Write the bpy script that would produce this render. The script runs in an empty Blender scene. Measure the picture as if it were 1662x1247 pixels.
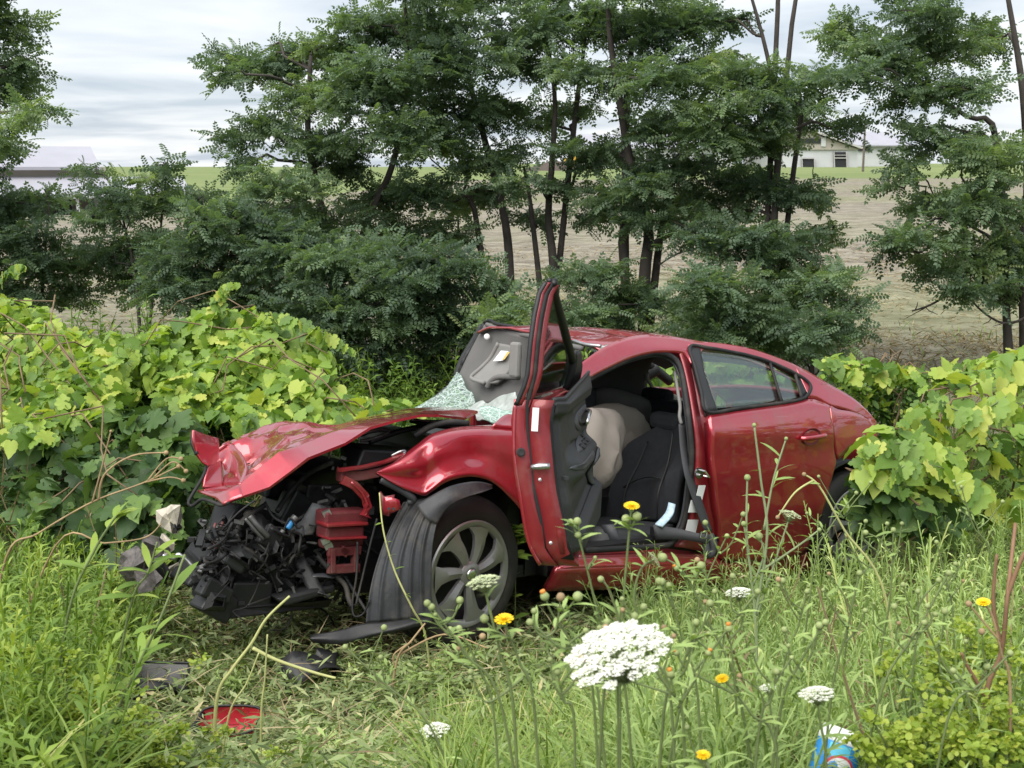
import bpy, math, random
import numpy as np
from mathutils import Vector, Matrix

# ------------------------------------------------------------------ scene, camera, sky, sun
SC = bpy.context.scene
COL = SC.collection
rng = np.random.default_rng(11)
random.seed(5)

F_PX, W_PX, H_PX, HOR = 2000.0, 1662.0, 1247.0, 266.0
CAM_Z = 2.25
TH = math.atan((H_PX / 2 - HOR) / F_PX)          # downward tilt of the camera

cam_d = bpy.data.cameras.new('camera')
cam_d.sensor_width = 36.0
cam_d.lens = 36.0 * F_PX / W_PX
cam_d.clip_start = 0.05
cam_d.clip_end = 4000.0
cam_d.dof.use_dof = True
cam_d.dof.focus_distance = 6.0
cam_d.dof.aperture_fstop = 12.0
cam = bpy.data.objects.new('camera', cam_d)
cam.location = (0, 0, CAM_Z)
cam.rotation_euler = (math.pi / 2 - TH, 0, 0)
COL.objects.link(cam)
SC.camera = cam

SUN_EL, SUN_AZ = math.radians(58), math.radians(215)   # high, behind and left of the camera
world = bpy.data.worlds.new('World')
SC.world = world
world.use_nodes = True
wn, wl = world.node_tree.nodes, world.node_tree.links
wn.clear()
w_out = wn.new('ShaderNodeOutputWorld')
w_sky = wn.new('ShaderNodeTexSky')
w_sky.sky_type = 'NISHITA'
w_sky.sun_disc = False
w_sky.sun_elevation = SUN_EL
w_sky.sun_rotation = SUN_AZ
w_bg = wn.new('ShaderNodeBackground'); w_bg.inputs['Strength'].default_value = 0.06
wl.new(w_sky.outputs['Color'], w_bg.inputs['Color'])
w_tc = wn.new('ShaderNodeTexCoord')
w_sep = wn.new('ShaderNodeSeparateXYZ'); wl.new(w_tc.outputs['Generated'], w_sep.inputs[0])
def wmath(op, a, b=None, c=None):
    n = wn.new('ShaderNodeMath'); n.operation = op
    for i, v in enumerate((a, b, c)):
        if v is None: continue
        if isinstance(v, (int, float)): n.inputs[i].default_value = v
        else: wl.new(v, n.inputs[i])
    return n.outputs[0]
zc = wmath('ADD', wmath('MAXIMUM', w_sep.outputs['Z'], 0.0), 0.07)
w_comb = wn.new('ShaderNodeCombineXYZ')
wl.new(wmath('DIVIDE', w_sep.outputs['X'], zc), w_comb.inputs[0])
wl.new(wmath('DIVIDE', w_sep.outputs['Y'], zc), w_comb.inputs[1])
w_n = wn.new('ShaderNodeTexNoise'); wl.new(w_comb.outputs[0], w_n.inputs['Vector'])
w_n.inputs['Scale'].default_value = 0.55; w_n.inputs['Detail'].default_value = 5.0
w_n.inputs['Roughness'].default_value = 0.5; w_n.inputs['Distortion'].default_value = 0.35
w_ramp = wn.new('ShaderNodeValToRGB'); wl.new(w_n.outputs['Fac'], w_ramp.inputs['Fac'])
e = w_ramp.color_ramp.elements
e[0].position = 0.38; e[0].color = (0.53, 0.60, 0.69, 1)
e[1].position = 0.60; e[1].color = (0.92, 0.94, 0.96, 1)
m = e.new(0.48); m.color = (0.74, 0.79, 0.85, 1)
w_cl = wn.new('ShaderNodeBackground'); w_cl.inputs['Strength'].default_value = 0.30
wl.new(w_ramp.outputs['Color'], w_cl.inputs['Color'])
w_mix = wn.new('ShaderNodeMixShader'); w_mix.inputs[0].default_value = 0.9
wl.new(w_bg.outputs[0], w_mix.inputs[1]); wl.new(w_cl.outputs[0], w_mix.inputs[2])
wl.new(w_mix.outputs[0], w_out.inputs['Surface'])

sun_d = bpy.data.lights.new('sun', 'SUN')
sun_d.energy = 1.5
sun_d.angle = math.radians(75)
sun_d.color = (1.0, 0.96, 0.9)
sun = bpy.data.objects.new('sun', sun_d)
sdir = Vector((math.cos(SUN_EL) * math.sin(SUN_AZ), math.cos(SUN_EL) * math.cos(SUN_AZ), math.sin(SUN_EL)))
sun.rotation_euler = sdir.to_track_quat('Z', 'Y').to_euler()
sun.location = (0, 0, 30)
COL.objects.link(sun)

SC.view_settings.view_transform = 'Standard'
SC.view_settings.look = 'None'
SC.view_settings.exposure = 1.9
SC.view_settings.gamma = 1.0
SC.view_settings.use_curve_mapping = False
SC.render.engine = 'CYCLES'
SC.cycles.max_bounces = 8
SC.cycles.transparent_max_bounces = 12
SC.cycles.use_denoising = True

# ------------------------------------------------------------------ where a point of the place is
def ray(px, py):
    a = (px - W_PX / 2) / F_PX; b = -(py - H_PX / 2) / F_PX
    return np.array([a, math.cos(TH) + b * math.sin(TH), -math.sin(TH) + b * math.cos(TH)])

def at(px, py, d):                       # the point of the place seen at px,py that lies d metres ahead
    r = ray(px, py)
    return np.array([0, 0, CAM_Z]) + r * (d / r[1])

# the car's own frame: x back from the front axle, y to the driver's (left) side, z up
YAW, PIT, ROL = .673, .101, .044
CT = np.array([-.691, 6.185, CAM_Z - 2.251])
_c, _s = math.cos(YAW), math.sin(YAW)
RP = np.array([[math.cos(PIT), 0, math.sin(PIT)], [0, 1, 0], [-math.sin(PIT), 0, math.cos(PIT)]])
RR = np.array([[1, 0, 0], [0, math.cos(ROL), -math.sin(ROL)], [0, math.sin(ROL), math.cos(ROL)]])
RY = np.array([[_c, _s, 0], [_s, -_c, 0], [0, 0, 1]])
CM = RY @ RR @ RP
EYE = CM.T @ (np.array([0, 0, CAM_Z]) - CT)          # the camera in the car's frame
def hit(px, py, axis, val):              # where the sight line meets a plane of the car's frame
    d = CM.T @ ray(px, py)
    return EYE + d * ((val - EYE[axis]) / d[axis])
def Yp(px, py, y): return hit(px, py, 1, y)
def Xp(px, py, x): return hit(px, py, 0, x)
def Zp(px, py, z): return hit(px, py, 2, z)
def car2w(p): return CM @ np.asarray(p, float) + CT

# ------------------------------------------------------------------ terrain height
def gz(x, y):
    x = np.asarray(x, float); y = np.asarray(y, float)
    base = np.interp(y, [-20, 0.8, 2.6, 3.4, 4.4, 5.2, 7.0, 8.6, 10.0, 12.0, 14, 40, 110, 250, 1200],
                        [1.3, 1.05, .78, .42, .12, .02, -.13, -.16, -.05, .1, .2, .30, .6, 1.2, 1.9])
    # the ditch falls to the right under the car
    w = np.clip((y - 4.6) / 1.2, 0, 1) * np.clip((10.5 - y) / 2.0, 0, 1)
    base = base - w * .075 * np.clip(x + .7, -.5, 2.6)
    # bank under the vines on the left
    base = base + .78 * np.exp(-(((x + 3.1) / 1.75) ** 2 + ((y - 8.9) / 1.25) ** 2))
    base = base + .35 * np.exp(-(((x + 4.0) / 1.6) ** 2 + ((y - 6.9) / 1.0) ** 2))
    base = base + .30 * np.exp(-(((x - 3.6) / 1.2) ** 2 + ((y - 6.6) / 1.6) ** 2))
    # the land dips far off on the left
    base = base - np.clip((y - 40) / 60, 0, 1) * np.clip((-x - 5) / 30, 0, 1) * 3.2 + .5 * np.clip((y - 60) / 150, 0, 1) * np.clip(x / 50, 0, 1)
    base = base + .02 * np.sin(x * 3.1 + y * 1.7) * np.clip((y - 2) / 3, 0, 1) + .015 * np.sin(x * 6.3 - y * 4.4)
    return base
def on_ground(px, py, lo=2.0, hi=400.0):
    r = ray(px, py)
    d = np.concatenate([np.arange(lo, 30, .02), np.geomspace(30, hi, 400)])
    P = np.array([0, 0, CAM_Z]) + np.outer(d / r[1], r)
    k = np.argmax(P[:, 2] < gz(P[:, 0], P[:, 1]))
    return P[k]

# ------------------------------------------------------------------ mesh helpers
def mk(name, V, F):
    me = bpy.data.meshes.new(name)
    V = np.asarray(V, np.float32)
    if isinstance(F, np.ndarray):
        n, k = F.shape
        me.vertices.add(len(V)); me.vertices.foreach_set('co', V.ravel())
        me.loops.add(n * k); me.loops.foreach_set('vertex_index', F.ravel().astype(np.int32))
        me.polygons.add(n); me.polygons.foreach_set('loop_start', np.arange(0, n * k, k, dtype=np.int32))
        me.update(calc_edges=True); me.validate()
    else:
        me.from_pydata([tuple(map(float, v)) for v in V], [], [tuple(int(i) for i in f) for f in F])
        me.update()
    return me
def link(name, me, mat=None, parent=None, smooth=False):
    o = bpy.data.objects.new(name, me)
    COL.objects.link(o)
    if mat is not None and len(me.materials) == 0:
        for mm in (mat if isinstance(mat, (list, tuple)) else [mat]): me.materials.append(mm)
    if smooth: me.polygons.foreach_set('use_smooth', np.ones(len(me.polygons), bool))
    if parent is not None: o.parent = parent
    return o
def tag(o, label, cat, group=None, kind=None):
    o['label'] = label
    if cat: o['category'] = cat
    if group: o['group'] = group
    if kind: o['kind'] = kind
    return o
def empty(name, loc=(0, 0, 0)):
    o = bpy.data.objects.new(name, None); o.empty_display_size = .2
    o.location = tuple(map(float, loc)); COL.objects.link(o); return o

class MB:
    def __init__(s): s.V = []; s.F = []; s.n = 0
    def add(s, V, F):
        V = [tuple(v) for v in V]
        s.V += V; s.F += [tuple(i + s.n for i in f) for f in F]; s.n += len(V); return s
    def box(s, c, h, R=None):
        c = np.asarray(c, float); h = np.asarray(h, float)
        P = np.array([[i, j, k] for i in (-1, 1) for j in (-1, 1) for k in (-1, 1)], float) * h
        if R is not None: P = P @ np.asarray(R).T
        return s.add(P + c, [(0, 1, 3, 2), (4, 6, 7, 5), (0, 4, 5, 1), (2, 3, 7, 6), (0, 2, 6, 4), (1, 5, 7, 3)])
    def tube(s, P, r, k=8, cap=True):
        V, F = tube(P, r, k, cap); return s.add(V, F)
    def lathe(s, prof, k=24, R=None, c=(0, 0, 0)):   # prof: (radius, height) pairs turned about +z
        V = []; F = []
        for (rr, h) in prof:
            for i in range(k):
                a = 2 * math.pi * i / k; V.append((rr * math.cos(a), rr * math.sin(a), h))
        for j in range(len(prof) - 1):
            for i in range(k):
                F.append((j * k + i, j * k + (i + 1) % k, (j + 1) * k + (i + 1) % k, (j + 1) * k + i))
        V = np.array(V)
        if R is not None: V = V @ np.asarray(R).T
        return s.add(V + np.asarray(c, float), F)
    def me(s, name): return mk(name, np.array(s.V), s.F)

def tube(P, r, k=8, cap=True):
    P = np.asarray(P, float); n = len(P)
    r = np.full(n, float(r)) if np.isscalar(r) else np.asarray(r, float)
    T = np.gradient(P, axis=0); T /= np.linalg.norm(T, axis=1, keepdims=True) + 1e-9
    up = np.array([0, 0, 1.]) if abs(T[0][2]) < .9 else np.array([1., 0, 0])
    V = []; N = np.cross(T[0], up); N /= np.linalg.norm(N) + 1e-9
    for i in range(n):
        N = N - T[i] * N.dot(T[i]); N /= np.linalg.norm(N) + 1e-9
        B = np.cross(T[i], N)
        for j in range(k):
            a = 2 * math.pi * j / k
            V.append(P[i] + r[i] * (math.cos(a) * N + math.sin(a) * B))
    F = [(i * k + j, i * k + (j + 1) % k, (i + 1) * k + (j + 1) % k, (i + 1) * k + j) for i in range(n - 1) for j in range(k)]
    if cap: F += [tuple(range(k))[::-1], tuple(range((n - 1) * k, n * k))]
    return V, F
def crom(P, m, closed=False):            # smooth curve through control points
    P = np.asarray(P, float); n = len(P)
    if n < 2: return P
    out = []
    segs = n if closed else n - 1
    for i in range(segs):
        g = (lambda j: P[j % n]) if closed else (lambda j: P[min(max(j, 0), n - 1)])
        p0, p1, p2, p3 = g(i - 1), g(i), g(i + 1), g(i + 2)
        for t in np.arange(m) / m:
            out.append(.5 * (2 * p1 + (p2 - p0) * t + (2 * p0 - 5 * p1 + 4 * p2 - p3) * t * t + (3 * p1 - p0 - 3 * p2 + p3) * t ** 3))
    if not closed: out.append(P[-1])
    return np.array(out)
def lin(P, m):
    P = np.asarray(P, float)
    out = [P[i] + (P[i + 1] - P[i]) * t for i in range(len(P) - 1) for t in np.arange(m) / m]
    return np.array(out + [P[-1]])
def patch(G, mu=4, mv=4, smooth_u=True, smooth_v=True):   # a skin through a grid of points
    G = np.asarray(G, float)
    fu = crom if smooth_u else lin; fv = crom if smooth_v else lin
    A = np.array([fv(row, mv) for row in G])
    B = np.array([fu(A[:, j], mu) for j in range(A.shape[1])]).transpose(1, 0, 2)
    return B
def grid_faces(n, m):
    i, j = np.meshgrid(np.arange(n - 1), np.arange(m - 1), indexing='ij')
    a = (i * m + j).ravel()
    return np.stack([a, a + 1, a + m + 1, a + m], 1)
def rot_to(d):                            # columns: x along d, y side, z up
    d = np.asarray(d, float); d = d / np.linalg.norm(d)
    up = np.array([0, 0, 1.]) if abs(d[2]) < .97 else np.array([0, 1., 0])
    y = np.cross(up, d); y /= np.linalg.norm(y); z = np.cross(d, y)
    return np.stack([d, y, z], 1)
def scatter(TV, TF, R, P):                # many copies of one small shape as one mesh: R (N,3,3) with scale, P (N,3)
    TV = np.asarray(TV, float); TF = np.asarray(TF)
    V = np.einsum('nij,vj->nvi', R, TV) + P[:, None, :]
    F = TF[None] + (np.arange(len(P)) * len(TV))[:, None, None]
    return V.reshape(-1, 3), F.reshape(-1, TF.shape[1])
def frames(D, roll, s):                   # (N,3,3): x along D, rolled, scaled
    D = D / (np.linalg.norm(D, axis=1, keepdims=True) + 1e-9)
    up = np.where(np.abs(D[:, 2:3]) < .97, np.array([[0, 0, 1.]]), np.array([[0, 1., 0]]))
    Y = np.cross(up, D); Y /= np.linalg.norm(Y, axis=1, keepdims=True) + 1e-9
    Z = np.cross(D, Y)
    c, q = np.cos(roll)[:, None], np.sin(roll)[:, None]
    Y2 = Y * c + Z * q; Z2 = Z * c - Y * q
    return np.stack([D, Y2, Z2], 2) * np.asarray(s).reshape(-1, 1, 1)
def tint(me, vals, per):                  # one random tone per leaf, kept on the mesh
    a = me.attributes.new('tone', 'FLOAT', 'POINT')
    v = np.repeat(np.asarray(vals, np.float32), per)
    a.data.foreach_set('value', v)

# ------------------------------------------------------------------ materials
def new_mat(name):
    m = bpy.data.materials.new(name); m.use_nodes = True
    nt = m.node_tree; nt.nodes.clear()
    return m, nt.nodes, nt.links
def _noise(N, L, scale, detail=4, rough=.55, vec='Object'):
    tc = N.new('ShaderNodeTexCoord'); n = N.new('ShaderNodeTexNoise')
    n.inputs['Scale'].default_value = scale; n.inputs['Detail'].default_value = detail; n.inputs['Roughness'].default_value = rough
    L.new(tc.outputs[vec], n.inputs['Vector']); return n
def _ramp(N, L, src, stops):
    r = N.new('ShaderNodeValToRGB'); L.new(src, r.inputs['Fac'])
    e = r.color_ramp.elements
    while len(e) > len(stops): e.remove(e[-1])
    while len(e) < len(stops): e.new(.5)
    for el, (p, c) in zip(e, stops): el.position = p; el.color = (*c, 1)
    return r
def solid(name, c, rough=.5, metal=0.0, coat=0.0, var=.15, scale=14, bump=0.0, bscale=60, spec=.5, dirt=None, scratch=False):
    m, N, L = new_mat(name)
    o = N.new('ShaderNodeOutputMaterial'); b = N.new('ShaderNodeBsdfPrincipled')
    L.new(b.outputs[0], o.inputs['Surface'])
    n = _noise(N, L, scale)
    lo = tuple(max(0, v * (1 - var)) for v in c); hi = tuple(min(1, v * (1 + var)) for v in c)
    r = _ramp(N, L, n.outputs['Fac'], [(.3, lo), (.7, hi)])
    if dirt:
        n3 = _noise(N, L, 5.0, 6, .65)
        r3 = _ramp(N, L, n3.outputs['Fac'], [(.5, (0, 0, 0)), (.72, (dirt, dirt, dirt))])
        mx = N.new('ShaderNodeMix'); mx.data_type = 'RGBA'
        L.new(r3.outputs['Color'], mx.inputs[0]); L.new(r.outputs['Color'], mx.inputs[6]); mx.inputs[7].default_value = (.20, .17, .13, 1)
        col_ = mx.outputs[2]
        if scratch:
            tc_ = N.new('ShaderNodeTexCoord'); mp_ = N.new('ShaderNodeMapping'); mp_.inputs['Scale'].default_value = (2.2, 60, 26); mp_.inputs['Rotation'].default_value = (.2, .35, .15)
            L.new(tc_.outputs['Object'], mp_.inputs['Vector']); ns_ = N.new('ShaderNodeTexNoise'); ns_.inputs['Scale'].default_value = 1.0; ns_.inputs['Detail'].default_value = 3
            L.new(mp_.outputs[0], ns_.inputs['Vector']); rs_ = _ramp(N, L, ns_.outputs['Fac'], [(.70, (0, 0, 0)), (.745, (.7, .7, .7))])
            gt_ = _noise(N, L, 2.2, 3); rg_ = _ramp(N, L, gt_.outputs['Fac'], [(.48, (0, 0, 0)), (.62, (1, 1, 1))])
            mu_ = N.new('ShaderNodeMath'); mu_.operation = 'MULTIPLY'; L.new(rs_.outputs['Color'], mu_.inputs[0]); L.new(rg_.outputs['Color'], mu_.inputs[1])
            m2_ = N.new('ShaderNodeMix'); m2_.data_type = 'RGBA'; L.new(mu_.outputs[0], m2_.inputs[0]); L.new(mx.outputs[2], m2_.inputs[6]); m2_.inputs[7].default_value = (.42, .33, .32, 1); col_ = m2_.outputs[2]
        L.new(col_, b.inputs['Base Color'])
        rr = N.new('ShaderNodeMapRange'); L.new(r3.outputs['Color'], rr.inputs[0]); rr.inputs[3].default_value = rough; rr.inputs[4].default_value = min(1, rough + .4)
        L.new(rr.outputs[0], b.inputs['Roughness'])
    else:
        L.new(r.outputs['Color'], b.inputs['Base Color']); b.inputs['Roughness'].default_value = rough
    b.inputs['Metallic'].default_value = metal
    b.inputs['Coat Weight'].default_value = coat; b.inputs['Coat Roughness'].default_value = .04; b.inputs['Coat IOR'].default_value = 1.8
    b.inputs['Specular IOR Level'].default_value = spec
    if bump:
        n2 = _noise(N, L, bscale, 3); bp = N.new('ShaderNodeBump'); bp.inputs['Strength'].default_value = bump; bp.inputs['Distance'].default_value = .004
        L.new(n2.outputs['Fac'], bp.inputs['Height']); L.new(bp.outputs[0], b.inputs['Normal'])
    return m
def leaf_mat(name, stops, trans=.35, rough=.45, attr=True, sat=None):
    m, N, L = new_mat(name)
    o = N.new('ShaderNodeOutputMaterial')
    if attr:
        a = N.new('ShaderNodeAttribute'); a.attribute_name = 'tone'; src = a.outputs['Fac']
    else:
        a = N.new('ShaderNodeObjectInfo'); src = a.outputs['Random']
    r = _ramp(N, L, src, stops)
    b = N.new('ShaderNodeBsdfPrincipled'); b.inputs['Roughness'].default_value = rough; b.inputs['Specular IOR Level'].default_value = .35
    L.new(r.outputs['Color'], b.inputs['Base Color'])
    t = N.new('ShaderNodeBsdfTranslucent')
    g = N.new('ShaderNodeMix'); g.data_type = 'RGBA'; g.blend_type = 'MULTIPLY'; g.inputs[0].default_value = 1
    L.new(r.outputs['Color'], g.inputs[6]); g.inputs[7].default_value = (1.25, 1.3, .55, 1); L.new(g.outputs[2], t.inputs['Color'])
    mx = N.new('ShaderNodeMixShader'); mx.inputs[0].default_value = trans
    L.new(b.outputs[0], mx.inputs[1]); L.new(t.outputs[0], mx.inputs[2]); L.new(mx.outputs[0], o.inputs['Surface'])
    return m
# ------------------------------------------------------------------ ground sheet
def ground_material():
    m, N, L = new_mat('ground')
    o = N.new('ShaderNodeOutputMaterial'); b = N.new('ShaderNodeBsdfPrincipled'); L.new(b.outputs[0], o.inputs['Surface'])
    b.inputs['Roughness'].default_value = .95; b.inputs['Specular IOR Level'].default_value = .15
    tc = N.new('ShaderNodeTexCoord'); sp = N.new('ShaderNodeSeparateXYZ'); L.new(tc.outputs['Object'], sp.inputs[0])
    # verge: earth, dead thatch and green
    n1 = N.new('ShaderNodeTexNoise'); n1.inputs['Scale'].default_value = 9; n1.inputs['Detail'].default_value = 8; n1.inputs['Roughness'].default_value = .7
    L.new(tc.outputs['Object'], n1.inputs['Vector'])
    near = _ramp(N, L, n1.outputs['Fac'], [(.3, (.030, .032, .016)), (.5, (.062, .072, .03)), (.66, (.12, .12, .06)), (.8, (.2, .17, .1))])
    # field: pale corn stubble in drills, with green regrowth
    mp = N.new('ShaderNodeMapping'); mp.inputs['Scale'].default_value = (1.1, 2.2, 1); L.new(tc.outputs['Object'], mp.inputs['Vector'])
    n2 = N.new('ShaderNodeTexNoise'); n2.inputs['Scale'].default_value = 1.3; n2.inputs['Detail'].default_value = 9; n2.inputs['Roughness'].default_value = .72
    L.new(mp.outputs[0], n2.inputs['Vector'])
    straw = _ramp(N, L, n2.outputs['Fac'], [(.3, (.085, .074, .056)), (.47, (.185, .165, .128)), (.62, (.30, .275, .22)), (.78, (.42, .39, .32))])
    mp2 = N.new('ShaderNodeMapping'); mp2.inputs['Scale'].default_value = (.02, .075, 1); L.new(tc.outputs['Object'], mp2.inputs['Vector'])
    n3 = N.new('ShaderNodeTexNoise'); n3.inputs['Scale'].default_value = 1; n3.inputs['Detail'].default_value = 5
    L.new(mp2.outputs[0], n3.inputs['Vector'])
    gr = N.new('ShaderNodeMapRange'); L.new(n3.outputs['Fac'], gr.inputs[0]); gr.inputs[1].default_value = .46; gr.inputs[2].default_value = .6
    gm = N.new('ShaderNodeMath'); gm.operation = 'MULTIPLY'; L.new(gr.outputs[0], gm.inputs[0]); gm.inputs[1].default_value = .42
    mg = N.new('ShaderNodeMix'); mg.data_type = 'RGBA'; L.new(gm.outputs[0], mg.inputs[0]); L.new(straw.outputs['Color'], mg.inputs[6])
    grn = _ramp(N, L, n2.outputs['Fac'], [(.3, (.10, .13, .04)), (.7, (.24, .27, .11))])
    L.new(grn.outputs['Color'], mg.inputs[7])
    # a band of mown grass before the barns
    far = N.new('ShaderNodeMapRange'); L.new(sp.outputs['Y'], far.inputs[0]); far.inputs[1].default_value = 118; far.inputs[2].default_value = 128
    mf = N.new('ShaderNodeMix'); mf.data_type = 'RGBA'; L.new(far.outputs[0], mf.inputs[0]); L.new(mg.outputs[2], mf.inputs[6])
    gr2 = _ramp(N, L, n3.outputs['Fac'], [(.3, (.13, .17, .06)), (.7, (.20, .24, .10))]); L.new(gr2.outputs['Color'], mf.inputs[7])
    n4 = N.new('ShaderNodeTexNoise'); n4.inputs['Scale'].default_value = .8; L.new(tc.outputs['Object'], n4.inputs['Vector'])
    ad = N.new('ShaderNodeMath'); ad.operation = 'MULTIPLY_ADD'; L.new(n4.outputs['Fac'], ad.inputs[0]); ad.inputs[1].default_value = 1.6; L.new(sp.outputs['Y'], ad.inputs[2])
    ed = N.new('ShaderNodeMapRange'); L.new(ad.outputs[0], ed.inputs[0]); ed.inputs[1].default_value = 10.4; ed.inputs[2].default_value = 11.4
    mm = N.new('ShaderNodeMix'); mm.data_type = 'RGBA'; L.new(ed.outputs[0], mm.inputs[0]); L.new(near.outputs['Color'], mm.inputs[6]); L.new(mf.outputs[2], mm.inputs[7])
    L.new(mm.outputs[2], b.inputs['Base Color'])
    bp = N.new('ShaderNodeBump'); bp.inputs['Strength'].default_value = .8; bp.inputs['Distance'].default_value = .05
    L.new(n2.outputs['Fac'], bp.inputs['Height']); L.new(bp.outputs[0], b.inputs['Normal'])
    return m
xs = np.unique(np.concatenate([np.arange(-8, 8.01, .16), np.sign(np.arange(-40, 41)) * 8 * 1.14 ** np.abs(np.arange(-40, 41))]))
ys = np.unique(np.concatenate([[-60, -30, -15, -8], np.arange(-4, 14.01, .15), 14 * 1.09 ** np.arange(1, 55)]))
GX, GY = np.meshgrid(xs, ys, indexing='xy')
GZ = gz(GX, GY)
o = link('ground', mk('ground', np.stack([GX.ravel(), GY.ravel(), GZ.ravel()], 1), grid_faces(len(ys), len(xs))), ground_material(), smooth=True)
o['kind'] = 'structure'

# ------------------------------------------------------------------ barns and other far things
M_METAL_WHITE = solid('white_steel_cladding', (.50, .51, .52), .5, var=.06, scale=.4)
M_METAL_GREY = solid('grey_steel_roof', (.42, .41, .40), .45, var=.1, scale=.3)
M_ROOF_PALE = solid('pale_steel_roof', (.33, .33, .37), .45, var=.06, scale=.3)
M_TAN = solid('tan_steel_cladding', (.36, .33, .29), .6, var=.08, scale=.5)
M_DARK = solid('barn_darkness', (.02, .022, .025), .8)  # near black: shade inside barn openings, also glass, tyres, bucket and wires
M_WOOD = solid('weathered_pole', (.12, .10, .085), .85, scale=3)
M_YELLOW = solid('machine_yellow', (.55, .33, .03), .5)
M_SOIL = solid('dark_soil', (.07, .055, .045), .95, scale=2)

def prism(mb, poly, d0, d1):              # a wall outline given in metres (x,z) pushed back from d0 to d1
    n = len(poly)
    V = [(x, d0, z) for x, z in poly] + [(x, d1, z) for x, z in poly]
    F = [tuple(range(n))[::-1], tuple(range(n, 2 * n))] + [(i, (i + 1) % n, n + (i + 1) % n, n + i) for i in range(n)]
    mb.add(V, F)
def pxz(d):
    def f(px, py):
        p = at(px, py, d); return (p[0], p[2])
    return f
def barn_part(name, parent, mat, poly, d0, d1):
    mb = MB(); prism(mb, poly, d0, d1)
    o = link(name, mb.me(name), mat, parent)
    o.location = (-parent.location[0], -parent.location[1], -parent.location[2])
    return o
def gable_roof(name, parent, mat, px0, px1, y_eave, y_ridge, d0, dr, d1, th=.25):   # ridge runs across the view
    x0 = at(px0, y_eave, d0)[0]; x1 = at(px1, y_eave, d0)[0]
    ze = at(px0, y_eave, d0)[2]; zr = at(px0, y_ridge, dr)[2]
    P = [(d0, ze), (dr, zr), (d1, ze if d1 > dr else zr), (d1, (ze if d1 > dr else zr) - th), (dr, zr - th), (d0, ze - th)] if d1 > dr else [(d0, ze), (dr, zr), (dr, zr - th), (d0, ze - th)]
    n = len(P); V = [(x0, y, z) for y, z in P] + [(x1, y, z) for y, z in P]
    Fr = [(i, (i + 1) % n, n + (i + 1) % n, n + i) for i in range(n)]
    if n == 6: Fr += [(0, 5, 4, 1), (1, 4, 3, 2), (6, 7, 10, 11), (7, 8, 9, 10)]
    else: Fr += [(0, 1, 2, 3), (7, 6, 5, 4)]
    o = link(name, mk(name, V, Fr), mat, parent)
    o.location = (-parent.location[0], -parent.location[1], -parent.location[2]); return o
D1 = 232.0; q = pxz(D1)
bz = float(gz(60, D1)) - .5
def B(px): return q(px, 300)[0]
b1 = tag(empty('barn', (B(1345), D1, bz)), 'white walled barn with a tan gable and two dark open bays across the field', 'barn')
barn_part('wall', b1, M_METAL_WHITE, [(B(1270), bz), (B(1391), bz), q(1391, 243), q(1270, 243)], D1, D1 + 40)
barn_part('gable', b1, M_TAN, [q(1264, 243.2), q(1394, 243.2), q(1300, 210), q(1264, 222)], D1 - .4, D1 + 39)
barn_part('roof', b1, M_METAL_GREY, [q(1396, 242), q(1398, 239.5), q(1301, 205.5), q(1258, 220), q(1258, 223), q(1301, 209)], D1 - 1.4, D1 + 41)
barn_part('window', b1, M_DARK, [q(1298, 233), q(1331, 233), q(1331, 225), q(1298, 225)], D1 - .6, D1)
barn_part('bay_wall', b1, M_METAL_WHITE, [q(1331.5, 238), q(1339, 238), q(1339, 223), q(1331.5, 223)], D1 - .62, D1)
for x0, x1, y0 in ((1300, 1321, 258), (1352, 1373, 247)):
    door = barn_part('open_bay', b1, M_DARK, [(B(x0), bz), (B(x1), bz), q(x1, y0), q(x0, y0)], D1 - .3, D1 + .2)  # dark slab on the wall stands for the shade inside the bay
    mb = MB()
    for k in (.02, .98): prism(mb, [(B(x0 + (x1 - x0) * k - .7), bz), (B(x0 + (x1 - x0) * k + .7), bz), q(x0 + (x1 - x0) * k + .7, y0), q(x0 + (x1 - x0) * k - .7, y0)], D1 - .6, D1 - .32)
    prism(mb, [q(x0, 257.5), q(x1, 257.5), q(x1, 256), q(x0, 256)], D1 - .62, D1 - .34)
    prism(mb, [q(x0, 252.5), q(x1, 252.5), q(x1, 251.6), q(x0, 251.6)], D1 - .62, D1 - .34) if y0 < 250 else None
    f = link('door_frame', mb.me('door_frame'), M_METAL_GREY, door)
D2 = 262.0; q2 = pxz(D2)
b2 = tag(empty('barn', (q2(1400, 270)[0], D2, bz)), 'pale roofed barn standing behind the tan gabled barn', 'barn')
barn_part('wall', b2, M_METAL_WHITE, [(q2(1335, 270)[0], bz), (q2(1475, 270)[0], bz), q2(1475, 236), q2(1335, 236)], D2, D2 + 30)
gable_roof('roof', b2, M_ROOF_PALE, 1330, 1480, 235.6, 214, D2 - 1, D2 + 15, D2 + 31)
barn_part('open_side', b2, M_DARK, [q2(1392, 245), q2(1412, 245), q2(1412, 236.5), q2(1392, 236.5)], D2 - .5, D2)  # dark slab standing for the shade within the open side
D3 = 250.0; q3 = pxz(D3)
b3 = tag(empty('barn', (q3(1000, 270)[0], D3, bz)), 'long pale roofed barn seen through the gap between the middle trees', 'barn')
barn_part('wall', b3, M_METAL_WHITE, [(q3(950, 270)[0], bz), (q3(1190, 270)[0], bz), q3(1190, 240), q3(950, 240)], D3, D3 + 25)
gable_roof('roof', b3, M_ROOF_PALE, 940, 1200, 239.6, 218, D3 - 1, D3 + 12, D3 + 26)
for k in range(5):
    barn_part('window', b3, M_DARK, [q3(965 + k * 42, 262), q3(990 + k * 42, 262), q3(990 + k * 42, 250), q3(965 + k * 42, 250)], D3 - .4, D3)
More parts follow.
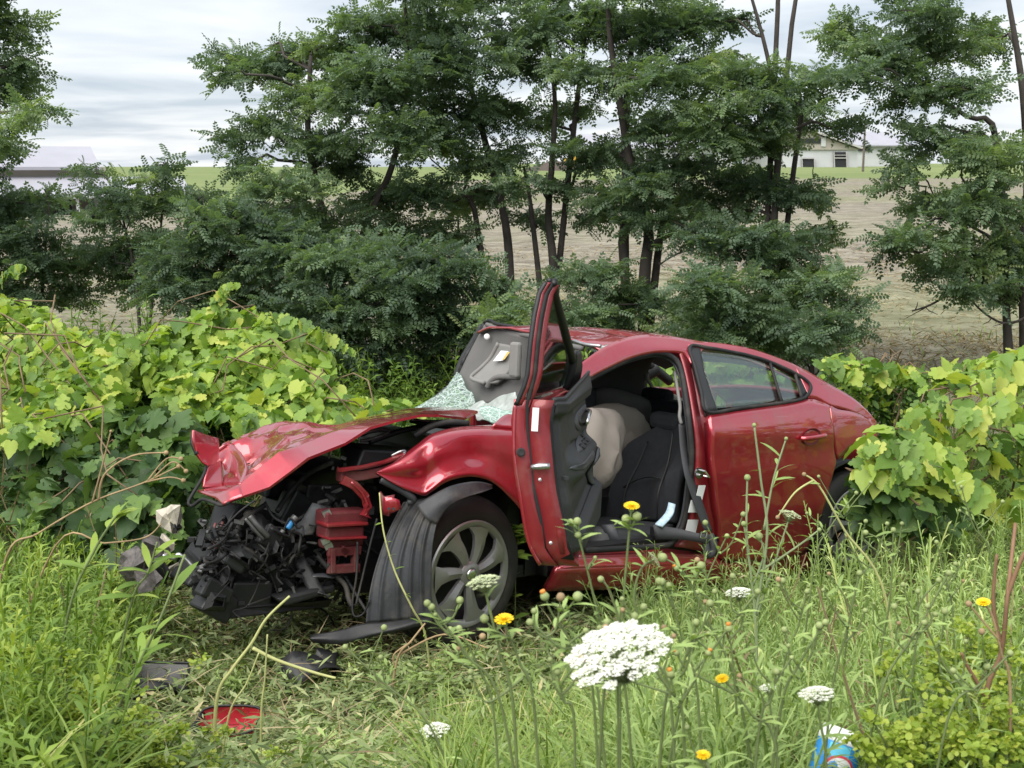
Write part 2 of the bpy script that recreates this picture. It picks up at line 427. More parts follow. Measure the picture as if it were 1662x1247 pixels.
# left barn with a lean-to
D4 = 96.0; q4 = pxz(D4)
bz4 = float(gz(q4(110, 300)[0], D4)) - .3
b4 = tag(empty('barn', (q4(110, 300)[0], D4, bz4)), 'long lavender grey roofed barn with a white posted lean-to beyond the shrubs', 'barn')
barn_part('wall', b4, M_TAN, [(q4(-60, 300)[0], bz4), (q4(178, 300)[0], bz4), q4(178, 272), q4(-60, 272)], D4 + 4, D4 + 16)
gable_roof('roof', b4, M_ROOF_PALE, -70, 187, 271, 238, D4 + 3, D4 + 10, D4 + 17)
gable_roof('roof', b4, M_ROOF_PALE, -60, 300, 317, 287, D4 - 1, D4 + 3.6, D4 + 3.6)
_x = at(187, 271, D4 + 3)[0] - .6; _ze = at(187, 271, D4 + 3)[2] - .25; _zr = at(187, 238, D4 + 10)[2] - .3
o = link('gable', mk('gable', [(_x + k_, y_, z_) for k_ in (0, .3) for y_, z_ in ((D4 + 3.1, _ze), (D4 + 10, _zr), (D4 + 16.9, _ze), (D4 + 16.9, bz4), (D4 + 3.1, bz4))], [(0, 1, 2, 3, 4), (9, 8, 7, 6, 5), (0, 5, 6, 1), (1, 6, 7, 2), (2, 7, 8, 3), (0, 4, 9, 5)]), M_METAL_WHITE, b4)
o.location = (-b4.location[0], -b4.location[1], -b4.location[2])
barn_part('fascia', b4, M_METAL_WHITE, [q4(-60, 322), q4(300, 322), q4(300, 318), q4(-60, 318)], D4 - 1.2, D4 - .9)
barn_part('wall', b4, M_DARK, [(q4(-60, 300)[0], bz4), (q4(118, 300)[0], bz4), q4(118, 323), q4(-60, 323)], D4 + 1.5, D4 + 3)  # dark slab standing for the shade under the lean-to
for px in (20, 123, 205, 292):
    barn_part('post', b4, M_METAL_WHITE, [(q4(px - 2.4, 300)[0], bz4), (q4(px + 2.4, 300)[0], bz4), q4(px + 2.4, 321), q4(px - 2.4, 321)], D4 - .9, D4 - .6)
b4.rotation_euler.z = math.radians(24)
# utility pole and its wires
p0 = at(1401, 268, 170); top = at(1401, 191, 170)
t = tag(empty('utility_pole', p0), 'slim wooden utility pole standing beside the white barn', 'utility pole')
mb = MB(); mb.tube([(0, 0, -1), (0, 0, top[2] - p0[2])], [.17, .12], 8); link('pole', mb.me('pole'), M_WOOD, t)
mb = MB(); mb.box((0, 0, top[2] - p0[2] - .5), (1.1, .07, .07)); link('crossarm', mb.me('crossarm'), M_WOOD, t)
for k, dz in enumerate((-.45, -.9)):
    a = top + np.array([(-.6, .6)[k], 0, dz]); bb = at(1180, 262 - 6 * k, 230)
    P = np.array([a + (bb - a) * s - np.array([0, 0, 2.2 * s * (1 - s)]) for s in np.linspace(0, 1, 14)]) - p0
    mb = MB(); mb.tube(P, .035, 4); link('wire', mb.me('wire'), M_DARK, t)
# loader and soil heap by the far barn
D5 = 215.0; g5 = at(930, 273, D5)
ld = tag(empty('wheel_loader', g5), 'small yellow wheel loader parked by a dark soil heap across the field', 'loader')
mb = MB(); mb.box((0, 0, 1.2), (1.5, .9, .5)); mb.box((-.2, 0, 2.0), (.6, .7, .7)); link('body', mb.me('body'), M_YELLOW, ld)
mb = MB(); mb.box((-2.4, 0, .6), (.5, 1.1, .45)); mb.box((-1.7, 0, 1.0), (.6, .2, .12)); link('bucket', mb.me('bucket'), M_DARK, ld)
for sx in (-.9, .9):
    for sy in (-.9, .9):
        mb = MB(); mb.lathe([(0, -.2), (.6, -.2), (.65, 0), (.6, .2), (0, .2)], 14, R=np.array([[1, 0, 0], [0, 0, 1], [0, -1, 0]]), c=(sx, sy, .6)); link('wheel', mb.me('wheel'), M_DARK, ld)
g6 = at(900, 276, 212)
V = []; n = 22
for j in range(7):
    for i in range(n):
        a = 2 * math.pi * i / n; rr = (1 - j / 6) * (5.5 + .7 * math.sin(3 * a) + .5 * math.sin(7 * a + j))
        V.append((rr * math.cos(a), rr * .6 * math.sin(a), 1.9 * (j / 6) ** .8 - .3 + .08 * math.sin(5 * a + j)))
Fh = [(j * n + i, j * n + (i + 1) % n, (j + 1) * n + (i + 1) % n, (j + 1) * n + i) for j in range(6) for i in range(n)]
o = link('soil_heap', mk('soil_heap', V, Fh), M_SOIL, smooth=True); o.location = tuple(g6)
tag(o, 'low dark heap of soil beside the yellow loader', 'soil heap')
# ------------------------------------------------------------------ the crashed car
PAINT = solid('red_car_paint', (.41, .024, .042), .36, metal=.58, coat=1.0, var=.05, scale=3, dirt=.30, scratch=True)
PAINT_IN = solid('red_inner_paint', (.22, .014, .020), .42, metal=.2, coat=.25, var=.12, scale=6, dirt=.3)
PAINT_DULL = solid('dull_red_primer_steel', (.13, .022, .026), .55, metal=.1, var=.2, scale=9, dirt=.35)
BLACK = solid('black_plastic', (.010, .0105, .0115), .5, var=.3, scale=20, bump=.15)
RUBBER = solid('black_rubber', (.009, .009, .0095), .72, var=.25, scale=18, dirt=.22)
LINER = solid('grey_black_liner_plastic', (.023, .025, .029), .55, var=.35, scale=7, bump=.3, bscale=50, dirt=.3)
TRIM = solid('charcoal_trim', (.021, .022, .023), .55, var=.12, scale=12, bump=.2, bscale=220)
TRIM_L = solid('grey_door_trim', (.048, .050, .056), .5, var=.1, scale=10)
FABRIC = solid('black_seat_fabric', (.017, .0185, .0225), .9, var=.2, scale=30, bump=.3, bscale=300)
HEADL = solid('grey_headliner', (.115, .112, .108), .9, var=.08, scale=6, bump=.2, bscale=200)
VISOR = solid('grey_visor_vinyl', (.185, .182, .172), .7, var=.06)
AIRBAG = solid('beige_airbag_cloth', (.30, .262, .23), .85, var=.09, scale=5, bump=.25, bscale=160)
STEEL = solid('bare_steel', (.45, .45, .45), .35, metal=.9, var=.2, scale=20)
CHROME = solid('satin_chrome', (.65, .65, .65), .22, metal=1.0, var=.05)
ALLOY = solid('grey_wheel_cover', (.26, .26, .265), .36, metal=.6, coat=.2, var=.12, scale=6, dirt=.3)
WHITE = solid('white_label', (.72, .72, .72), .6, var=.05)
BLUE = solid('bright_blue_plastic', (.03, .22, .50), .4)
ENGINE = solid('dirty_engine_metal', (.030, .030, .032), .5, metal=.4, var=.5, scale=14, bump=.4, bscale=35)
ENGINE_L = solid('cast_aluminium_dirty', (.12, .12, .117), .5, metal=.5, var=.4, scale=16)

def glass_mat(name, tintc=(.80, .90, .86), refl=.10):
    m, N, L = new_mat(name)
    o = N.new('ShaderNodeOutputMaterial')
    t = N.new('ShaderNodeBsdfTransparent'); t.inputs[0].default_value = (*tintc, 1)
    g = N.new('ShaderNodeBsdfGlossy'); g.inputs['Roughness'].default_value = .03
    lw = N.new('ShaderNodeLayerWeight'); lw.inputs['Blend'].default_value = .35
    mr = N.new('ShaderNodeMapRange'); L.new(lw.outputs['Fresnel'], mr.inputs[0]); mr.inputs[3].default_value = refl; mr.inputs[4].default_value = .85 if refl > .1 else .35
    mx = N.new('ShaderNodeMixShader'); L.new(mr.outputs[0], mx.inputs[0]); L.new(t.outputs[0], mx.inputs[1]); L.new(g.outputs[0], mx.inputs[2])
    L.new(mx.outputs[0], o.inputs['Surface']); return m
GLASS_R = glass_mat('rear_window_glass', (.85, .92, .88), .03)
GLASS = glass_mat('side_window_glass', (.88, .96, .91), .07)
GLASS_D = glass_mat('door_window_glass', (.62, .72, .68), .34)
def cracked():
    m, N, L = new_mat('shattered_windscreen_glass')
    o = N.new('ShaderNodeOutputMaterial')
    tc = N.new('ShaderNodeTexCoord')
    facs = []
    for sc, w in ((11, .05), (38, .10)):
        v = N.new('ShaderNodeTexVoronoi'); v.feature = 'DISTANCE_TO_EDGE'; v.inputs['Scale'].default_value = sc
        L.new(tc.outputs['Object'], v.inputs['Vector'])
        mr = N.new('ShaderNodeMapRange'); L.new(v.outputs['Distance'], mr.inputs[0]); mr.inputs[1].default_value = 0; mr.inputs[2].default_value = w; mr.inputs[3].default_value = 1; mr.inputs[4].default_value = .16
        facs.append(mr.outputs[0])
    n = _noise(N, L, 6, 4, .6)
    mm = N.new('ShaderNodeMath'); mm.operation = 'MAXIMUM'; L.new(facs[0], mm.inputs[0]); L.new(facs[1], mm.inputs[1])
    mu = N.new('ShaderNodeMath'); mu.operation = 'MULTIPLY'; L.new(mm.outputs[0], mu.inputs[0])
    nr = N.new('ShaderNodeMapRange'); L.new(n.outputs['Fac'], nr.inputs[0]); nr.inputs[1].default_value = .3; nr.inputs[2].default_value = .65; nr.inputs[3].default_value = .45; nr.inputs[4].default_value = 1.0
    L.new(nr.outputs[0], mu.inputs[1])
    b = N.new('ShaderNodeBsdfPrincipled'); b.inputs['Base Color'].default_value = (.58, .66, .63, 1); b.inputs['Roughness'].default_value = .3
    t = N.new('ShaderNodeBsdfTransparent'); t.inputs[0].default_value = (.75, .88, .82, 1)
    mx = N.new('ShaderNodeMixShader'); L.new(mu.outputs[0], mx.inputs[0]); L.new(t.outputs[0], mx.inputs[1]); L.new(b.outputs[0], mx.inputs[2])
    L.new(mx.outputs[0], o.inputs['Surface']); return m
CRACK = cracked()

FLIP = np.diag([-1.0, 1, 1])
car = tag(empty('crashed_car'), 'wrecked red sedan with a crushed nose and its front door hanging open in the weeds', 'car')
MW = Matrix.Identity(4)
Rm = CM @ FLIP
for i in range(3):
    for j in range(3): MW[i][j] = Rm[i, j]
    MW[i][3] = CT[i]
car.matrix_world = MW

def cpart(name, V, F, mat, parent=None, smooth=True, thick=0.0, rim=None, face=True, bevel=0.0, sub=0, label=None, offset=-1, angle=None, out=None):
    """a piece given in the car's frame (x back); open skins are turned to face the viewer's side, then given thickness"""
    V = np.asarray(V, float)
    F = [tuple(int(i) for i in f) for f in F]
    W = V @ FLIP.T
    if face:
        eye = EYE @ FLIP.T; s = 0.0
        for f in F[::max(1, len(F) // 60)]:
            a, b, c = W[f[0]], W[f[1]], W[f[2]]
            s += np.dot(np.cross(b - a, c - a), eye - a)
        if s < 0: F = [f[::-1] for f in F]
    elif out is not None:
        o_ = np.asarray(out, float) @ FLIP.T; s = sum(np.dot(np.cross(W[f[1]] - W[f[0]], W[f[2]] - W[f[0]]), o_) for f in F[::max(1, len(F) // 60)])
        if s < 0: F = [f[::-1] for f in F]
    else:
        F = [f[::-1] for f in F]
    o = link(name, mk(name, W, F), mat, parent if parent is not None else car, smooth)
    if sub:
        md = o.modifiers.new('s', 'SUBSURF'); md.levels = md.render_levels = sub
    if thick:
        md = o.modifiers.new('t', 'SOLIDIFY'); md.thickness = thick; md.offset = offset; md.use_even_offset = False
        if rim is not None:
            o.data.materials.append(rim); md.material_offset = 1
    if bevel:
        md = o.modifiers.new('b', 'BEVEL'); md.width = bevel; md.segments = 2; md.limit_method = 'ANGLE'
    if smooth and angle:
        md = o.modifiers.new('e', 'EDGE_SPLIT'); md.split_angle = math.radians(angle)
    if label: o['label'] = label
    return o
def skin(name, G, mat, mu=4, mv=4, su=True, sv=True, noise=None, **k):
    A = patch(G, mu, mv, su, sv)
    if noise is not None: A = noise(A)
    n, m = A.shape[:2]
    return cpart(name, A.reshape(-1, 3), grid_faces(n, m), mat, **k)
def cmb(name, mb, mat, **k):
    k.setdefault('face', False); k.setdefault('smooth', False)
    return cpart(name, mb.V, mb.F, mat, **k)
def ctube(name, P, r, mat, k=8, **kw):
    V, F = tube(P, r, k); kw.setdefault('face', False)
    return cpart(name, V, F, mat, **kw)

# --- body side: how far out the side stands at a height z and station x
def yside(x, z):
    y = np.interp(z, [.15, .3, .5, .7, .85, .97, 1.05, 1.15, 1.28, 1.38, 1.46], [.835, .86, .888, .902, .897, .880, .85, .79, .705, .63, .54])
    return y - .045 * max(0.0, x - 2.3) ** 1.6 - .10 * max(0.0, -.25 - x) ** 1.3
def side(px, py, off=0.0):
    y = .85
    for _ in range(14):
        p = Yp(px, py, y); y = .5 * y + .5 * (yside(p[0], p[2]) + off)
    p = Yp(px, py, y); return p
def band(name, top, bot, mat, rows=5, mv=4, off=0.0, bulge=None, sv=True, **k):
    """a skin on the body side between two traced edges"""
    T_ = (crom if sv else lin)(np.array(top, float), mv); B_ = (crom if sv else lin)(np.array(bot, float), mv)
    A = np.array([[side(*(T_[j] + (B_[j] - T_[j]) * t), off=off) for j in range(len(T_))] for t in np.linspace(0, 1, rows)])
    if bulge is not None: A = bulge(A)
    return cpart(name, A.reshape(-1, 3), grid_faces(*A.shape[:2]), mat, **k)

def smooth_noise(A, amp, freq, seed, ax=(0, 1, 2)):
    r = np.random.default_rng(seed); out = np.zeros(A.shape[:2])
    for _ in range(7):
        k = r.normal(0, freq, 3); ph = r.uniform(0, 6.28); w = np.sin(A @ k + ph)
        out += np.sign(w) * np.abs(w) ** .6
    return out / 4 * amp

# --- inner shell: floor, far side, roof lining, dash -------------------------------------------
mb = MB(); mb.box((1.45, 0, .27), (1.25, .74, .03)); mb.box((.3, 0, .55), (.04, .7, .3)); mb.box((1.2, 0, .36), (.75, .11, .1))
cmb('floor_pan', mb, BLACK)
# far (right) side below the belt, and its pillars
ys_ = lambda x, z: -(yside(x, z) - .02)
xs_ = [1.2, 1.4, 1.6, 2.1, 2.6, 3.0, 3.4]
G = [[(x, ys_(x, z), z) for x in xs_] for z in (1.0, .85, .6, .35, .2)]
skin('right_door_skin', G, PAINT, thick=.05, rim=TRIM, offset=0)
def far_tube(name, pts, r, mat): ctube(name, crom(np.array([(x, -(yside(x, z) - .03), z) for x, z in pts]), 4), r, mat)
far_tube('right_roof_rail', [(1.06, 1.36), (1.25, 1.385), (1.5, 1.40), (2.0, 1.36), (2.5, 1.22), (2.9, 1.05)], .035, TRIM)
far_tube('right_pillar', [(1.55, .95), (1.60, 1.2), (1.62, 1.39)], .045, TRIM)
far_tube('right_pillar', [(2.55, .98), (2.62, 1.1), (2.7, 1.16)], .06, TRIM)
mb = MB(); mb.box((2.35, 0, .62), (.10, .66, .36)); mb.box((2.05, 0, .47), (.28, .66, .07))
cmb('rear_seat', mb, FABRIC, bevel=.04)
for y in (-.4, .4):
    mb = MB(); mb.box((2.38, y, .985), (.05, .12, .06)); cmb('rear_headrest', mb, FABRIC, bevel=.035)

# --- roof ------------------------------------------------------------------------------------
def zroof(x): return np.interp(x, [.9, 1.1, 1.3, 1.6, 1.9, 2.2, 2.5, 2.8, 3.1, 3.4], [1.405, 1.435, 1.452, 1.452, 1.43, 1.385, 1.30, 1.19, 1.085, .985])
rx = [1.0, 1.12, 1.3, 1.5, 1.8, 2.1, 2.4, 2.62]
rows = []
for v in np.linspace(-1, 1, 9):
    row = []
    for x in rx:
        half = .60 - .03 * max(0, x - 1.8)
        y = v * half
        x2 = x + (.06 * (1 - v * v) * -1 if x < 1.2 else 0)
        z = zroof(x) - .060 * v * v - .03 * v ** 6
        if v < 0 and x < 1.35: z += .05 * (-v) * (1.35 - x) / .35        # the far front corner is kicked up
        row.append((x2, y, z))
    rows.append(row)
def roof_dents(A):
    A = A.copy(); n = smooth_noise(A, .010, 7.0, 3)
    w = np.clip((1.75 - A[..., 0]) / .6, 0, 1)
    A[..., 2] += n * w
    # a long fold across the front of the roof
    A[..., 2] -= .028 * np.exp(-((A[..., 0] - 1.30 - .22 * A[..., 1]) / .06) ** 2) * np.clip(A[..., 1] + .35, 0, .6)
    return A
skin('roof', rows, PAINT, 5, 6, noise=roof_dents, thick=.012, rim=HEADL, face=False, out=(0, 0, 1))
# rear window and boot lid behind the roof
rows = [[(x, v * (.58 - .05 * (x - 2.6)), zroof(x) - .05 * v * v) for x in (2.62, 2.8, 2.95, 3.08)] for v in np.linspace(-1, 1, 5)]
skin('rear_window', rows, GLASS_R, 3, 3, thick=.005, face=False, out=(0, 0, 1))
rows = [[(x, v * .62, z - .05 * v * v) for x, z in ((3.08, 1.085), (3.18, 1.06), (3.28, 1.01), (3.34, .95), (3.36, .75), (3.34, .55))] for v in np.linspace(-1, 1, 5)]
skin('boot_lid', rows, PAINT, 3, 3, thick=.03, face=False, out=(.5, 0, 1))

# --- left roof rail, A pillar and the door aperture ----------------------------------------------
rail_top = [(926, 604), (948, 586), (978, 565), (1010, 550), (1045, 543.5), (1080, 545), (1118, 551), (1150, 556)]
rail_bot = [(934, 630), (958, 613), (988, 597), (1020, 581.5), (1056, 571.5), (1084, 570), (1112, 573), (1126, 590)]
def dent(A):
    A = A.copy()
    A[..., 1] += smooth_noise(A, .006, 9, 5)
    return A
band('roof_rail', rail_top, rail_bot, PAINT, 6, 5, bulge=dent, thick=.05, rim=TRIM)
rr_top = [(1146, 555), (1180, 558.5), (1215, 565), (1250, 576), (1290, 592), (1322, 610), (1345, 624)]
rr_bot = [(1117, 560), (1150, 563), (1182, 569), (1216, 576), (1250, 586), (1289, 604), (1316, 624)]
band('rear_roof_rail', rr_top, rr_bot, PAINT, 6, 4, thick=.04, rim=TRIM)
# rear quarter above the shoulder
qt = [(1289, 592), (1315, 605), (1345, 623), (1383, 645), (1408, 667), (1423, 685)]
qb = [(1314, 645), (1330, 648), (1347, 658), (1372, 664), (1400, 675), (1424, 690)]
band('quarter_panel_upper', qt, qb, PAINT, 8, 4, thick=.03)
qt = [(1347, 657), (1360, 664.5), (1385, 669), (1408, 678), (1424, 689)]
qb = [(1360.5, 746), (1364, 744), (1386, 725), (1410, 735), (1424, 790)]
band('quarter_panel', qt, qb, PAINT, 9, 4, thick=.03)

# seal round the door opening
ap = [(934, 630), (955, 616), (988, 598.5), (1020, 583.5), (1056, 574), (1078, 574.5), (1096, 584), (1106, 603), (1112.5, 640), (1119, 690), (1122.5, 735), (1119, 790), (1112, 840), (1102, 866), (1090, 881), (1076, 886), (1030, 889.5), (985, 892), (950, 894)]
P = np.array([side(*p, off=-.035) for p in crom(np.array(ap, float), 5)])
ctube('door_seal', P, .016, RUBBER)
P2 = np.array([side(*p, off=-.075) for p in crom(np.array([(a - 4 if b < 700 or a > 1090 else a, b + 4.5 if b < 640 else b - 5) for a, b in ap[:14]], float), 5)])
ctube('door_seal', P2, .010, TRIM_L)
# B pillar
bt = [(1084, 571), (1100, 571), (1112, 572), (1118, 567)]
cols_l = [(1100, 576), (1108, 600), (1116, 640), (1123, 690), (1126, 735), (1122, 790), (1115, 842), (1105, 868), (1094, 886)]
cols_r = [(1122, 566), (1128, 600), (1137, 640), (1146, 675), (1160, 735), (1164, 790), (1167, 845), (1170, 872), (1172, 902)]
A = []
for k, offs in zip(np.linspace(0, 1, 7), (-.02, .012, .008, -.035, -.04, -.015, -.05)):
    A.append([side(*(np.array(a) + (np.array(b) - np.array(a)) * k), off=offs - .02) for a, b in zip(crom(np.array(cols_l, float), 3), crom(np.array(cols_r, float), 3))])
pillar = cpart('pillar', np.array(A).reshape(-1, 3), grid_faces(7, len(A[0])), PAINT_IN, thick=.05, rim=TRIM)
for (x0, y0, w, h, tl) in ((1137, 800, 11, 24, 6), (1127, 822, 15, 20, 5), (1123, 855, 17, 22, 5)):
    c = [side(x0 - w / 2 + tl * .5, y0 - h / 2, .012), side(x0 + w / 2 + tl * .5, y0 - h / 2, .012), side(x0 + w / 2 - tl * .5, y0 + h / 2, .012), side(x0 - w / 2 - tl * .5, y0 + h / 2, .012)]
    cpart('label', c, [(0, 1, 2, 3)], WHITE, parent=pillar, smooth=False, thick=.002)
# striker on the pillar
c = side(1136, 768, .01)
mb = MB(); mb.lathe([(0, .0), (.030, .0), (.030, .012), (.022, .018), (.010, .02), (0, .02)], 16, R=np.array([[1, 0, 0], [0, 0, 1], [0, -1, 0]]).T, c=c)
mb.tube(np.array([c + np.array([-.02, .012, .02]), c + np.array([-.02, .05, .02]), c + np.array([.02, .05, -.015]), c + np.array([.02, .012, -.015])]), .006, 6)
cmb('door_striker', mb, CHROME, parent=pillar)
# black gap with hinges between pillar and rear door
G = [[side(x + dx, y, -.09) for dx in (-6, 14)] for x, y in ((1138, 640), (1150, 690), (1160, 760), (1166, 830), (1170, 900))]
skin('door_jamb', G, PAINT_DULL, 2, 2, thick=.02)
for y0 in (722, 868):
    c = side(1158 if y0 < 800 else 1166, y0, -.04)
    mb = MB(); mb.box(c, (.035, .03, .035)); mb.tube([c + np.array([.02, .02, -.05]), c + np.array([.02, .02, .05])], .012, 8); cmb('door_hinge', mb, BLACK)
# sill: two steps and the lower skirt
def sill(name, top, bot, offt, offb, mat, **k):
    T_ = lin(np.array(top, float), 8); B_ = lin(np.array(bot, float), 8)
    A = np.array([[side(*(a + (b - a) * t), off=offt + (offb - offt) * t) for a, b in zip(T_, B_)] for t in np.linspace(0, 1, 5)])
    return cpart(name, A.reshape(-1, 3), grid_faces(*A.shape[:2]), mat, **k)
sill('sill_tread', [(935, 893), (1082, 889), (1180, 900)], [(932, 902), (1080, 899), (1184, 905)], -.12, -.03, PAINT_IN, thick=.03)
sill('sill', [(925, 903), (1080, 900), (1186, 904)], [(905, 924), (1080, 918), (1188, 916)], -.035, .0, PAINT, thick=.03)
sill('sill_skirt', [(905, 924.5), (1080, 918.5), (1188, 916.5), (1312, 900)], [(885, 960), (1080, 955), (1192, 950), (1318, 928)], .0, -.05, PAINT, thick=.03)
mb = MB(); mb.box((1.1, .70, .30), (.75, .05, .05)); cmb('sill_scuff_plate', mb, BLACK)

# --- rear door --------------------------------------------------------------------------------------
dt = [(1152, 674.5), (1195, 668), (1240, 661), (1280, 655), (1314, 648), (1332, 652), (1346, 658)]
db = [(1172, 908), (1200, 912), (1240, 912), (1275, 908), (1308, 896), (1333, 835), (1358, 750)]
def crease(A):
    A = A.copy(); z = A[..., 2]
    A[..., 1] += .010 * np.exp(-((z - .93 + .03 * (A[..., 0] - 1.6)) / .05) ** 2) - .006 * np.exp(-((z - .80) / .07) ** 2) + .008 * np.exp(-((z - .45) / .06) ** 2)
    return A
A_off = .006
rd = band('rear_door', dt, db, PAINT, 26, 7, off=A_off, bulge=crease, thick=.05, rim=PAINT_IN)
# black window surround, glass and division bar
def loop_tube(name, pts, r, mat, off=.0, parent=None, closed=True):
    P = np.array([side(*p, off=off) for p in crom(np.array(pts, float), 5, closed)])
    if closed: P = np.vstack([P, P[:1]])
    return ctube(name, P, r, mat, k=6, parent=parent)
win = [(1120, 563), (1128, 596), (1138, 636), (1148, 669), (1200, 663), (1268, 654.5), (1300, 648.5), (1311, 641), (1316, 630), (1310, 619), (1289, 605.5), (1250, 588), (1216, 577.5), (1182, 570.5), (1150, 565)]
loop_tube('window_surround', win, .011, RUBBER, off=.004, parent=rd)
front_bar = [(1120, 564), (1137, 567), (1150, 615), (1165, 666), (1148, 670), (1138, 636), (1128, 596)]
G = [[side(*p, off=.004) for p in r] for r in (((1119, 563), (1137, 566)), ((1128, 597), (1143, 600)), ((1138, 636), (1154, 636)), ((1148, 669), (1165, 666)))]
skin('pillar_cover', G, TRIM, 3, 3, thick=.02, parent=rd)
def pane(name, top, bot, rows=8, **k): return band(name, top, bot, GLASS, rows, 4, off=-.012, thick=.004, **k)
pane('window_glass', [(1131, 566), (1182, 571.5), (1216, 578.5), (1248, 589.5)], [(1158, 667), (1200, 662.5), (1235, 658), (1268, 654)], parent=rd)
pane('window_glass', [(1251, 590), (1270, 597.5), (1290, 607)], [(1270.5, 653.5), (1286, 651), (1301, 648)], parent=rd)
G = [[side(*p, off=.0) for p in r] for r in (((1290, 607), (1302, 648)), ((1302, 614), (1310, 641)), ((1313, 624), (1315, 631)))]
skin('corner_cover', G, BLACK, 3, 3, thick=.012, parent=rd)
for a, b in (((1249.5, 589), (1269.5, 654)), ((1290, 606), (1302, 648.5))):
    ctube('window_bar', [side(*(np.array(a) + (np.array(b) - np.array(a)) * t), off=.002) for t in np.linspace(0, 1, 6)], .010, RUBBER, parent=rd, k=6)
# handle: a cup whose shade is put in as duller red, bar across it
c = side(1317, 709, .016); ax = side(1330, 707, .016) - side(1304, 711, .016); ax /= np.linalg.norm(ax)
up = np.array([0, 0, 1.]); up -= ax * up.dot(ax); nrm = np.cross(ax, up); nrm = nrm if nrm[1] > 0 else -nrm
V = []; n = 28
for (sx, sz, o_) in ((1, 1, -.006), (.93, .9, -.008), (.7, .65, -.022), (.25, .2, -.030)):
    for i in range(n):
        a = 2 * math.pi * i / n; V.append(c + ax * .085 * sx * math.cos(a) + up * .050 * sz * math.sin(a) + nrm * o_)
Fc = [(j * n + i, j * n + (i + 1) % n, (j + 1) * n + (i + 1) % n, (j + 1) * n + i) for j in range(3) for i in range(n)] + [tuple(range(3 * n, 4 * n))]
V = [v + nrm * .010 for v in V]
cpart('handle_cup', V, Fc, PAINT_DULL, parent=rd)
P = [c - ax * .10 + nrm * .004, c - ax * .085 + nrm * .026, c - ax * .03 + nrm * .034, c + ax * .05 + nrm * .034, c + ax * .092 + nrm * .028, c + ax * .104 + nrm * .006]
ctube('door_handle', crom(np.array(P), 4), .0145, PAINT, parent=rd, k=10)

# --- rear wheel, arch -------------------------------------------------------------------------------
def wheel(name, c, turn, label=None, camber=0.0, cover=True):
    ca, sa = math.cos(turn), math.sin(turn)
    R = np.array([[ca, sa, 0], [-sa, ca, 0], [0, 0, 1.]]) @ np.array([[1, 0, 0], [0, 0, 1], [0, -1, 0]], float)   # z of the lathe -> outward y
    R = np.array([[ca, 0, sa], [-sa, 0, ca], [0, 1., 0]])
    c = np.asarray(c, float)
    root = bpy.data.objects.new(name, None); COL.objects.link(root); root.parent = car; root.location = tuple(FLIP @ c)
    tyre = MB()
    tyre.lathe([(.215, .085), (.222, .100), (.245, .108), (.285, .104), (.312, .090), (.326, .070), (.331, .055), (.3285, .050), (.3285, .044), (.332, .040), (.332, .004), (.328, .002), (.328, -.004), (.332, -.006), (.331, -.06), (.312, -.09), (.26, -.10), (.215, -.08)], 56)
    V = np.array(tyre.V) @ R.T
    o = cpart('tyre', V, tyre.F, RUBBER, parent=root, face=False)
    back = MB(); back.lathe([(0, .0), (.13, .0), (.20, .02), (.215, .07), (.218, .09)], 40); 
    o = cpart('rim', np.array(back.V) @ R.T, back.F, BLACK, parent=root, face=False)
    if cover:
        hc = MB(); hc.lathe([(.213, .080), (.228, .101), (.232, .108), (.226, .1135), (.212, .113), (.200, .106), (.196, .096)], 56)
        hc.lathe([(.052, .085), (.056, .112), (.048, .119), (.030, .121), (.027, .116), (0, .116)], 32)
        # seven curved spokes that flare into the rim
        for s in range(7):
            a0 = 2 * math.pi * s / 7 + .24
            L_, Rr = [], []
            for t in np.linspace(0, 1, 9):
                r = .045 + (.206 - .045) * t
                w = .040 + .030 * t ** 1.5 + .030 * max(0, t - .75) / .25 * t
                tw = .16 * t ** 1.6
                L_.append((r, a0 + tw - w / (2 * r) * 1.0, .112 + .007 * math.sin(t * 3.1)))
                Rr.append((r, a0 + tw + w / (2 * r) * (1.0 + .5 * t), .112 + .007 * math.sin(t * 3.1)))
            P = []; 
            for (l, r_) in zip(L_, Rr):
                am = .5 * (l[1] + r_[1])
                P += [(l[0] * math.cos(l[1]), l[0] * math.sin(l[1]), l[2] - .020), (l[0] * math.cos(l[1]), l[0] * math.sin(l[1]), l[2] - .004),
                      (l[0] * math.cos(am), l[0] * math.sin(am), l[2] + .006), (r_[0] * math.cos(r_[1]), r_[0] * math.sin(r_[1]), r_[2] - .004), (r_[0] * math.cos(r_[1]), r_[0] * math.sin(r_[1]), r_[2] - .020)]
            hc.add(P, [(5 * i + j, 5 * i + j + 1, 5 * i + 6 + j, 5 * i + 5 + j) for i in range(8) for j in range(4)])
        o = cpart('hubcap', np.array(hc.V) @ R.T, hc.F, ALLOY, parent=root, face=False, smooth=True, angle=35)
        cap = MB(); cap.lathe([(.026, .117), (.026, .122), (.018, .125), (0, .1255)], 24)
        cpart('centre_cap', np.array(cap.V) @ R.T, cap.F, CHROME, parent=root, face=False)
    for ch in root.children:      # children are modelled about the wheel centre
        pass
    if label: root['label'] = label
    return root
wheel('wheel', (2.84, .765, .315), 0.0)
wheel('wheel', (2.70, -.775, .315), 0.0)
wheel('wheel', (-.02, -.70, .315), 0.1)
fw = wheel('wheel', (-.125, .79, .338), .12); fw.scale = (1.09, 1.09, 1.09)
G = [[(x, y, z) for (x, z) in ((2.45, .25), (2.48, .5), (2.6, .66), (2.82, .72), (3.0, .66), (3.12, .5), (3.15, .25))] for y in (.86, .6, .4)]
skin('wheel_arch_liner', G, BLACK, 3, 3, thick=.01)
rows = [[(3.08 + .28 * (1 - abs(v) ** 3), v * .74, z) for v in np.linspace(-1, 1, 9)] for z in (.75, .6, .45, .3)]
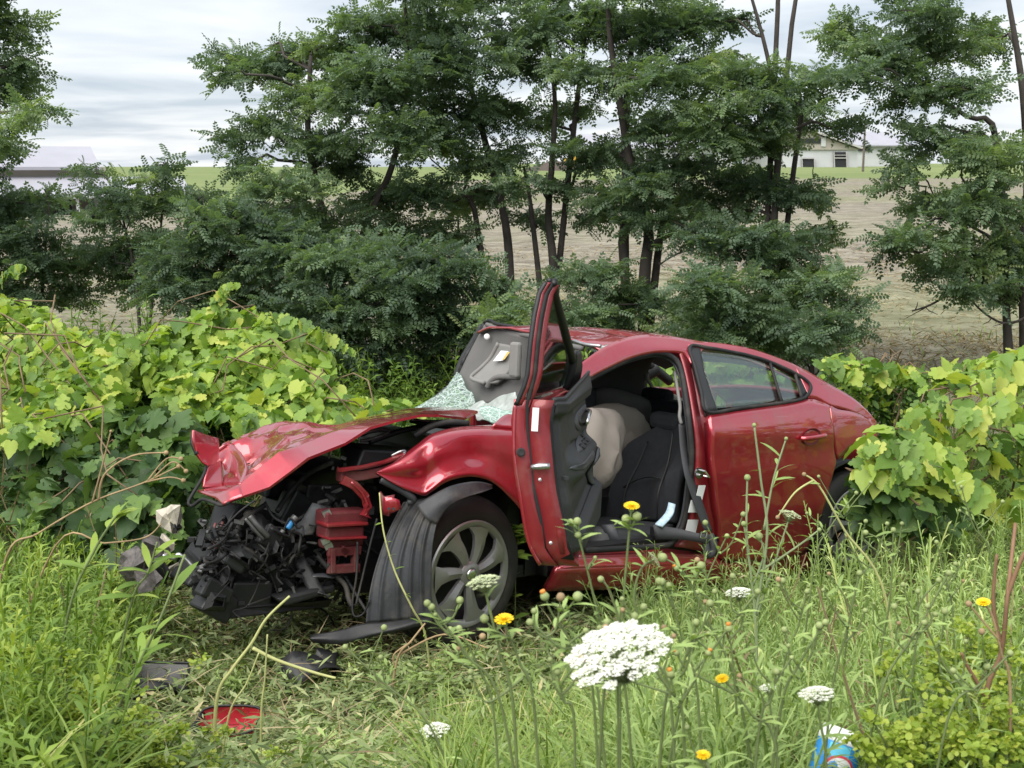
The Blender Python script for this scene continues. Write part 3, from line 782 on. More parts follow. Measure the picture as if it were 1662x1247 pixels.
skin('rear_bumper', rows, PAINT, 3, 3, thick=.03, face=False, out=(1, 0, 0))

# --- front fender ---------------------------------------------------------------------------------------
ft = [(612, 767), (636, 751), (663, 729), (680, 717), (698, 705.5), (727, 696.5), (757, 692), (800, 690), (827, 691), (862, 691), (905, 690)]
fb = [(613, 769), (648, 790), (686, 805), (700, 800), (723, 783), (752, 774.5), (777, 775.5), (800, 784), (822, 803), (846, 830), (884, 890)]
rows = []
for t, off in ((0, -.10), (.08, -.035), (.2, -.01), (.4, .0), (.6, -.006), (.8, .012), (.93, .03), (1, .022)):
    r = []
    for k, (a, b) in enumerate(zip(ft, fb)):
        p = np.array(a) + (np.array(b) - np.array(a)) * t
        o_ = off * min(1, k / 2.0)
        if k == 3 and .15 < t < .9: o_ -= .016
        if k == 4 and .15 < t < .9: o_ += .006 - .02 * abs(t - .5)
        if k == 2 and t > .5: o_ -= .012
        if k == 6 and .2 < t < .7: o_ -= .018
        r.append(side(p[0], p[1], o_ - .01))
    rows.append(r)
def fdent(A):
    A = A.copy(); w = np.clip((.25 - A[..., 0]) / .5, 0, 1); A[..., 1] += smooth_noise(A, .008, 10, 9) * w; return A
skin('front_fender', rows, PAINT, 4, 5, noise=fdent, thick=.012, rim=BLACK)
# upper strip of the fender that leads back to the pillar foot
G = [[side(800, 690, -.05), side(815, 676, -.10), side(826, 672, -.12)], [side(828, 692, -.05), side(840, 684, -.1), side(850, 670, -.12)], [side(905, 690, -.03), side(905, 660, -.08), side(915, 630, -.1)]]
skin('pillar_foot', G, PAINT, 3, 3, thick=.02)

# --- crumpled bonnet --------------------------------------------------------------------------------------
H = [
 [(775, 667, .55), (757, 664, .40), (735, 661.5, .10), (700, 661, -.25), (668, 663, -.45)],
 [(754, 678, .62), (735, 666, .45), (700, 664, .05), (663, 663.5, -.35), (640, 667, -.5)],
 [(713, 673, .66), (690, 667, .45), (660, 668, .02), (625, 671.5, -.35), (608, 674, -.5)],
 [(682, 673, .68), (652, 672, .45), (620, 677, .0), (592, 677.5, -.35), (580, 680, -.5)],
 [(644, 681, .70), (612, 681, .50), (585, 685, .05), (562, 685.5, -.3), (550, 689, -.45)],
 [(601, 693, .70), (572, 690, .52), (550, 694, .10), (532, 691, -.3), (520, 690, -.5)],
 [(560, 719, .70), (535, 703, .53), (510, 699, .12), (482, 690, -.35), (470, 689, -.55)],
 [(499, 743, .70), (487, 724, .55), (454, 705, .10), (445, 689.5, -.38), (440, 690, -.55)],
 [(474, 763, .68), (452, 734, .54), (430, 722, -.12), (415, 698, -.30), (412, 698, -.55)],
 [(437, 790.5, .65), (415, 764, .52), (401, 746, -.20), (379, 716, -.28), (376, 717, -.5)],
 [(394.5, 805, .60), (390, 787, .53), (372, 764, -.12), (357, 731, -.16), (353, 732, -.4)],
]
A0 = patch([[Yp(*p) for p in r] for r in H], 2, 2, False, False)
def fold(P, kx, ky, kz, ph):                       # a zig-zag of sharp creases across a sheet
    w = P[..., 0] * kx + P[..., 1] * ky + P[..., 2] * kz + ph
    return np.abs((w % 1.0) - .5) - .25
def crumple(A):
    A = A.copy(); n, m = A.shape[:2]; u = np.arange(n)[:, None] / (n - 1); v = np.arange(m)[None] / (m - 1)
    w = np.clip((u - .30) / .30, .06, 1) * np.clip((v - .26) / .10, 0, 1) * np.clip((1.02 - v) / .12, 0, 1)
    q = A + np.stack([smooth_noise(A, .03, 5, 41), smooth_noise(A, .03, 5, 42), 0 * A[..., 0]], -1)
    d = .085 * fold(q, 2.3, 1.1, 0, .2) + .060 * fold(q, -1.2, 3.1, 0, .65) + .035 * fold(q, 4.6, -3.0, 0, .1) + .016 * fold(q, 6.5, 7.5, 0, .4)
    A += (d * w)[..., None] * np.array([.30, .25, .92])
    return A
bon = skin('bonnet', A0, PAINT, 7, 9, su=False, sv=False, noise=crumple, thick=.012, rim=BLACK, angle=24)
# front of the bonnet: the bowl wall, the lip and the torn-up corner flap
cp = lambda L_: [Yp(*p) for p in L_]
skin('bonnet_lip', [cp(r) for r in ([(394.5, 805, .60), (390, 787, .53), (364, 787, .20)], [(376, 812, .57), (370, 797, .52), (345, 791, .20)], [(361, 817.5, .54), (347, 808, .40), (320, 795.6, .18)])], PAINT, 4, 4, su=False, sv=False, thick=.012, rim=BLACK, parent=bon)
skin('bonnet_fold', [cp(r) for r in ([(390, 786.5, .52), (400, 757, .30), (378, 722, -.1), (357, 731, -.15)], [(366, 787.5, .2), (376, 752, .0), (366, 726, -.15), (352, 733, -.2)], [(362, 788, .15), (360, 757, -.05), (357, 748, -.05), (350, 735, -.12)])], PAINT, 5, 5, su=False, thick=.012, rim=BLACK, parent=bon)
skin('bonnet_fold', [cp(r) for r in ([(329, 791, .15), (340, 790, .16), (363, 788, .15)], [(336, 770, .12), (346, 768, .06), (360, 760, .02)], [(340, 756, .1), (348, 752, .04), (358, 747, -.04)])], PAINT, 4, 4, su=False, thick=.012, rim=BLACK, parent=bon)
skin('torn_corner', [cp(r) for r in ([(314.5, 698, .12), (333, 705, .06), (354, 711.5, .0)], [(315, 716, .14), (336, 722, .10), (355, 730, .02)], [(322, 738, .14), (338, 742, .10), (356, 748, .0)], [(333, 752, .13), (341, 756, .10), (352, 753, .03)])], PAINT, 4, 5, thick=.010, rim=BLACK, parent=bon,
     noise=lambda A: A + np.stack([0 * A[..., 0], smooth_noise(A, .012, 22, 2), 0 * A[..., 0]], -1))
ctube('bonnet_seal', crom(np.array([Yp(*p) for p in ((335, 757, .1), (332, 768, .11), (325, 782, .12), (311, 805, .14), (306, 817, .15), (313, 821, .17), (328, 811, .25), (345, 815, .4), (358, 820, .5), (372, 816, .56))]), 5), .008, RUBBER, parent=bon)
ctube('flap_edge', crom(np.array([Yp(*p) for p in ((315, 699, .10), (312, 712, .10), (313, 722, .11), (320, 738, .13))]), 4), .010, BLACK, parent=bon)
# ------------------------------------------------------------------ windscreen opening
# pushed-in roof lining and far pillar trim seen through the opening
G = [cp(r) for r in ([(786, 527, -.60), (803, 533, -.45), (826, 540, -.25), (862, 549, -.0)],
                     [(768, 560, -.64), (795, 565, -.47), (825, 570, -.25), (868, 578, .0)],
                     [(752, 592, -.67), (785, 600, -.48), (822, 605, -.25), (868, 606, .0)],
                     [(741, 622, -.68), (775, 632, -.48), (815, 630, -.25), (868, 625, .0)],
                     [(752, 640, -.62), (772, 655, -.45), (815, 650, -.22), (868, 640, .0)])]
lining = skin('roof_lining', G, HEADL, 5, 5, thick=.02)
ctube('lining_edge', crom(np.array([Yp(*p) for p in ((790, 527, -.57), (808, 533, -.43), (834, 541, -.22), (866, 547, .02), (905, 556, .25), (945, 566, .45))]), 4), .014, HEADL)
ctube('header_edge', crom(np.array([Yp(*p) for p in ((786, 524, -.62), (795, 520.5, -.56), (806, 526, -.45), (826, 529, -.3), (844, 533, -.2), (866, 538, -.05))]), 4), [.010, .014, .008, .013, .009, .012, .008, .012, .009, .013, .008, .012, .009, .012, .008, .012, .009, .012, .01, .01, .01], BLACK)
ctube('header_edge', crom(np.array([Yp(*p) for p in ((905, 547, .15), (925, 551, .28), (950, 559, .45), (975, 562, .55))]), 4), .010, STEEL)
# far windscreen pillar, its ragged black bonding strip
pl = crom(np.array([Yp(*p) for p in ((789, 522, -.64), (776, 545, -.67), (764, 566, -.70), (752, 588, -.72), (745, 610, -.74), (730, 625, -.75), (712, 640, -.76), (690, 660, -.78))]), 6)
r_ = .013 + .006 * np.random.default_rng(3).random(len(pl)); r_[30:] *= .6
ctube('right_screen_pillar', pl, r_, BLACK)
ctube('right_screen_pillar', crom(np.array([Yp(*p) for p in ((785, 530, -.70), (770, 556, -.74), (752, 586, -.78), (742, 612, -.80))]), 4), .03, TRIM)
# visor with its warning print, grab handle, lamp, mirror
vis = [cp(r) for r in ([(812, 557, -.36), (830, 560, -.26), (848, 564, -.16)], [(800, 580, -.41), (822, 583, -.28), (840, 584, -.18)], [(784, 597, -.45), (808, 603, -.31), (826, 606, -.22)], [(768, 613, -.49), (790, 621, -.36), (808, 620, -.27)])]
vis = [[p + np.array([-.03, .02, .0]) for p in r] for r in vis]
v = skin('sun_visor', vis, VISOR, 4, 4, thick=.022, rim=VISOR)
ctube('visor_edge', crom(np.array([vis[0][0], vis[1][0], vis[2][0], vis[3][0], vis[3][1]]), 4), .013, VISOR, parent=v)
def decal(name, quad, y_off, mat, parent=None, thick=.002):
    c = [Yp(px, py, y) + np.array([-.05, .035, .005]) * y_off for px, py, y in quad]
    return cpart(name, c, [(0, 1, 2, 3)], mat, parent=parent, smooth=False, thick=thick)
decal('warning_label', [(818, 570, -.32), (830, 571, -.26), (821, 586, -.28), (805, 587, -.36)], 1, WHITE, v)
decal('warning_label', [(828, 572, -.26), (833, 572, -.24), (824, 584, -.26), (819, 586, -.28)], 1.05, solid('label_yellow', (.50, .36, .10), .6), v)
ctube('grab_handle', crom(np.array([Yp(*p) + np.array([-.06, .03, 0]) for p in ((799, 628, -.36), (806, 617, -.33), (820, 611, -.26), (850, 612, -.12))]), 5), .017, HEADL)
c = Yp(796, 549, -.50) + np.array([-.05, .03, .01]); mb = MB(); mb.lathe([(0, -.006), (.018, -.006), (.018, .004), (.012, .008), (0, .009)], 14, R=rot_to(EYE - c)[:, [1, 2, 0]], c=c); cmb('map_light', mb, WHITE)
c = Yp(848, 583, -.10) + np.array([-.1, .06, .0]); mb = MB(); mb.box(c, (.02, .04, .10)); mir = cmb('rear_view_mirror', mb, VISOR, bevel=.015)
# shattered glass sheets draped over the dash
g1 = [cp(r) for r in ([(742, 602, -.70), (748, 606, -.62), (753, 622, -.55), (762, 640, -.45)], [(718, 634, -.70), (736, 636, -.55), (748, 645, -.45), (772, 655, -.34)], [(672, 664, -.72), (706, 664, -.5), (738, 664, -.3), (764, 664, -.2)])]
def ripple(A): 
    A = A.copy(); k = smooth_noise(A, .014, 18, 6); A[..., 2] += k; A[..., 0] += k * .6; return A
skin('windscreen', g1, CRACK, 6, 6, noise=ripple, thick=.006)
g2 = [cp(r) for r in ([(752, 662, -.32), (782, 654, -.15), (806, 647, .05), (835, 638, .25)], [(754, 668, -.2), (790, 664, .0), (812, 662, .15), (842, 656, .35)], [(770, 672, .15), (792, 672, .28), (815, 672, .38), (848, 668, .5)], [(783, 681, .42), (794, 684, .46), (808, 686, .5), (848, 680, .6)])]
skin('windscreen', g2, solid('crazed_glass_sheet', (.36, .39, .37), .3, var=.25, scale=25, bump=.5, bscale=70), 6, 6, noise=ripple, thick=.006)
g3 = [cp(r) for r in ([(776, 668, .36), (795, 667, .40), (815, 668, .46), (846, 664, .52)], [(778, 674, .42), (792, 677, .46), (812, 677, .5), (846, 672, .56)], [(788, 684, .50), (798, 687, .52), (812, 685, .55), (846, 678, .6)])]
skin('windscreen', [[p + np.array([-.02, .03, .02]) for p in r] for r in g3], CRACK, 6, 6, noise=ripple, thick=.006)
g4 = [cp(r) for r in ([(905, 548, .12), (930, 553, .28), (960, 560, .44), (985, 562, .55)], [(910, 553, .14), (935, 560, .3), (966, 571, .46), (972, 574, .55)])]
skin('windscreen', g4, CRACK, 4, 6, noise=ripple, thick=.006)
# dashboard
G = [[(x, v * .60, z + .02 * (1 - v * v)) for v in np.linspace(-1, 1, 7)] for x, z in ((.60, .74), (.66, .80), (.74, .82), (.80, .80), (.82, .60), (.74, .40))]
skin('dashboard', G, TRIM, 3, 3, thick=.02, noise=lambda A: A - np.stack([0 * A[..., 0], 0 * A[..., 0], .05 * (A[..., 0] < .5)], -1) * 1.0)

# ------------------------------------------------------------------ inside the driver's door opening
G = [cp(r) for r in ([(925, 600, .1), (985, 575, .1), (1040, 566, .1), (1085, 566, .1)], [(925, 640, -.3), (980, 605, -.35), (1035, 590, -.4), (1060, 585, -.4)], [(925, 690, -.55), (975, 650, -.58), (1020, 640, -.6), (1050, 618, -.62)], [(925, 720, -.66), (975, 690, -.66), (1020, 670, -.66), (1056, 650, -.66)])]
skin('curtain_airbag', G, solid('shaded_grey_lining', (.065, .064, .062), .9, var=.1), 4, 4, thick=.02)  # darker than the headliner: cabin shade put into the colour
ctube('curtain_edge', crom(np.array([Yp(*p) for p in ((1050, 604, -.55), (1051, 616, -.56), (1058, 628, -.58), (1056, 640, -.58), (1046, 652, -.58))]), 4), .013, AIRBAG)
def pillow(name, c, a, b, n_, mat, seed, dent_=.05, **k):
    c = np.asarray(c, float); V = []; F = []; nu, nv = 22, 14
    r = np.random.default_rng(seed); kk = r.normal(0, 2.2, (5, 3)); ph = r.uniform(0, 6, 5)
    for i in range(nv + 1):
        t = math.pi * i / nv - math.pi / 2
        for j in range(nu):
            u = 2 * math.pi * j / nu
            d = np.array([math.cos(t) * math.cos(u), math.cos(t) * math.sin(u), math.sin(t)])
            d = np.sign(d) * np.abs(d) ** .8
            s = 1 + dent_ * sum(math.sin(kk[q] @ d * 1.4 + ph[q]) for q in range(5)) / 2
            V.append(c + s * (a * d[0] + b * d[1] + n_ * d[2]))
    for i in range(nv):
        for j in range(nu): F.append((i * nu + j, i * nu + (j + 1) % nu, (i + 1) * nu + (j + 1) % nu, (i + 1) * nu + j))
    return cpart(name, V, F, mat, face=False, **k)
def dirs(px, py, y, dx, dy):          # half axes of a cushion that spans dx, dy as seen
    c = Yp(px, py, y); return c, Yp(px + dx[0], py + dx[1], y) - c, Yp(px + dy[0], py + dy[1], y) - c
c, a, b = dirs(964, 728, .28, (27, 12), (-6, 66)); pillow('driver_airbag', c, a, b, np.array([.05, .14, 0]), AIRBAG, 3, .10)
c, a, b = dirs(998, 697, -.06, (46, 16), (-8, 40)); pillow('side_airbag', c, a, b, np.array([.03, .12, 0]), AIRBAG, 5, .10)
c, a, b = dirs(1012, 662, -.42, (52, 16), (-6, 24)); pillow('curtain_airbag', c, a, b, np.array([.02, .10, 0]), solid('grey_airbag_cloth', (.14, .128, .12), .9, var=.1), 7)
c, a, b = dirs(1080, 655, -.55, (30, 12), (-6, 18)); pillow('curtain_airbag', c, a, b, np.array([.02, .07, 0]), AIRBAG, 9)
# passenger seat back far inside
mb = MB(); mb.box((1.55, -.38, .78), (.07, .23, .30)); mb.box((1.2, -.38, .45), (.3, .23, .07)); cmb('passenger_seat', mb, FABRIC, bevel=.04)
# driver seat
seat = empty('driver_seat'); seat.parent = car
yb = .36
back = [cp(r) for r in ([(1042, 706, .20), (1062, 692, .28), (1084, 686, .38), (1100, 690, .50), (1106, 700, .58)],
                        [(1018, 722, .14), (1046, 716, .25), (1076, 712, .38), (1098, 712, .52), (1109, 714, .61)],
                        [(1002, 752, .10), (1030, 754, .25), (1064, 752, .38), (1086, 748, .54), (1107, 746, .64)],
                        [(990, 792, .10), (1012, 788, .25), (1046, 774, .38), (1070, 776, .55), (1104, 776, .66)],
                        [(984, 818, .10), (1004, 816, .25), (1036, 812, .38), (1062, 812, .55), (1100, 810, .66)],
                        [(980, 846, .10), (1000, 846, .25), (1032, 846, .38), (1060, 846, .55), (1096, 850, .66)])]
for r in back:
    r[1][0] += .03; r[3][0] += .03; r[2][0] += .05
skin('seat_back', back, FABRIC, 5, 5, parent=seat, thick=.10, rim=FABRIC)
for L_ in ([(1010, 790, .22), (1030, 779, .33), (1048, 774, .40), (1066, 776, .52)], [(1049, 716, .25), (1034, 752, .26), (1015, 790, .27), (1004, 840, .27)], [(1090, 700, .5), (1082, 750, .53), (1066, 800, .57), (1064, 845, .57)]):
    ctube('seam', crom(np.array([Yp(*p) + np.array([.0, .012, .0]) for p in L_]), 5), .005, BLACK, parent=seat, k=6)
mb = MB(); mb.box(Yp(1084, 684, .32), (.05, .12, .05)); cmb('headrest', mb, FABRIC, parent=seat, bevel=.035)
cu = [cp(r) for r in ([(980, 838, .12), (1010, 842, .3), (1045, 846, .5), (1095, 850, .64)], [(962, 846, .12), (985, 854, .3), (1015, 862, .5), (1060, 868, .66)], [(958, 862, .14), (975, 868, .3), (1000, 876, .5), (1048, 880, .68)])]
skin('seat_cushion', cu, FABRIC, 4, 4, parent=seat, thick=.08, rim=FABRIC)
mb = MB()
G = [cp(r) for r in ([(952, 852, .5), (985, 856, .62), (1050, 866, .7)], [(948, 884, .56), (985, 886, .66), (1062, 886, .72)])]
skin('seat_side_trim', G, TRIM, 3, 3, parent=seat, thick=.03)
G = [cp(r) for r in ([(976, 852, .6), (996, 852, .66)], [(990, 884, .66), (1012, 884, .70)])]
skin('seat_lever', G, TRIM_L, 2, 2, parent=seat, thick=.03)
# belt: hangs from the pillar, runs back down to the sill, buckle tongue
def strap(name, pts, wpx, mat, **k):
    A = []
    for (px, py, y, w) in pts: A.append([Yp(px - w, py - w * .25, y), Yp(px + w, py + w * .25, y)])
    return skin(name, A, mat, 5, 2, thick=.004, rim=mat, **k)
BELT = solid('black_belt_webbing', (.035, .036, .04), .7, var=.1, scale=60)
bl = strap('seat_belt', [(1109, 690, .78, 7), (1112, 730, .82, 7.5), (1120, 775, .88, 8), (1135, 820, .92, 8), (1150, 862, .95, 7)], 0, BELT)
A = [[Yp(1060, 852, .78), Yp(1064, 876, .80)], [Yp(1100, 858, .86), Yp(1104, 876, .88)], [Yp(1135, 866, .95), Yp(1137, 881, .96)], [Yp(1150, 866, .97), Yp(1152, 884, .98)]]
skin('lap_strap', A, BELT, 5, 2, thick=.004, rim=BELT, parent=bl)
c0 = Yp(1150, 880, .97)
ctube('strap_loop', crom(np.array([Yp(*p) for p in ((1152, 868, .96), (1158, 882, .985), (1157, 895, .985), (1150, 901, .98), (1146, 890, .965), (1146, 874, .95))]), 4), .022, BELT, parent=bl)
tg = MB()
for k in range(4):
    q_ = [(1138, 864), (1147, 864), (1145, 873), (1136, 873)]
    a_, b_ = q_[k], q_[(k + 1) % 4]; tg.tube([Yp(*a_, 1.0), Yp(*b_, 1.0)], .0055, 6)
cmb('belt_tongue', tg, CHROME, parent=bl)
mb = MB(); mb.box(Yp(1066, 862, .74), (.035, .02, .03)); cmb('belt_buckle', mb, BLACK, bevel=.006)
# white runners of the torn pillar trim
ctube('pillar_trim_strip', crom(np.array([side(x, y, -.10) for x, y in ((1095, 603), (1101, 640), (1104, 660), (1103, 676), (1106, 688))]), 4), .010, VISOR)

# ------------------------------------------------------------------ open front door
HX, HY = .392, .916
de = np.array([-.78, .61]); de /= np.linalg.norm(de)
dn = np.array([.61, .78]); dn /= np.linalg.norm(dn)
def D(u, n, z):                               # door's frame: u from hinge to latch, n inward, z as when shut; the door hangs lifted
    return np.array([HX + de[0] * u + dn[0] * n, HY + de[1] * u + dn[1] * n, .564 + (z - .36) * 1.034])
def nprof(z): return np.interp(z, [.36, .429, .499, .66, .818, .913, .98, 1.05, 1.10, 1.218, 1.32, 1.41, 1.453], [.141, .097, .087, .042, .016, .001, .006, .033, .044, .046, .051, .061, .081])
def nprof2(u, z): return nprof(z) * (1 if z > .65 else .25 + .75 * float(np.clip(u / 1.0, 0, 1)) ** 2)
door = empty('front_door'); door.parent = car; door['label'] = 'front door swung open past square showing its trim'
# outline of the lower door (u,z), latch edge last
lat = [(1.035, .36), (1.06, .45), (1.075, .60), (1.08, .80), (1.075, 1.0)]
hin = [(.06, .36), (.03, .45), (.02, .60), (.02, .80), (.02, .99)]
G = []
for (ul, zl), (uh, zh) in zip(lat, hin):
    G.append([D(uh + (ul - uh) * t, nprof2(uh + (ul - uh) * t, zl + (zh - zl) * (1 - t)), zh + (zl - zh) * t) for t in np.linspace(0, 1, 9)])
A = patch(G, 4, 2)
def dpart(name, V, F, mat, **k):
    k.setdefault('parent', door); return cpart(name, V, F, mat, **k)
skin('door_skin', G, PAINT, 4, 2, thick=.012, parent=door, offset=0)
# shut faces along latch edge: strips of (n) depth following the edge
def edge_strip(name, edge, n0, n1, mat, inset0=0.0, inset1=0.0, mv=4, **k):
    E = crom(np.array(edge, float), mv)
    A = np.array([[D(u - inset0, nprof2(u, z) + n0, z) for u, z in E], [D(u - (inset0 + inset1) / 2, nprof2(u, z) + (n0 + n1) / 2, z) for u, z in E], [D(u - inset1, nprof2(u, z) + n1, z) for u, z in E]])
    k.setdefault('parent', door)
    return cpart(name, A.reshape(-1, 3), grid_faces(*A.shape[:2]), mat, thick=.008, **k)
edge_low = [(.10, .352), (.5, .345), (.95, .35), (1.02, .36), (1.045, .40)]
edge_full = [(.10, .352), (.5, .345), (.93, .35), (1.015, .362), (1.055, .43), (1.075, .60), (1.08, .80), (1.075, 1.0)]
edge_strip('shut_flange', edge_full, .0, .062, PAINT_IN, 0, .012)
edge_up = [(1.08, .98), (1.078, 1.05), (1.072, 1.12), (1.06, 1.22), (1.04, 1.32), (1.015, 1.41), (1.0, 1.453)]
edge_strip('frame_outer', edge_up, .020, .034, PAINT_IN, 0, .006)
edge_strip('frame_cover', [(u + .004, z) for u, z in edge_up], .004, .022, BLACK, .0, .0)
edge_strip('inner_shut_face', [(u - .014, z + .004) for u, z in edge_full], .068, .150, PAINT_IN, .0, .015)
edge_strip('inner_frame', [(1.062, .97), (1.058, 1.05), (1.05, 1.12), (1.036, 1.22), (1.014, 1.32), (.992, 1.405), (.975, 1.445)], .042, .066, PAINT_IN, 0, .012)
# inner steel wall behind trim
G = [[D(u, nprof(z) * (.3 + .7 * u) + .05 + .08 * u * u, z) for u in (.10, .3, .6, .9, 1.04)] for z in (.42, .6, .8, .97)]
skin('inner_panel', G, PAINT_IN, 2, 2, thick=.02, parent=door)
# rubber seal
sl = [(.3, .362), (.75, .36), (.93, .372), (1.01, .42), (1.045, .55), (1.052, .75), (1.052, .95), (1.052, 1.06), (1.04, 1.2), (1.02, 1.31), (.995, 1.40), (.965, 1.452), (.93, 1.462)]
ctube('door_seal', np.array([D(u + .006, nprof(z) + (.062 - .024 * float(np.clip((z - .93) / .12, 0, 1))), z) for u, z in crom(np.array(sl), 5)]), .0105, RUBBER, parent=door)
# upper frame along the roof edge, black
up_ = [(.985, 1.452), (.93, 1.44), (.80, 1.385), (.62, 1.30), (.42, 1.19), (.22, 1.07), (.10, .99)]
E = crom(np.array(up_), 5)
ctube('window_frame', np.array([D(u, nprof(z) + .045, z) for u, z in E]), np.linspace(.012, .026, len(E)), BLACK, parent=door)
ctube('window_frame', np.array([D(u, nprof(z) + .025, z + .008) for u, z in E]), .012, BLACK, parent=door)
G = [[D(u, nprof(z) + .07, z) for u in us] for us, z in (((.05, .16, .29), .985), ((.08, .18, .30), 1.03), ((.14, .22, .31), 1.09), ((.22, .26, .32), 1.16))]
skin('mirror_corner_cover', G, BLACK, 3, 3, thick=.03, parent=door)
G = []
for z, u0, u1 in ((.985, .27, 1.05), (1.08, .28, 1.045), (1.17, .40, 1.035), (1.26, .54, 1.02), (1.35, .72, .995), (1.42, .88, .97)):
    G.append([D(u0 + (u1 - u0) * t, nprof(z) + .045, z) for t in np.linspace(0, 1, 5)])
skin('door_glass', G, GLASS_D, 3, 3, thick=.004, parent=door)
# trim panel: bulging inner lining
def sstep(v, a, b_): t = np.clip((v - a) / (b_ - a), 0, 1); return t * t * (3 - 2 * t)
def tn(u, z):                                  # how far the lining stands in from the skin
    n = .178 - .075 * (1 - u)
    n += .030 * sstep(z, .925, .955) * (1 - sstep(z, .985, 1.02))                                         # top roll
    n += .018 * sstep(z, .80, .815) * (1 - sstep(z, .925, .94)) * sstep(u, .05, .12) * (1 - sstep(u, .62, .72))   # handle field
    n += .058 * sstep(z, .62, .70) * (1 - sstep(z, .735, .80)) * sstep(u, .0, .14) * (1 - sstep(u, .78, .95))   # armrest
    n += .058 * (1 - sstep(z, .545 - .10 * u, .60 - .10 * u)) * sstep(z, .365, .40) * sstep(u, .0, .06) * (1 - sstep(u, .80, .90))   # pocket
    n -= .045 * sstep(u, .965, 1.02)
    return n
us = np.concatenate([np.linspace(.02, .12, 7), np.linspace(.15, .60, 15), np.linspace(.62, .98, 18), [1.0, 1.02]])
zs = np.concatenate([np.linspace(.365, .42, 6), np.linspace(.435, .63, 16), np.linspace(.64, .83, 34), np.linspace(.85, 1.03, 22)])
A = np.array([[D(u - .05 * max(0, (.46 - z) / .1) * (u > .9), min(nprof(z), .06) + tn(u, z), z if z < 1.0 else z + .05 * (1 - u) - .02) for u in us] for z in zs])
trim = cpart('door_trim', A.reshape(-1, 3), grid_faces(*A.shape[:2]), TRIM, parent=door, thick=.012)
edge = [(1.02, z) for z in np.linspace(.39, .985, 9)]
A = np.array([[D(u, nprof(z) + n_, z) for u, z in edge] for n_ in (.100, .155)])
cpart('trim_return', A.reshape(-1, 3), grid_faces(*A.shape[:2]), BLACK, parent=door, thick=.006)
def dslab(name, uz, n0, n1, mat, parent=None, bevel=.006):
    m = len(uz); V = [D(u, n0 + nprof(z), z) for u, z in uz] + [D(u, n1 + nprof(z), z) for u, z in uz]
    F = [tuple(range(m)), tuple(range(m, 2 * m))[::-1]] + [(i, m + i, m + (i + 1) % m, (i + 1) % m) for i in range(m)]
    return cpart(name, V, F, mat, parent=parent or door, smooth=False, face=False, bevel=bevel)
def onp(u, z, e=0.0): return D(u, min(nprof(z), .06) + tn(u, z) + e, z)
def pad(name, uz, mat, parent=None, lift=.004, thick=.008):      # a plate that follows the lining
    G = []
    c = np.mean(np.array(uz), 0)
    m = len(uz); P = [np.array(p) for p in uz]
    V = [onp(c[0], c[1], lift)]; F = []
    for k, s_ in enumerate((.55, .92, 1.0)):
        V += [onp(*(c + (p - c) * s_), lift if k < 2 else lift * .2) for p in P]
    F += [(0, 1 + i, 1 + (i + 1) % m) for i in range(m)]
    for k in range(2): F += [(1 + k * m + i, 1 + (k + 1) * m + i, 1 + (k + 1) * m + (i + 1) % m, 1 + k * m + (i + 1) % m) for i in range(m)]
    return cpart(name, V, F, mat, parent=parent or door, thick=thick)
def rnd(uz, m=3): return [tuple(p) for p in crom(np.array(uz, float), m, True)]
pad('armrest_pad', rnd([(.34, .70), (.60, .705), (.86, .715), (.88, .735), (.60, .738), (.34, .735)]), TRIM_L, lift=.006)
hb = pad('handle_bezel', rnd([(.12, .83), (.40, .825), (.58, .85), (.60, .89), (.50, .915), (.12, .915)]), TRIM_L, lift=.006)
pad('handle_recess', rnd([(.17, .845), (.38, .842), (.50, .86), (.50, .89), (.40, .9), (.17, .9)]), BLACK, hb, lift=.010, thick=.003)
P = crom(np.array([onp(.22, .895, .012), onp(.26, .898, .034), onp(.36, .885, .036), onp(.40, .86, .03), onp(.34, .845, .014)]), 4)
ctube('inner_handle', P, .0095, CHROME, parent=hb)
sw = pad('switch_panel', rnd([(.16, .762), (.45, .762), (.66, .765), (.60, .785), (.40, .805), (.16, .815)]), TRIM_L, lift=.006)
for u0, z0 in ((.26, .775), (.36, .775), (.48, .772), (.28, .795)):
    pad('window_switch', [(u0, z0 - .006), (u0 + .07, z0 - .006), (u0 + .07, z0 + .008), (u0, z0 + .008)], BLACK, sw, lift=.016, thick=.006)
pad('pull_cup', rnd([(.10, .60), (.20, .56), (.32, .66), (.30, .70), (.10, .72)]), TRIM_L, lift=.008)
ctube('trim_seam', np.array([onp(u, .58 - .10 * u, .003) for u in np.linspace(.06, .84, 14)]), .003, BLACK, parent=trim, k=5)
for u, z in ((.97, .70),): 
    mb = MB(); p = onp(u, z, .0); mb.box(p, (.012, .012, .006)); cmb('trim_clip', mb, TRIM_L, parent=trim)
# latch, sticker, drain plugs on the shut face
def on_face(u, z, n): return D(u, nprof(z) + n, z)
c = [on_face(1.073, .975, .086), on_face(1.071, .975, .112), on_face(1.073, .885, .112), on_face(1.076, .885, .086)]
lb = cpart('label', [p + np.array([-.012, .004, 0]) for p in c], [(0, 1, 2, 3)], WHITE, parent=door, smooth=False, thick=.003)
P = [on_face(1.075, .745, .075) + np.array([-.012, 0, 0]), on_face(1.075, .752, .11) + np.array([-.02, 0, 0]), on_face(1.068, .755, .148) + np.array([-.012, 0, 0])]
ctube('door_latch', crom(np.array(P), 3), [.010, .012, .012, .014, .014, .013, .012], STEEL, parent=door)
for z, n_, r_ in ((.80, .030, .018),):
    p = on_face(1.083, z, n_); R_ = rot_to(EYE - p)[:, [1, 2, 0]]
    mb = MB(); mb.lathe([(0, -.004), (r_, -.004), (r_, .004), (r_ * .7, .006), (0, .005)], 16, R=R_, c=p); cmb('rubber_plug', mb, RUBBER, parent=door)
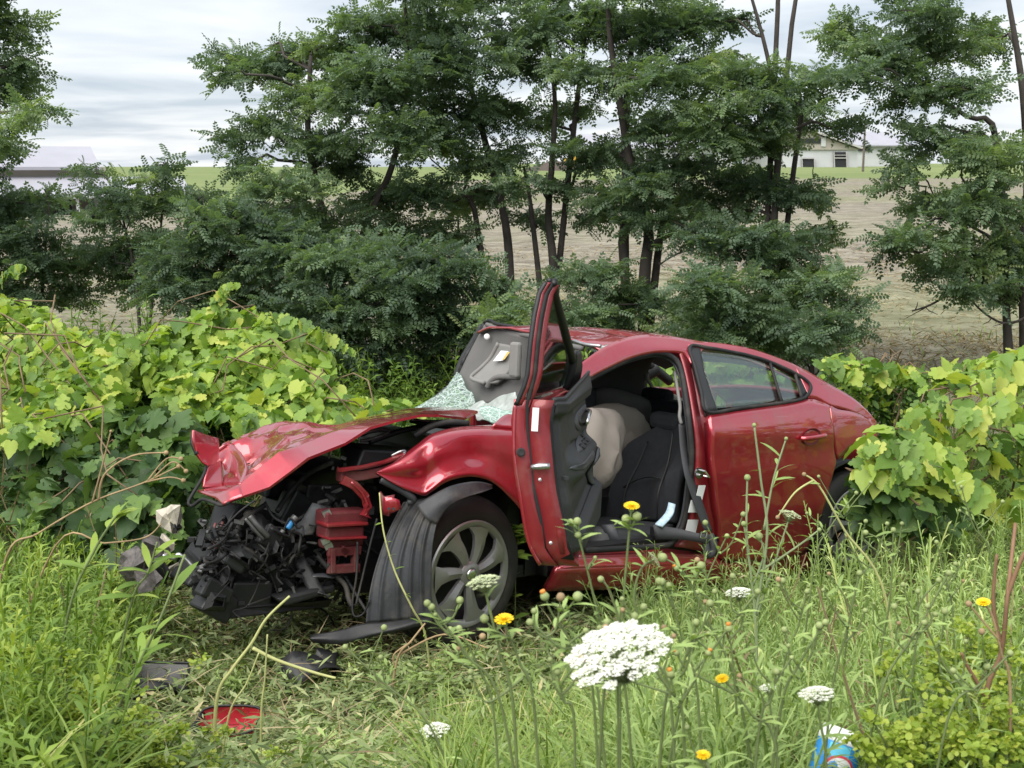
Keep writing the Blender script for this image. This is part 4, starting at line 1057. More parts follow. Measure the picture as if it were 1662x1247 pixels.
for z in (.70, .46):
    p = on_face(1.07, z, .10); mb = MB(); mb.lathe([(0, 0), (.007, 0), (.007, .005), (0, .006)], 8, R=rot_to(EYE - p)[:, [1, 2, 0]], c=p + np.array([-.008, 0, 0])); cmb('screw', mb, STEEL, parent=door)
# door-check strap towards the pillar
ctube('check_strap', [np.array([HX + .02, HY - .06, .72]), D(.10, .10, .56)], .012, STEEL)
for z in (.52, .88):
    mb = MB(); mb.box((HX + .01, HY - .05, z + .1), (.03, .06, .03)); mb.tube([(HX, HY, z + .05), (HX, HY, z + .15)], .013, 8); cmb('door_hinge', mb, PAINT_DULL)

# ------------------------------------------------------------------ smashed engine bay
def rail_box(name, P, w, h, mat, **k):
    """a pressed rail: rectangular tube along traced points"""
    P = np.asarray(P, float); A = []
    for i in range(len(P)):
        t = P[min(i + 1, len(P) - 1)] - P[max(i - 1, 0)]; R = rot_to(t)
        A.append([P[i] + R[:, 1] * w + R[:, 2] * h, P[i] - R[:, 1] * w + R[:, 2] * h, P[i] - R[:, 1] * w - R[:, 2] * h, P[i] + R[:, 1] * w - R[:, 2] * h, P[i] + R[:, 1] * w + R[:, 2] * h])
    A = np.array(A); n = len(A)
    F = [tuple(f) for f in grid_faces(n, 5)] + [(0, 1, 2, 3), (5 * (n - 1) + 3, 5 * (n - 1) + 2, 5 * (n - 1) + 1, 5 * (n - 1))]
    return cpart(name, A.reshape(-1, 3), F, mat, face=False, smooth=False, bevel=.006, **k)
rail_box('apron_rail', [Yp(*p) for p in ((550, 772, .66), (585, 771, .68), (620, 764, .70), (655, 748, .72), (700, 730, .72))], .03, .022, PAINT_DULL)
rail_box('apron_flange', [Yp(*p) for p in ((552, 763, .70), (590, 758, .71), (625, 750, .72), (655, 738, .73))], .022, .006, PAINT_IN)
rail_box('headlight_bracket', [Yp(*p) for p in ((556, 778, .70), (575, 788, .72), (592, 806, .73), (597, 824, .74), (592, 838, .74))], .016, .020, PAINT_IN)
ctube('bracket_rib', crom(np.array([Yp(*p) for p in ((570, 783, .74), (588, 800, .75), (598, 822, .76))]), 4), .006, PAINT, k=6)
# crushed frame-rail end
rc = MB()
def cube_at(mb, px, py, y, w, h, dpt, tilt=0.0):
    c = Yp(px, py, y); s_ = abs(Yp(px + 1, py, y)[0] - c[0])
    k = .0029
    ct, st = math.cos(tilt), math.sin(tilt)
    mb.box(c, (w * k / 2 * 1.25, dpt, h * k / 2), R=np.array([[ct, 0, st], [0, 1, 0], [-st, 0, ct]]))
cube_at(rc, 555, 840, .66, 62, 26, .05, .03); cube_at(rc, 552, 862, .67, 54, 20, .05, .05); cube_at(rc, 553, 880, .65, 54, 14, .04)
fr = cmb('frame_rail_end', rc, PAINT_DULL, bevel=.012)
mb = MB(); cube_at(mb, 556, 849, .70, 58, 5, .05, .03); cube_at(mb, 556, 871, .70, 54, 4, .05, .05); cmb('pressed_rib', mb, PAINT_IN, parent=fr, bevel=.004)
mb = MB()
for (a_, b_) in (((537, 896), (580, 893)), ((537, 924), (578, 922)), ((538, 896), (538, 924)), ((576, 894), (575, 922)), ((556, 893), (560, 896))):
    pa, pb = Yp(*a_, .70), Yp(*b_, .70); R = rot_to(pb - pa); mb.box((pa + pb) / 2, (np.linalg.norm(pb - pa) / 2 + .016, .012, .020), R=R)
cmb('crash_can_plate', mb, PAINT_DULL, parent=fr, bevel=.004)
mb = MB()
for px, py in ((530, 833), (536, 850), (528, 878), (533, 886)):
    mb.box(Yp(px, py, .69), (.018, .014, .012), R=rot_to(np.array([1, .4, .5]))); 
cmb('torn_steel', mb, STEEL, parent=fr)
# lamp bracket under the fender tip
G = [cp(r) for r in ([(622, 808, .84), (634, 806, .86), (648, 812, .88)], [(622, 822, .84), (636, 820, .87), (652, 826, .88)], [(624, 836, .84), (634, 834, .86), (648, 828, .88)])]
lbk = skin('lamp_bracket', G, PAINT, 2, 2, su=False, sv=False, thick=.01)
G = [cp(r) for r in ([(616, 798, .80), (622, 806, .82), (640, 803, .86)], [(616, 830, .80), (622, 836, .82), (630, 838, .86)])]
skin('bracket_return', G, PAINT_DULL, 2, 2, su=False, sv=False, thick=.01, parent=lbk)
for px, py in ((631, 826), (639, 826)):
    mb = MB(); p = Yp(px, py, .875); mb.lathe([(0, 0), (.007, 0), (.007, .004), (0, .004)], 8, R=rot_to(EYE - p)[:, [1, 2, 0]], c=p + (EYE - p) * .003); cmb('bolt_hole', mb, BLACK, parent=lbk)
ctube('fender_brace', crom(np.array([Yp(*p) for p in ((618, 779, .80), (640, 790, .84), (662, 803, .87), (672, 812, .88), (662, 816, .86))]), 4), .016, LINER)
# wheel-arch liner: grooved sheet hanging before the wheel
top = [(640, 836, .82), (672, 812, .88), (700, 796, .93), (728, 786, .95), (757, 782, .95), (780, 783, .95), (800, 789, .93)]
bot = [(596, 1010, .84), (628, 1018, .92), (660, 1014, .98), (690, 1008, 1.0), (700, 985, 1.0)]
def liner_sheet():
    L0 = crom(np.array([(655, 815, .80), (632, 862, .80), (612, 920, .80), (600, 970, .82), (594, 1012, .84)], float), 6)
    L1 = crom(np.array([(740, 800, .95), (716, 832, .97), (703, 880, .99), (699, 940, 1.0), (701, 1003, 1.0)], float), 6)
    A = []
    for a, b in zip(L0, L1):
        row = []
        for t in np.linspace(0, 1, 49):
            p = a + (b - a) * t; q_ = Yp(p[0], p[1], p[2])
            t2 = t + .03 * math.sin(t * 9) + .012 * math.sin(p[1] * .03); g = .5 + .5 * math.cos(t2 * 2 * math.pi * 4.6); g = g ** 5
            g2 = .5 + .5 * math.cos(t2 * 2 * math.pi * 4.6 + 1.6)
            row.append(q_ + np.array([-.8, .6, 0]) * ((.008 + .006 * t) * g + .006 * g2 * t + .010 * math.sin(p[1] * .022 + t * 3)))
        A.append(row)
    return np.array(A)
A = liner_sheet()
ln = cpart('wheel_arch_liner', A.reshape(-1, 3), grid_faces(*A.shape[:2]), LINER, thick=.005)
G = [cp(r) for r in ([(676, 819, .90), (696, 807, .93), (728, 790, .95), (757, 783, .95), (780, 782, .94), (800, 787, .93)], [(690, 841, .955), (713, 820, .98), (736, 806, .99), (758, 800, .98), (780, 796, .96), (799, 791, .93)], [(709, 852, .985), (724, 828, .99), (740, 815, 1.0), (760, 806, .99), (782, 799, .97), (800, 793, .93)])]
skin('liner_arch', G, LINER, 4, 4, thick=.005, parent=ln)
G = [[(x, y, z) for y in (.83, .7, .4)] for x, z in ((.42, .25), (.40, .5), (.30, .72), (.10, .82), (-.1, .84), (-.3, .78))]
skin('inner_arch', G, BLACK, 3, 3, thick=.01)
# bumper lip lying on the grass under liner
G = [cp(r) for r in ([(505, 1030, .80), (540, 1022, .85), (590, 1012, .88), (640, 1008, .94), (700, 1000, 1.0)], [(502, 1037, .82), (545, 1034, .88), (595, 1030, .92), (645, 1020, .98), (702, 1004, 1.02)], [(508, 1044, .82), (545, 1043, .88), (598, 1036, .92), (648, 1026, .98), (698, 1012, 1.02)])]
skin('bumper_lip', G, BLACK, 4, 5, thick=.008, noise=lambda A: A + np.stack([0 * A[..., 0], 0 * A[..., 0], smooth_noise(A, .010, 14, 12)], -1))
# inner firewall and engine mass (dark)
mb = MB(); mb.box((.30, 0, .50), (.04, .66, .27)); cmb('firewall', mb, BLACK)
r = np.random.default_rng(17)
def lump(name, px, py, y, w, h, dpt, mat, seed, tilt=0.0):
    mb = MB(); cube_at(mb, px, py, y, w, h, dpt, tilt)
    rl = np.random.default_rng(int(px * 7 + py)); c_ = np.mean(np.array(mb.V), 0)
    mb.V = [tuple(c_ + (np.array(v) - c_) * rl.uniform(.72, 1.12, 3)) for v in mb.V]
    o = cmb(name, mb, mat, bevel=.012)
    return o
for (nm, px, py, y, w, h, dpt, mt, tl) in (
    ('engine_block', 540, 815, .22, 150, 90, .22, ENGINE, .1), ('engine_block', 470, 900, .25, 150, 110, .22, BLACK, -.1),
    ('bay_shade_filler', 540, 768, -.25, 210, 66, .16, BLACK, .22), ('bay_shade_filler', 470, 790, .05, 120, 60, .12, BLACK, .3), ('gearbox', 585, 905, .45, 80, 110, .15, BLACK, .05), ('radiator', 395, 880, .25, 100, 130, .10, BLACK, .35), ('battery', 478, 830, .36, 46, 60, .08, BLACK, .5),  # two black filler lumps added to keep the gap under the bonnet dark
    ('airbox', 500, 850, .40, 60, 54, .05, BLACK, -.5), ('shroud', 430, 925, .45, 80, 70, .08, BLACK, .2), ('duct', 340, 930, .30, 60, 60, .10, BLACK, .5), ('duct', 352, 978, .56, 46, 44, .06, BLACK, .6), ('duct', 395, 965, .5, 60, 60, .08, BLACK, .2),
    ('control_module', 441, 873, .60, 34, 38, .02, ENGINE, .6), ('fuse_box', 375, 912, .60, 34, 20, .03, TRIM, .5), ('horn_bracket', 352, 960, .60, 40, 30, .04, BLACK, .5), ('strut_tower', 610, 745, .5, 90, 40, .12, BLACK, .1),
    ('undertray', 495, 962, .60, 84, 14, .05, TRIM, -.12), ('undertray', 420, 975, .42, 150, 20, .16, BLACK, .05), ('wiper_cowl', 710, 690, .45, 70, 8, .12, BLACK, .1)):
    lump(nm, px, py, y, w, h, dpt, mt, 1, tl)
ps = ((543, 948), (560, 952), (545, 958))
G = [cp(rr_) for rr_ in ([(465, 863, .56), (489, 845, .57), (507, 816, .58)], [(478, 866, .58), (500, 855, .60), (520, 819, .60)], [(492, 869, .60), (508, 868, .61), (531, 824, .61)])]
skin('splash_plate', G, solid('grey_plastic_sheet', (.060, .063, .068), .6, var=.25, scale=9, dirt=.3), 3, 3, su=False, sv=False, thick=.006)
G = [cp(rr_) for rr_ in ([(470, 900, .5), (488, 892, .52)], [(500, 960, .62), (520, 948, .64)], [(536, 966, .7), (534, 972, .7)])]
skin('splash_plate', G, TRIM, 3, 3, su=False, thick=.006)
G = [cp(rr_) for rr_ in ([(505, 932, .66), (524, 930, .66), (545, 934, .68)], [(508, 936, .70), (524, 936, .70), (542, 938, .70)])]
skin('tie_plate', G, TRIM_L, 2, 2, thick=.005)
for k_, pts_ in enumerate((((408, 846), (425, 850), (436, 866), (428, 892)), ((448, 876), (462, 884), (456, 905), (440, 900)), ((372, 900), (392, 896), (410, 905), (404, 925)), ((360, 930), (380, 938), (374, 962), (352, 958)), ((340, 958), (372, 962), (366, 992), (330, 990)))):
    P_ = [Yp(x_, y_, .60 + .02 * k_ % .05) for x_, y_ in pts_]; c_ = np.mean(P_, 0)
    V_ = P_ + [p_ + np.array([.05, -.09, .02]) for p_ in P_] + [c_ + (p_ - c_) * .5 + np.array([.0, .02, .0]) for p_ in P_]
    F_ = [(i_, (i_ + 1) % 4, 4 + (i_ + 1) % 4, 4 + i_) for i_ in range(4)] + [(i_, 8 + i_, 8 + (i_ + 1) % 4, (i_ + 1) % 4) for i_ in range(4)]
    cpart('torn_bracket', V_, F_, (ENGINE, BLACK, TRIM)[k_ % 3], smooth=False, thick=.006)
# hoses and pipes
def hose(name, pts, rad, mat, **k): return ctube(name, crom(np.array([Yp(*p) for p in pts]), 5), rad, mat, **k)
hose('hose', [(402, 832, .52), (412, 850, .56), (428, 872, .58), (446, 892, .56)], .022, RUBBER)
hose('hose', [(430, 820, .5), (400, 840, .55), (385, 862, .55), (390, 885, .58), (412, 900, .6), (432, 918, .58)], .012, RUBBER)
hose('hose', [(340, 858, .40), (370, 862, .5), (360, 890, .55), (352, 915, .52), (330, 912, .48)], .010, RUBBER)
hose('hose', [(350, 850, .45), (345, 868, .48), (352, 890, .52)], .007, PAINT_DULL)
hose('hose', [(362, 848, .45), (356, 866, .48), (362, 884, .5)], .007, PAINT_DULL)
hose('bent_pipe', [(264, 902, .45), (282, 906, .47), (290, 900, .48), (304, 910, .5), (316, 921, .52), (336, 917, .53), (350, 915, .53), (358, 905, .5), (356, 898, .5)], .0085, STEEL)
hose('wire_loom', [(540, 750, .6), (500, 770, .5), (470, 800, .45), (450, 830, .5)], .012, RUBBER)
hose('wire_loom', [(580, 880, .76), (580, 910, .77), (578, 940, .78), (572, 978, .78), (575, 1000, .80), (590, 996, .82), (600, 975, .84)], .005, RUBBER)
hose('wire_loom', [(612, 842, .78), (602, 880, .78), (590, 930, .78), (577, 985, .80)], .005, RUBBER)
hose('wire_loom', [(515, 902, .6), (540, 930, .66), (560, 950, .7), (566, 972, .74), (572, 985, .78)], .012, RUBBER)
hose('wire_loom', [(430, 815, .5), (445, 840, .55), (470, 850, .6), (492, 838, .6)], .006, RUBBER)
hose('tie_rod', [(470, 945, .45), (500, 920, .5), (530, 893, .5)], .012, BLACK)
hose('tie_rod', [(430, 970, .5), (432, 940, .5), (436, 900, .48), (438, 880, .48)], .016, BLACK)
hose('tie_rod', [(560, 935, .60), (590, 985, .72), (606, 1004, .78)], .008, LINER)
hose('radiator_tube', [(405, 838, .60), (420, 856, .62), (436, 872, .62)], .012, ENGINE_L)
hose('radiator_tube', [(398, 842, .60), (413, 860, .62), (428, 876, .62)], .007, ENGINE_L)
hose('bulkhead_strip', [(600, 718, .45), (650, 700, .45), (700, 690, .45), (745, 687, .5)], .014, BLACK)
hose('bulkhead_strip', [(672, 708, .62), (700, 692, .64), (730, 686, .66), (760, 688, .68)], .016, RUBBER)
hose('bulkhead_strip', [(680, 698, .5), (695, 693, .5), (705, 692, .52)], .007, WHITE)
hose('bulkhead_strip', [(668, 681, .4), (700, 684, .42), (740, 682, .45)], .007, STEEL)
hose('engine_cover_edge', [(585, 706, .4), (602, 700, .42), (622, 698, .42), (640, 704, .44)], .012, ENGINE_L)
hose('engine_cover_edge', [(585, 716, .45), (605, 712, .46), (632, 702, .47)], .008, ENGINE_L)
hose('fender_strap', [(635, 740, .70), (650, 733, .72), (658, 733, .72), (650, 741, .73)], .006, STEEL)
bt_ = hose('coolant_bottle', [(466, 858, .62), (474, 846, .62)], .016, BLUE)
hose('bottle_cap', [(475, 845, .62), (480, 839, .62)], .018, ENGINE_L)
hose('bottle_neck', [(455, 868, .62), (460, 861, .62)], .012, ENGINE_L)
# shreds: torn plastic and alloy bits, many and too small to tell apart
mb = MB()
for k in range(230):
    px = r.uniform(310, 640); lo = 838 if px < 520 else 760
    py = r.uniform(max(lo, 820 - (px - 360) * .55) + 4, 985)
    if px > 590 and py > 830: continue
    y = r.uniform(.35, .62); c = Yp(px, py, y)
    d = r.normal(0, 1, 3); R = rot_to(d)
    mb.box(c, (r.uniform(.01, .03) * r.choice([1, 1, 1, 2.6]), r.uniform(.003, .02), r.uniform(.002, .010)), R=R)
o = cmb('torn_plastic', mb, solid('oily_black_plastic', (.006, .0065, .007), .68, var=.5, scale=30), bevel=.0); o['kind'] = 'stuff'
mb = MB()
for k in range(60):
    px = r.uniform(320, 590); py = r.uniform(max(842, 830 - (px - 360) * .5), 960) if px < 520 else r.uniform(740, 830)
    c = Yp(px, py, r.uniform(.5, .62)); R = rot_to(r.normal(0, 1, 3))
    mb.box(c, (r.uniform(.006, .03), r.uniform(.003, .010), r.uniform(.003, .008)), R=R)
o = cmb('torn_metal', mb, ENGINE_L); o['kind'] = 'stuff'
mb = MB()
for k in range(95):
    a_ = np.array([r.uniform(330, 600), r.uniform(850, 960), r.uniform(.45, .62)])
    P = [a_]
    for q_ in range(4): P.append(P[-1] + np.array([r.normal(0, 16), r.normal(3, 13), r.normal(0, .04)]))
    mb.tube(crom(np.array([Yp(*p) for p in P]), 3), r.uniform(.003, .007), 5)
o = cmb('wire_tangle', mb, RUBBER, smooth=True); o['kind'] = 'stuff'

# ------------------------------------------------------------------ things lying in or by the car
def w_thing(name, mesh_V, F, mat, label, cat, smooth=True, **k):
    V = np.asarray(mesh_V, float); c = V.mean(0); c[2] = V[:, 2].min()
    o = link(name, mk(name, V - c, [tuple(f) for f in F]), mat, None, smooth); o.location = tuple(c)
    return tag(o, label, cat)
# blue-white paper packet on the seat
pts = [[car2w(Yp(px, py, y)) for px, py, y in r] for r in ([(1086, 820, .74), (1097, 823, .78)], [(1080, 838, .76), (1092, 841, .8)], [(1063, 856, .78), (1075, 860, .82)])]
A = patch(np.array(pts), 4, 3); A[..., 2] += .01
o = w_thing('paper_packet', A.reshape(-1, 3), grid_faces(*A.shape[:2]), solid('pale_blue_paper', (.42, .56, .66), .5, var=.3, scale=40), 'pale blue paper packet lying on the edge of the driver seat by the belt', 'packet')
md = o.modifiers.new('t', 'SOLIDIFY'); md.thickness = .012
# ------------------------------------------------------------------ trees
BARK = solid('dark_bark', (.050, .042, .036), .9, var=.35, scale=9, bump=.5, bscale=25)
LOCUST = leaf_mat('locust_leaf', [(0, (.072, .114, .076)), (.35, (.106, .167, .096)), (.65, (.155, .23, .115)), (.88, (.215, .295, .13)), (1, (.27, .335, .14))], trans=.46, rough=.5)
def frond_template(pairs=5, ll=.29, lw=.175):
    V = []; F = []
    def leaflet(b, d, l, w):
        b = np.array(b); d = np.array(d) / np.linalg.norm(d); s = np.cross([0, 0, 1.], d); n0 = len(V)
        V.extend([b, b + d * l * .45 + s * w / 2, b + d * l - np.array([0, 0, .04]), b + d * l * .45 - s * w / 2]); F.append((n0, n0 + 1, n0 + 2, n0 + 3))
    for k in range(pairs):
        x = .16 + .80 * k / (pairs - 1); z = -.22 * x * x; s_ = 1 - .45 * abs(x - .5)
        for sg in (1, -1): leaflet((x + .03 * sg, 0, z), (.42, sg, -.22), ll * s_, lw)
    leaflet((.96, 0, -.2), (1, 0, -.35), ll * .9, lw)
    w = .012; n0 = len(V)
    V.extend([np.array([0, -w, 0]), np.array([0, w, 0]), np.array([.98, w * .5, -.21]), np.array([.98, -w * .5, -.21])]); F.append((n0, n0 + 1, n0 + 2, n0 + 3))
    return np.array(V), np.array(F)
FT_V, FT_F = frond_template()

def limb_path(a, b, wig, rg, n=7, sag=.12):
    t = np.linspace(0, 1, n)[:, None]
    P = a + (b - a) * t
    L_ = np.linalg.norm(b - a)
    P[:, 2] += (np.sin(t[:, 0] * math.pi) * sag * L_)
    P[1:-1] += rg.normal(0, wig * L_, (n - 2, 3))
    return P

def make_tree(name, label, group, trunks, d, r0_, blobs, dens, seed, cat='tree', frond=(.10, .185), tone=0.0, twig=True, depth_k=.5):
    rg = np.random.default_rng(seed); r0 = r0_ * .72
    b0 = at(trunks[0][0][0], trunks[0][0][1], d)
    base = np.array([b0[0], b0[1], float(gz(b0[0], b0[1]))])
    root = tag(empty(name, base), label, cat, group)
    wood = MB(); joints = []
    for tr in trunks:
        P = [at(px, py, d + dd) for px, py, dd in tr]
        P[0][2] = float(gz(P[0][0], P[0][1])) - .1
        P = crom(np.array(P), 4)
        rr = np.linspace(r0, r0 * .28, len(P)) * (1 if tr is trunks[0] else .75)
        wood.tube(P - base, rr, 7); joints += [(p, r) for p, r in zip(P, rr)]
    JP = np.array([j[0] for j in joints]); JR = np.array([j[1] for j in joints])
    pos = []; dirs_ = []; tn_ = []
    for (px, py, rx, ry) in blobs:
        dd = rg.uniform(-.75, .75)
        C = at(px, py, d + dd); k = d / F_PX
        ax = np.array([max(.10, rx * k - .11), max(.28, rx * k * depth_k), max(.08, ry * k - .09)])
        # limb to the clump, leaving the wood at a lower point
        dist = np.linalg.norm(JP - C, axis=1) + np.where(JP[:, 2] > C[2] - .05, 2.0, 0)
        j = int(np.argmin(dist))
        P = limb_path(JP[j], C, .05, rg)
        wood.tube(P - base, np.linspace(min(JR[j] * .6, r0 * .45), .010, len(P)), 5, cap=False)
        n = max(5, int(dens * math.pi * rx * ry * k * k * (.7 + .3 * ax[1])))
        u = rg.normal(0, 1, (n, 3)); u /= np.linalg.norm(u, axis=1, keepdims=True)
        rad = rg.random(n) ** .42
        S = C + u * rad[:, None] * ax * 1.02
        out = u * np.array([1, 1, .35]) + np.array([0, 0, .28]) + rg.normal(0, .35, (n, 3))
        tvals = rg.normal(.46 + tone, .15) + rg.normal(0, .13, n)
        for q in range(n):
            pos.append(S[q]); dirs_.append(out[q]); tn_.append(tvals[q])
            if twig and q % 10 == 0:
                st = C + (S[q] - C) * .25
                wood.tube(limb_path(st, S[q], .04, rg, 4, .05) - base, [.010, .008, .006, .004], 3, cap=False)
    pos = np.array(pos); D_ = np.array(dirs_); D_ /= np.linalg.norm(D_, axis=1, keepdims=True); D_[:, 2] = np.clip(D_[:, 2], -.4, .42); T_ = np.array(tn_)
    nf = 11
    N = len(pos)
    tt = np.tile(np.linspace(0.05, 1, nf), (N, 1)) + rg.normal(0, .03, (N, nf))
    L_ = rg.uniform(.22, .48, (N, 1))
    P = pos[:, None, :] + D_[:, None, :] * (tt * L_ - L_ * .5)[..., None]
    P[..., 2] -= .10 * (tt ** 2) * L_
    sidev = np.cross(D_, [0, 0, 1.]); sidev /= np.linalg.norm(sidev, axis=1, keepdims=True) + 1e-6
    sg = np.where(np.arange(nf) % 2 == 0, 1, -1)[None, :, None] * np.where(np.arange(nf) == nf - 1, 0.1, 1)[None, :, None]
    FD = D_[:, None, :] * .75 + sidev[:, None, :] * sg * rg.uniform(.4, 1.3, (N, nf, 1)) + rg.normal(0, .42, (N, nf, 3)); FD[..., 2] -= rg.uniform(-.25, .40, (N, nf))
    FD = FD.reshape(-1, 3); P = P.reshape(-1, 3)
    R = frames(FD, rg.normal(0, .75, len(P)), rg.uniform(*frond, len(P)))
    V, Fc = scatter(FT_V, FT_F, R, P - base)
    me = mk('crown', V, Fc); tint(me, np.clip(np.repeat(T_, nf) + rg.normal(0, .07, len(P)), 0, 1), len(FT_V))
    link('crown', me, LOCUST, root)
    link('trunk', wood.me('trunk'), BARK, root, smooth=True)
    return root, len(P)

GT = 'trees in the hedgerow behind the car'
GS = 'low shrubs along the hedgerow'
TREES = [
 ('locust_tree', 'tree with feathery boughs against open sky above the lavender roofed barn', GT, [[(-40, 560, 0), (-35, 400, 0), (-20, 250, 0), (-15, 90, .1), (-5, -60, 0)]], 12.2, .10,
  [(18, 40, 55, 45), (45, 100, 40, 40), (10, 140, 60, 50), (55, 180, 45, 26), (0, 215, 50, 36), (10, 236, 26, 16), (-60, 100, 70, 80), (-60, 250, 70, 80), (-30, 20, 50, 50), (-20, -50, 60, 40)], 21),
 ('locust_tree', 'broad tree whose long low bough reaches out into the open sky', GT, [[(560, 590, 0), (545, 470, 0), (520, 330, .1), (500, 220, 0), (505, 90, -.1)], [(545, 470, 0), (590, 380, .3), (640, 260, .2), (660, 100, .1), (655, -20, 0)]], 12.8, .095,
  [(372, 92, 42, 30), (425, 110, 60, 40), (360, 120, 30, 25), (470, 95, 60, 40), (440, 200, 55, 34), (385, 225, 42, 28), (400, 260, 40, 22), (500, 160, 70, 50), (540, 80, 70, 45), (585, 45, 60, 40), (520, 240, 60, 45), (580, 150, 75, 55), (450, 300, 80, 36), (430, 350, 80, 40), (560, 250, 70, 50), (620, 120, 70, 55), (640, 40, 60, 50), (610, 320, 80, 45), (530, 360, 90, 45), (640, 220, 70, 50), (670, -20, 70, 40)], 22),
 ('locust_tree', 'tall tree with a dark straight trunk rising just behind the bonnet', GT, [[(826, 560, 0), (828, 470, 0), (820, 360, .1), (790, 240, 0), (760, 120, 0), (740, -20, 0)], [(800, 400, 0), (770, 340, .2), (735, 330, .3)]], 13.2, .085,
  [(710, 40, 75, 55), (760, 100, 80, 50), (690, 130, 70, 55), (740, 190, 80, 50), (690, 230, 70, 40), (800, 180, 50, 45), (770, 260, 60, 36), (690, 310, 70, 40), (720, 380, 60, 36), (650, 380, 70, 40), (780, -10, 80, 40), (830, 60, 50, 40), (800, 310, 50, 26), (750, 330, 60, 36), (820, 250, 45, 36)], 22),
 ('locust_tree', 'slender tree forking low with its two stems above the open car door', GT, [[(905, 560, 0), (898, 430, 0), (890, 350, .1), (897, 250, 0), (900, 150, 0), (880, 20, 0)], [(890, 320, 0), (930, 220, .2), (945, 100, .2), (960, -30, .1)], [(893, 400, 0), (862, 340, .2), (850, 270, .3)]], 13.0, .075,
  [(870, 40, 70, 45), (850, 110, 55, 40), (920, 40, 60, 45), (930, 110, 50, 40), (870, 190, 55, 34), (940, 175, 45, 24), (840, 300, 45, 28), (915, 300, 48, 24), (860, 350, 50, 26), (960, 260, 40, 26), (900, -20, 80, 36), (905, 240, 36, 24)], 21),
 ('locust_tree', 'tree with a thick curving trunk over the car roof and a split at head height', GT, [[(1046, 560, 0), (1046, 450, 0), (1052, 370, .1), (1024, 270, 0), (1008, 180, 0), (990, 60, 0), (985, -40, 0)], [(1049, 400, 0), (1076, 350, .2), (1100, 280, .2)], [(1020, 260, 0), (1018, 140, .3), (1050, 20, .2)], [(1040, 430, 0), (1008, 395, .2), (1030, 350, .2)]], 12.6, .10,
  [(985, 40, 70, 55), (1045, 60, 75, 55), (1075, 130, 75, 50), (1000, 130, 48, 40), (1115, 190, 70, 50), (1060, 210, 60, 40), (1010, 320, 80, 34), (1075, 350, 80, 34), (1120, 280, 60, 36), (965, 350, 50, 26), (1100, 20, 60, 45), (1130, 380, 50, 30), (1030, -30, 80, 36), (1060, 270, 55, 28), (1000, 245, 55, 34), (1100, 325, 55, 34), (1035, 300, 60, 28)], 22),
 ('locust_tree', 'tree with bare upper forks against the sky above the rear door', GT, [[(1246, 580, 0), (1250, 460, 0), (1258, 330, 0), (1262, 200, 0), (1245, 90, 0), (1215, -20, 0)], [(1262, 240, 0), (1300, 190, .2), (1330, 150, .2)], [(1250, 110, 0), (1285, 40, .1), (1310, -30, .1)], [(1250, 100, 0), (1262, 20, .1), (1258, -40, 0)]], 12.4, .070,
  [(1150, 95, 55, 45), (1205, 130, 75, 45), (1260, 160, 70, 45), (1320, 130, 55, 34), (1160, 200, 70, 50), (1230, 230, 80, 45), (1300, 190, 50, 36), (1190, 300, 80, 45), (1265, 310, 75, 40), (1320, 330, 34, 20), (1210, 390, 90, 50), (1290, 400, 75, 45), (1360, 205, 34, 24), (1120, 40, 50, 36), (1350, 380, 34, 18), (1180, 30, 40, 24), (1290, 455, 70, 34), (1175, 345, 60, 34)], 23),
 ('locust_tree', 'dense tree with a rough trunk and a bough hanging low over the stubble field', GT, [[(1668, 600, 0), (1662, 440, 0), (1668, 300, .1), (1660, 150, 0), (1640, 20, 0), (1625, -60, 0)], [(1662, 300, 0), (1620, 240, .2), (1570, 190, .2), (1500, 150, .1)], [(1664, 380, 0), (1610, 330, .2), (1540, 350, .2)]], 12.0, .08,
  [(1385, 60, 65, 45), (1450, 90, 75, 50), (1530, 70, 75, 50), (1400, 120, 45, 28), (1475, 150, 70, 36), (1555, 140, 60, 45), (1500, 25, 70, 36), (1590, 60, 50, 45), (1540, 235, 80, 36), (1610, 250, 70, 50), (1460, 265, 36, 24), (1450, 300, 26, 20), (1600, 330, 90, 50), (1520, 330, 70, 34), (1490, 385, 60, 30), (1570, 410, 90, 45), (1445, 405, 30, 24), (1640, 420, 60, 50), (1630, 480, 50, 34), (1580, 470, 55, 26), (1520, 440, 50, 24), (1690, 350, 60, 70), (1500, -30, 120, 36), (1490, 210, 40, 22)], 23),
]
n_fr = 0
for i, (nm, lb, gp, tr, d, r0, bl, dens) in enumerate(TREES):
    o, k = make_tree(nm, lb, gp, tr, d, r0, bl, dens * 5.0, 100 + i); n_fr += k
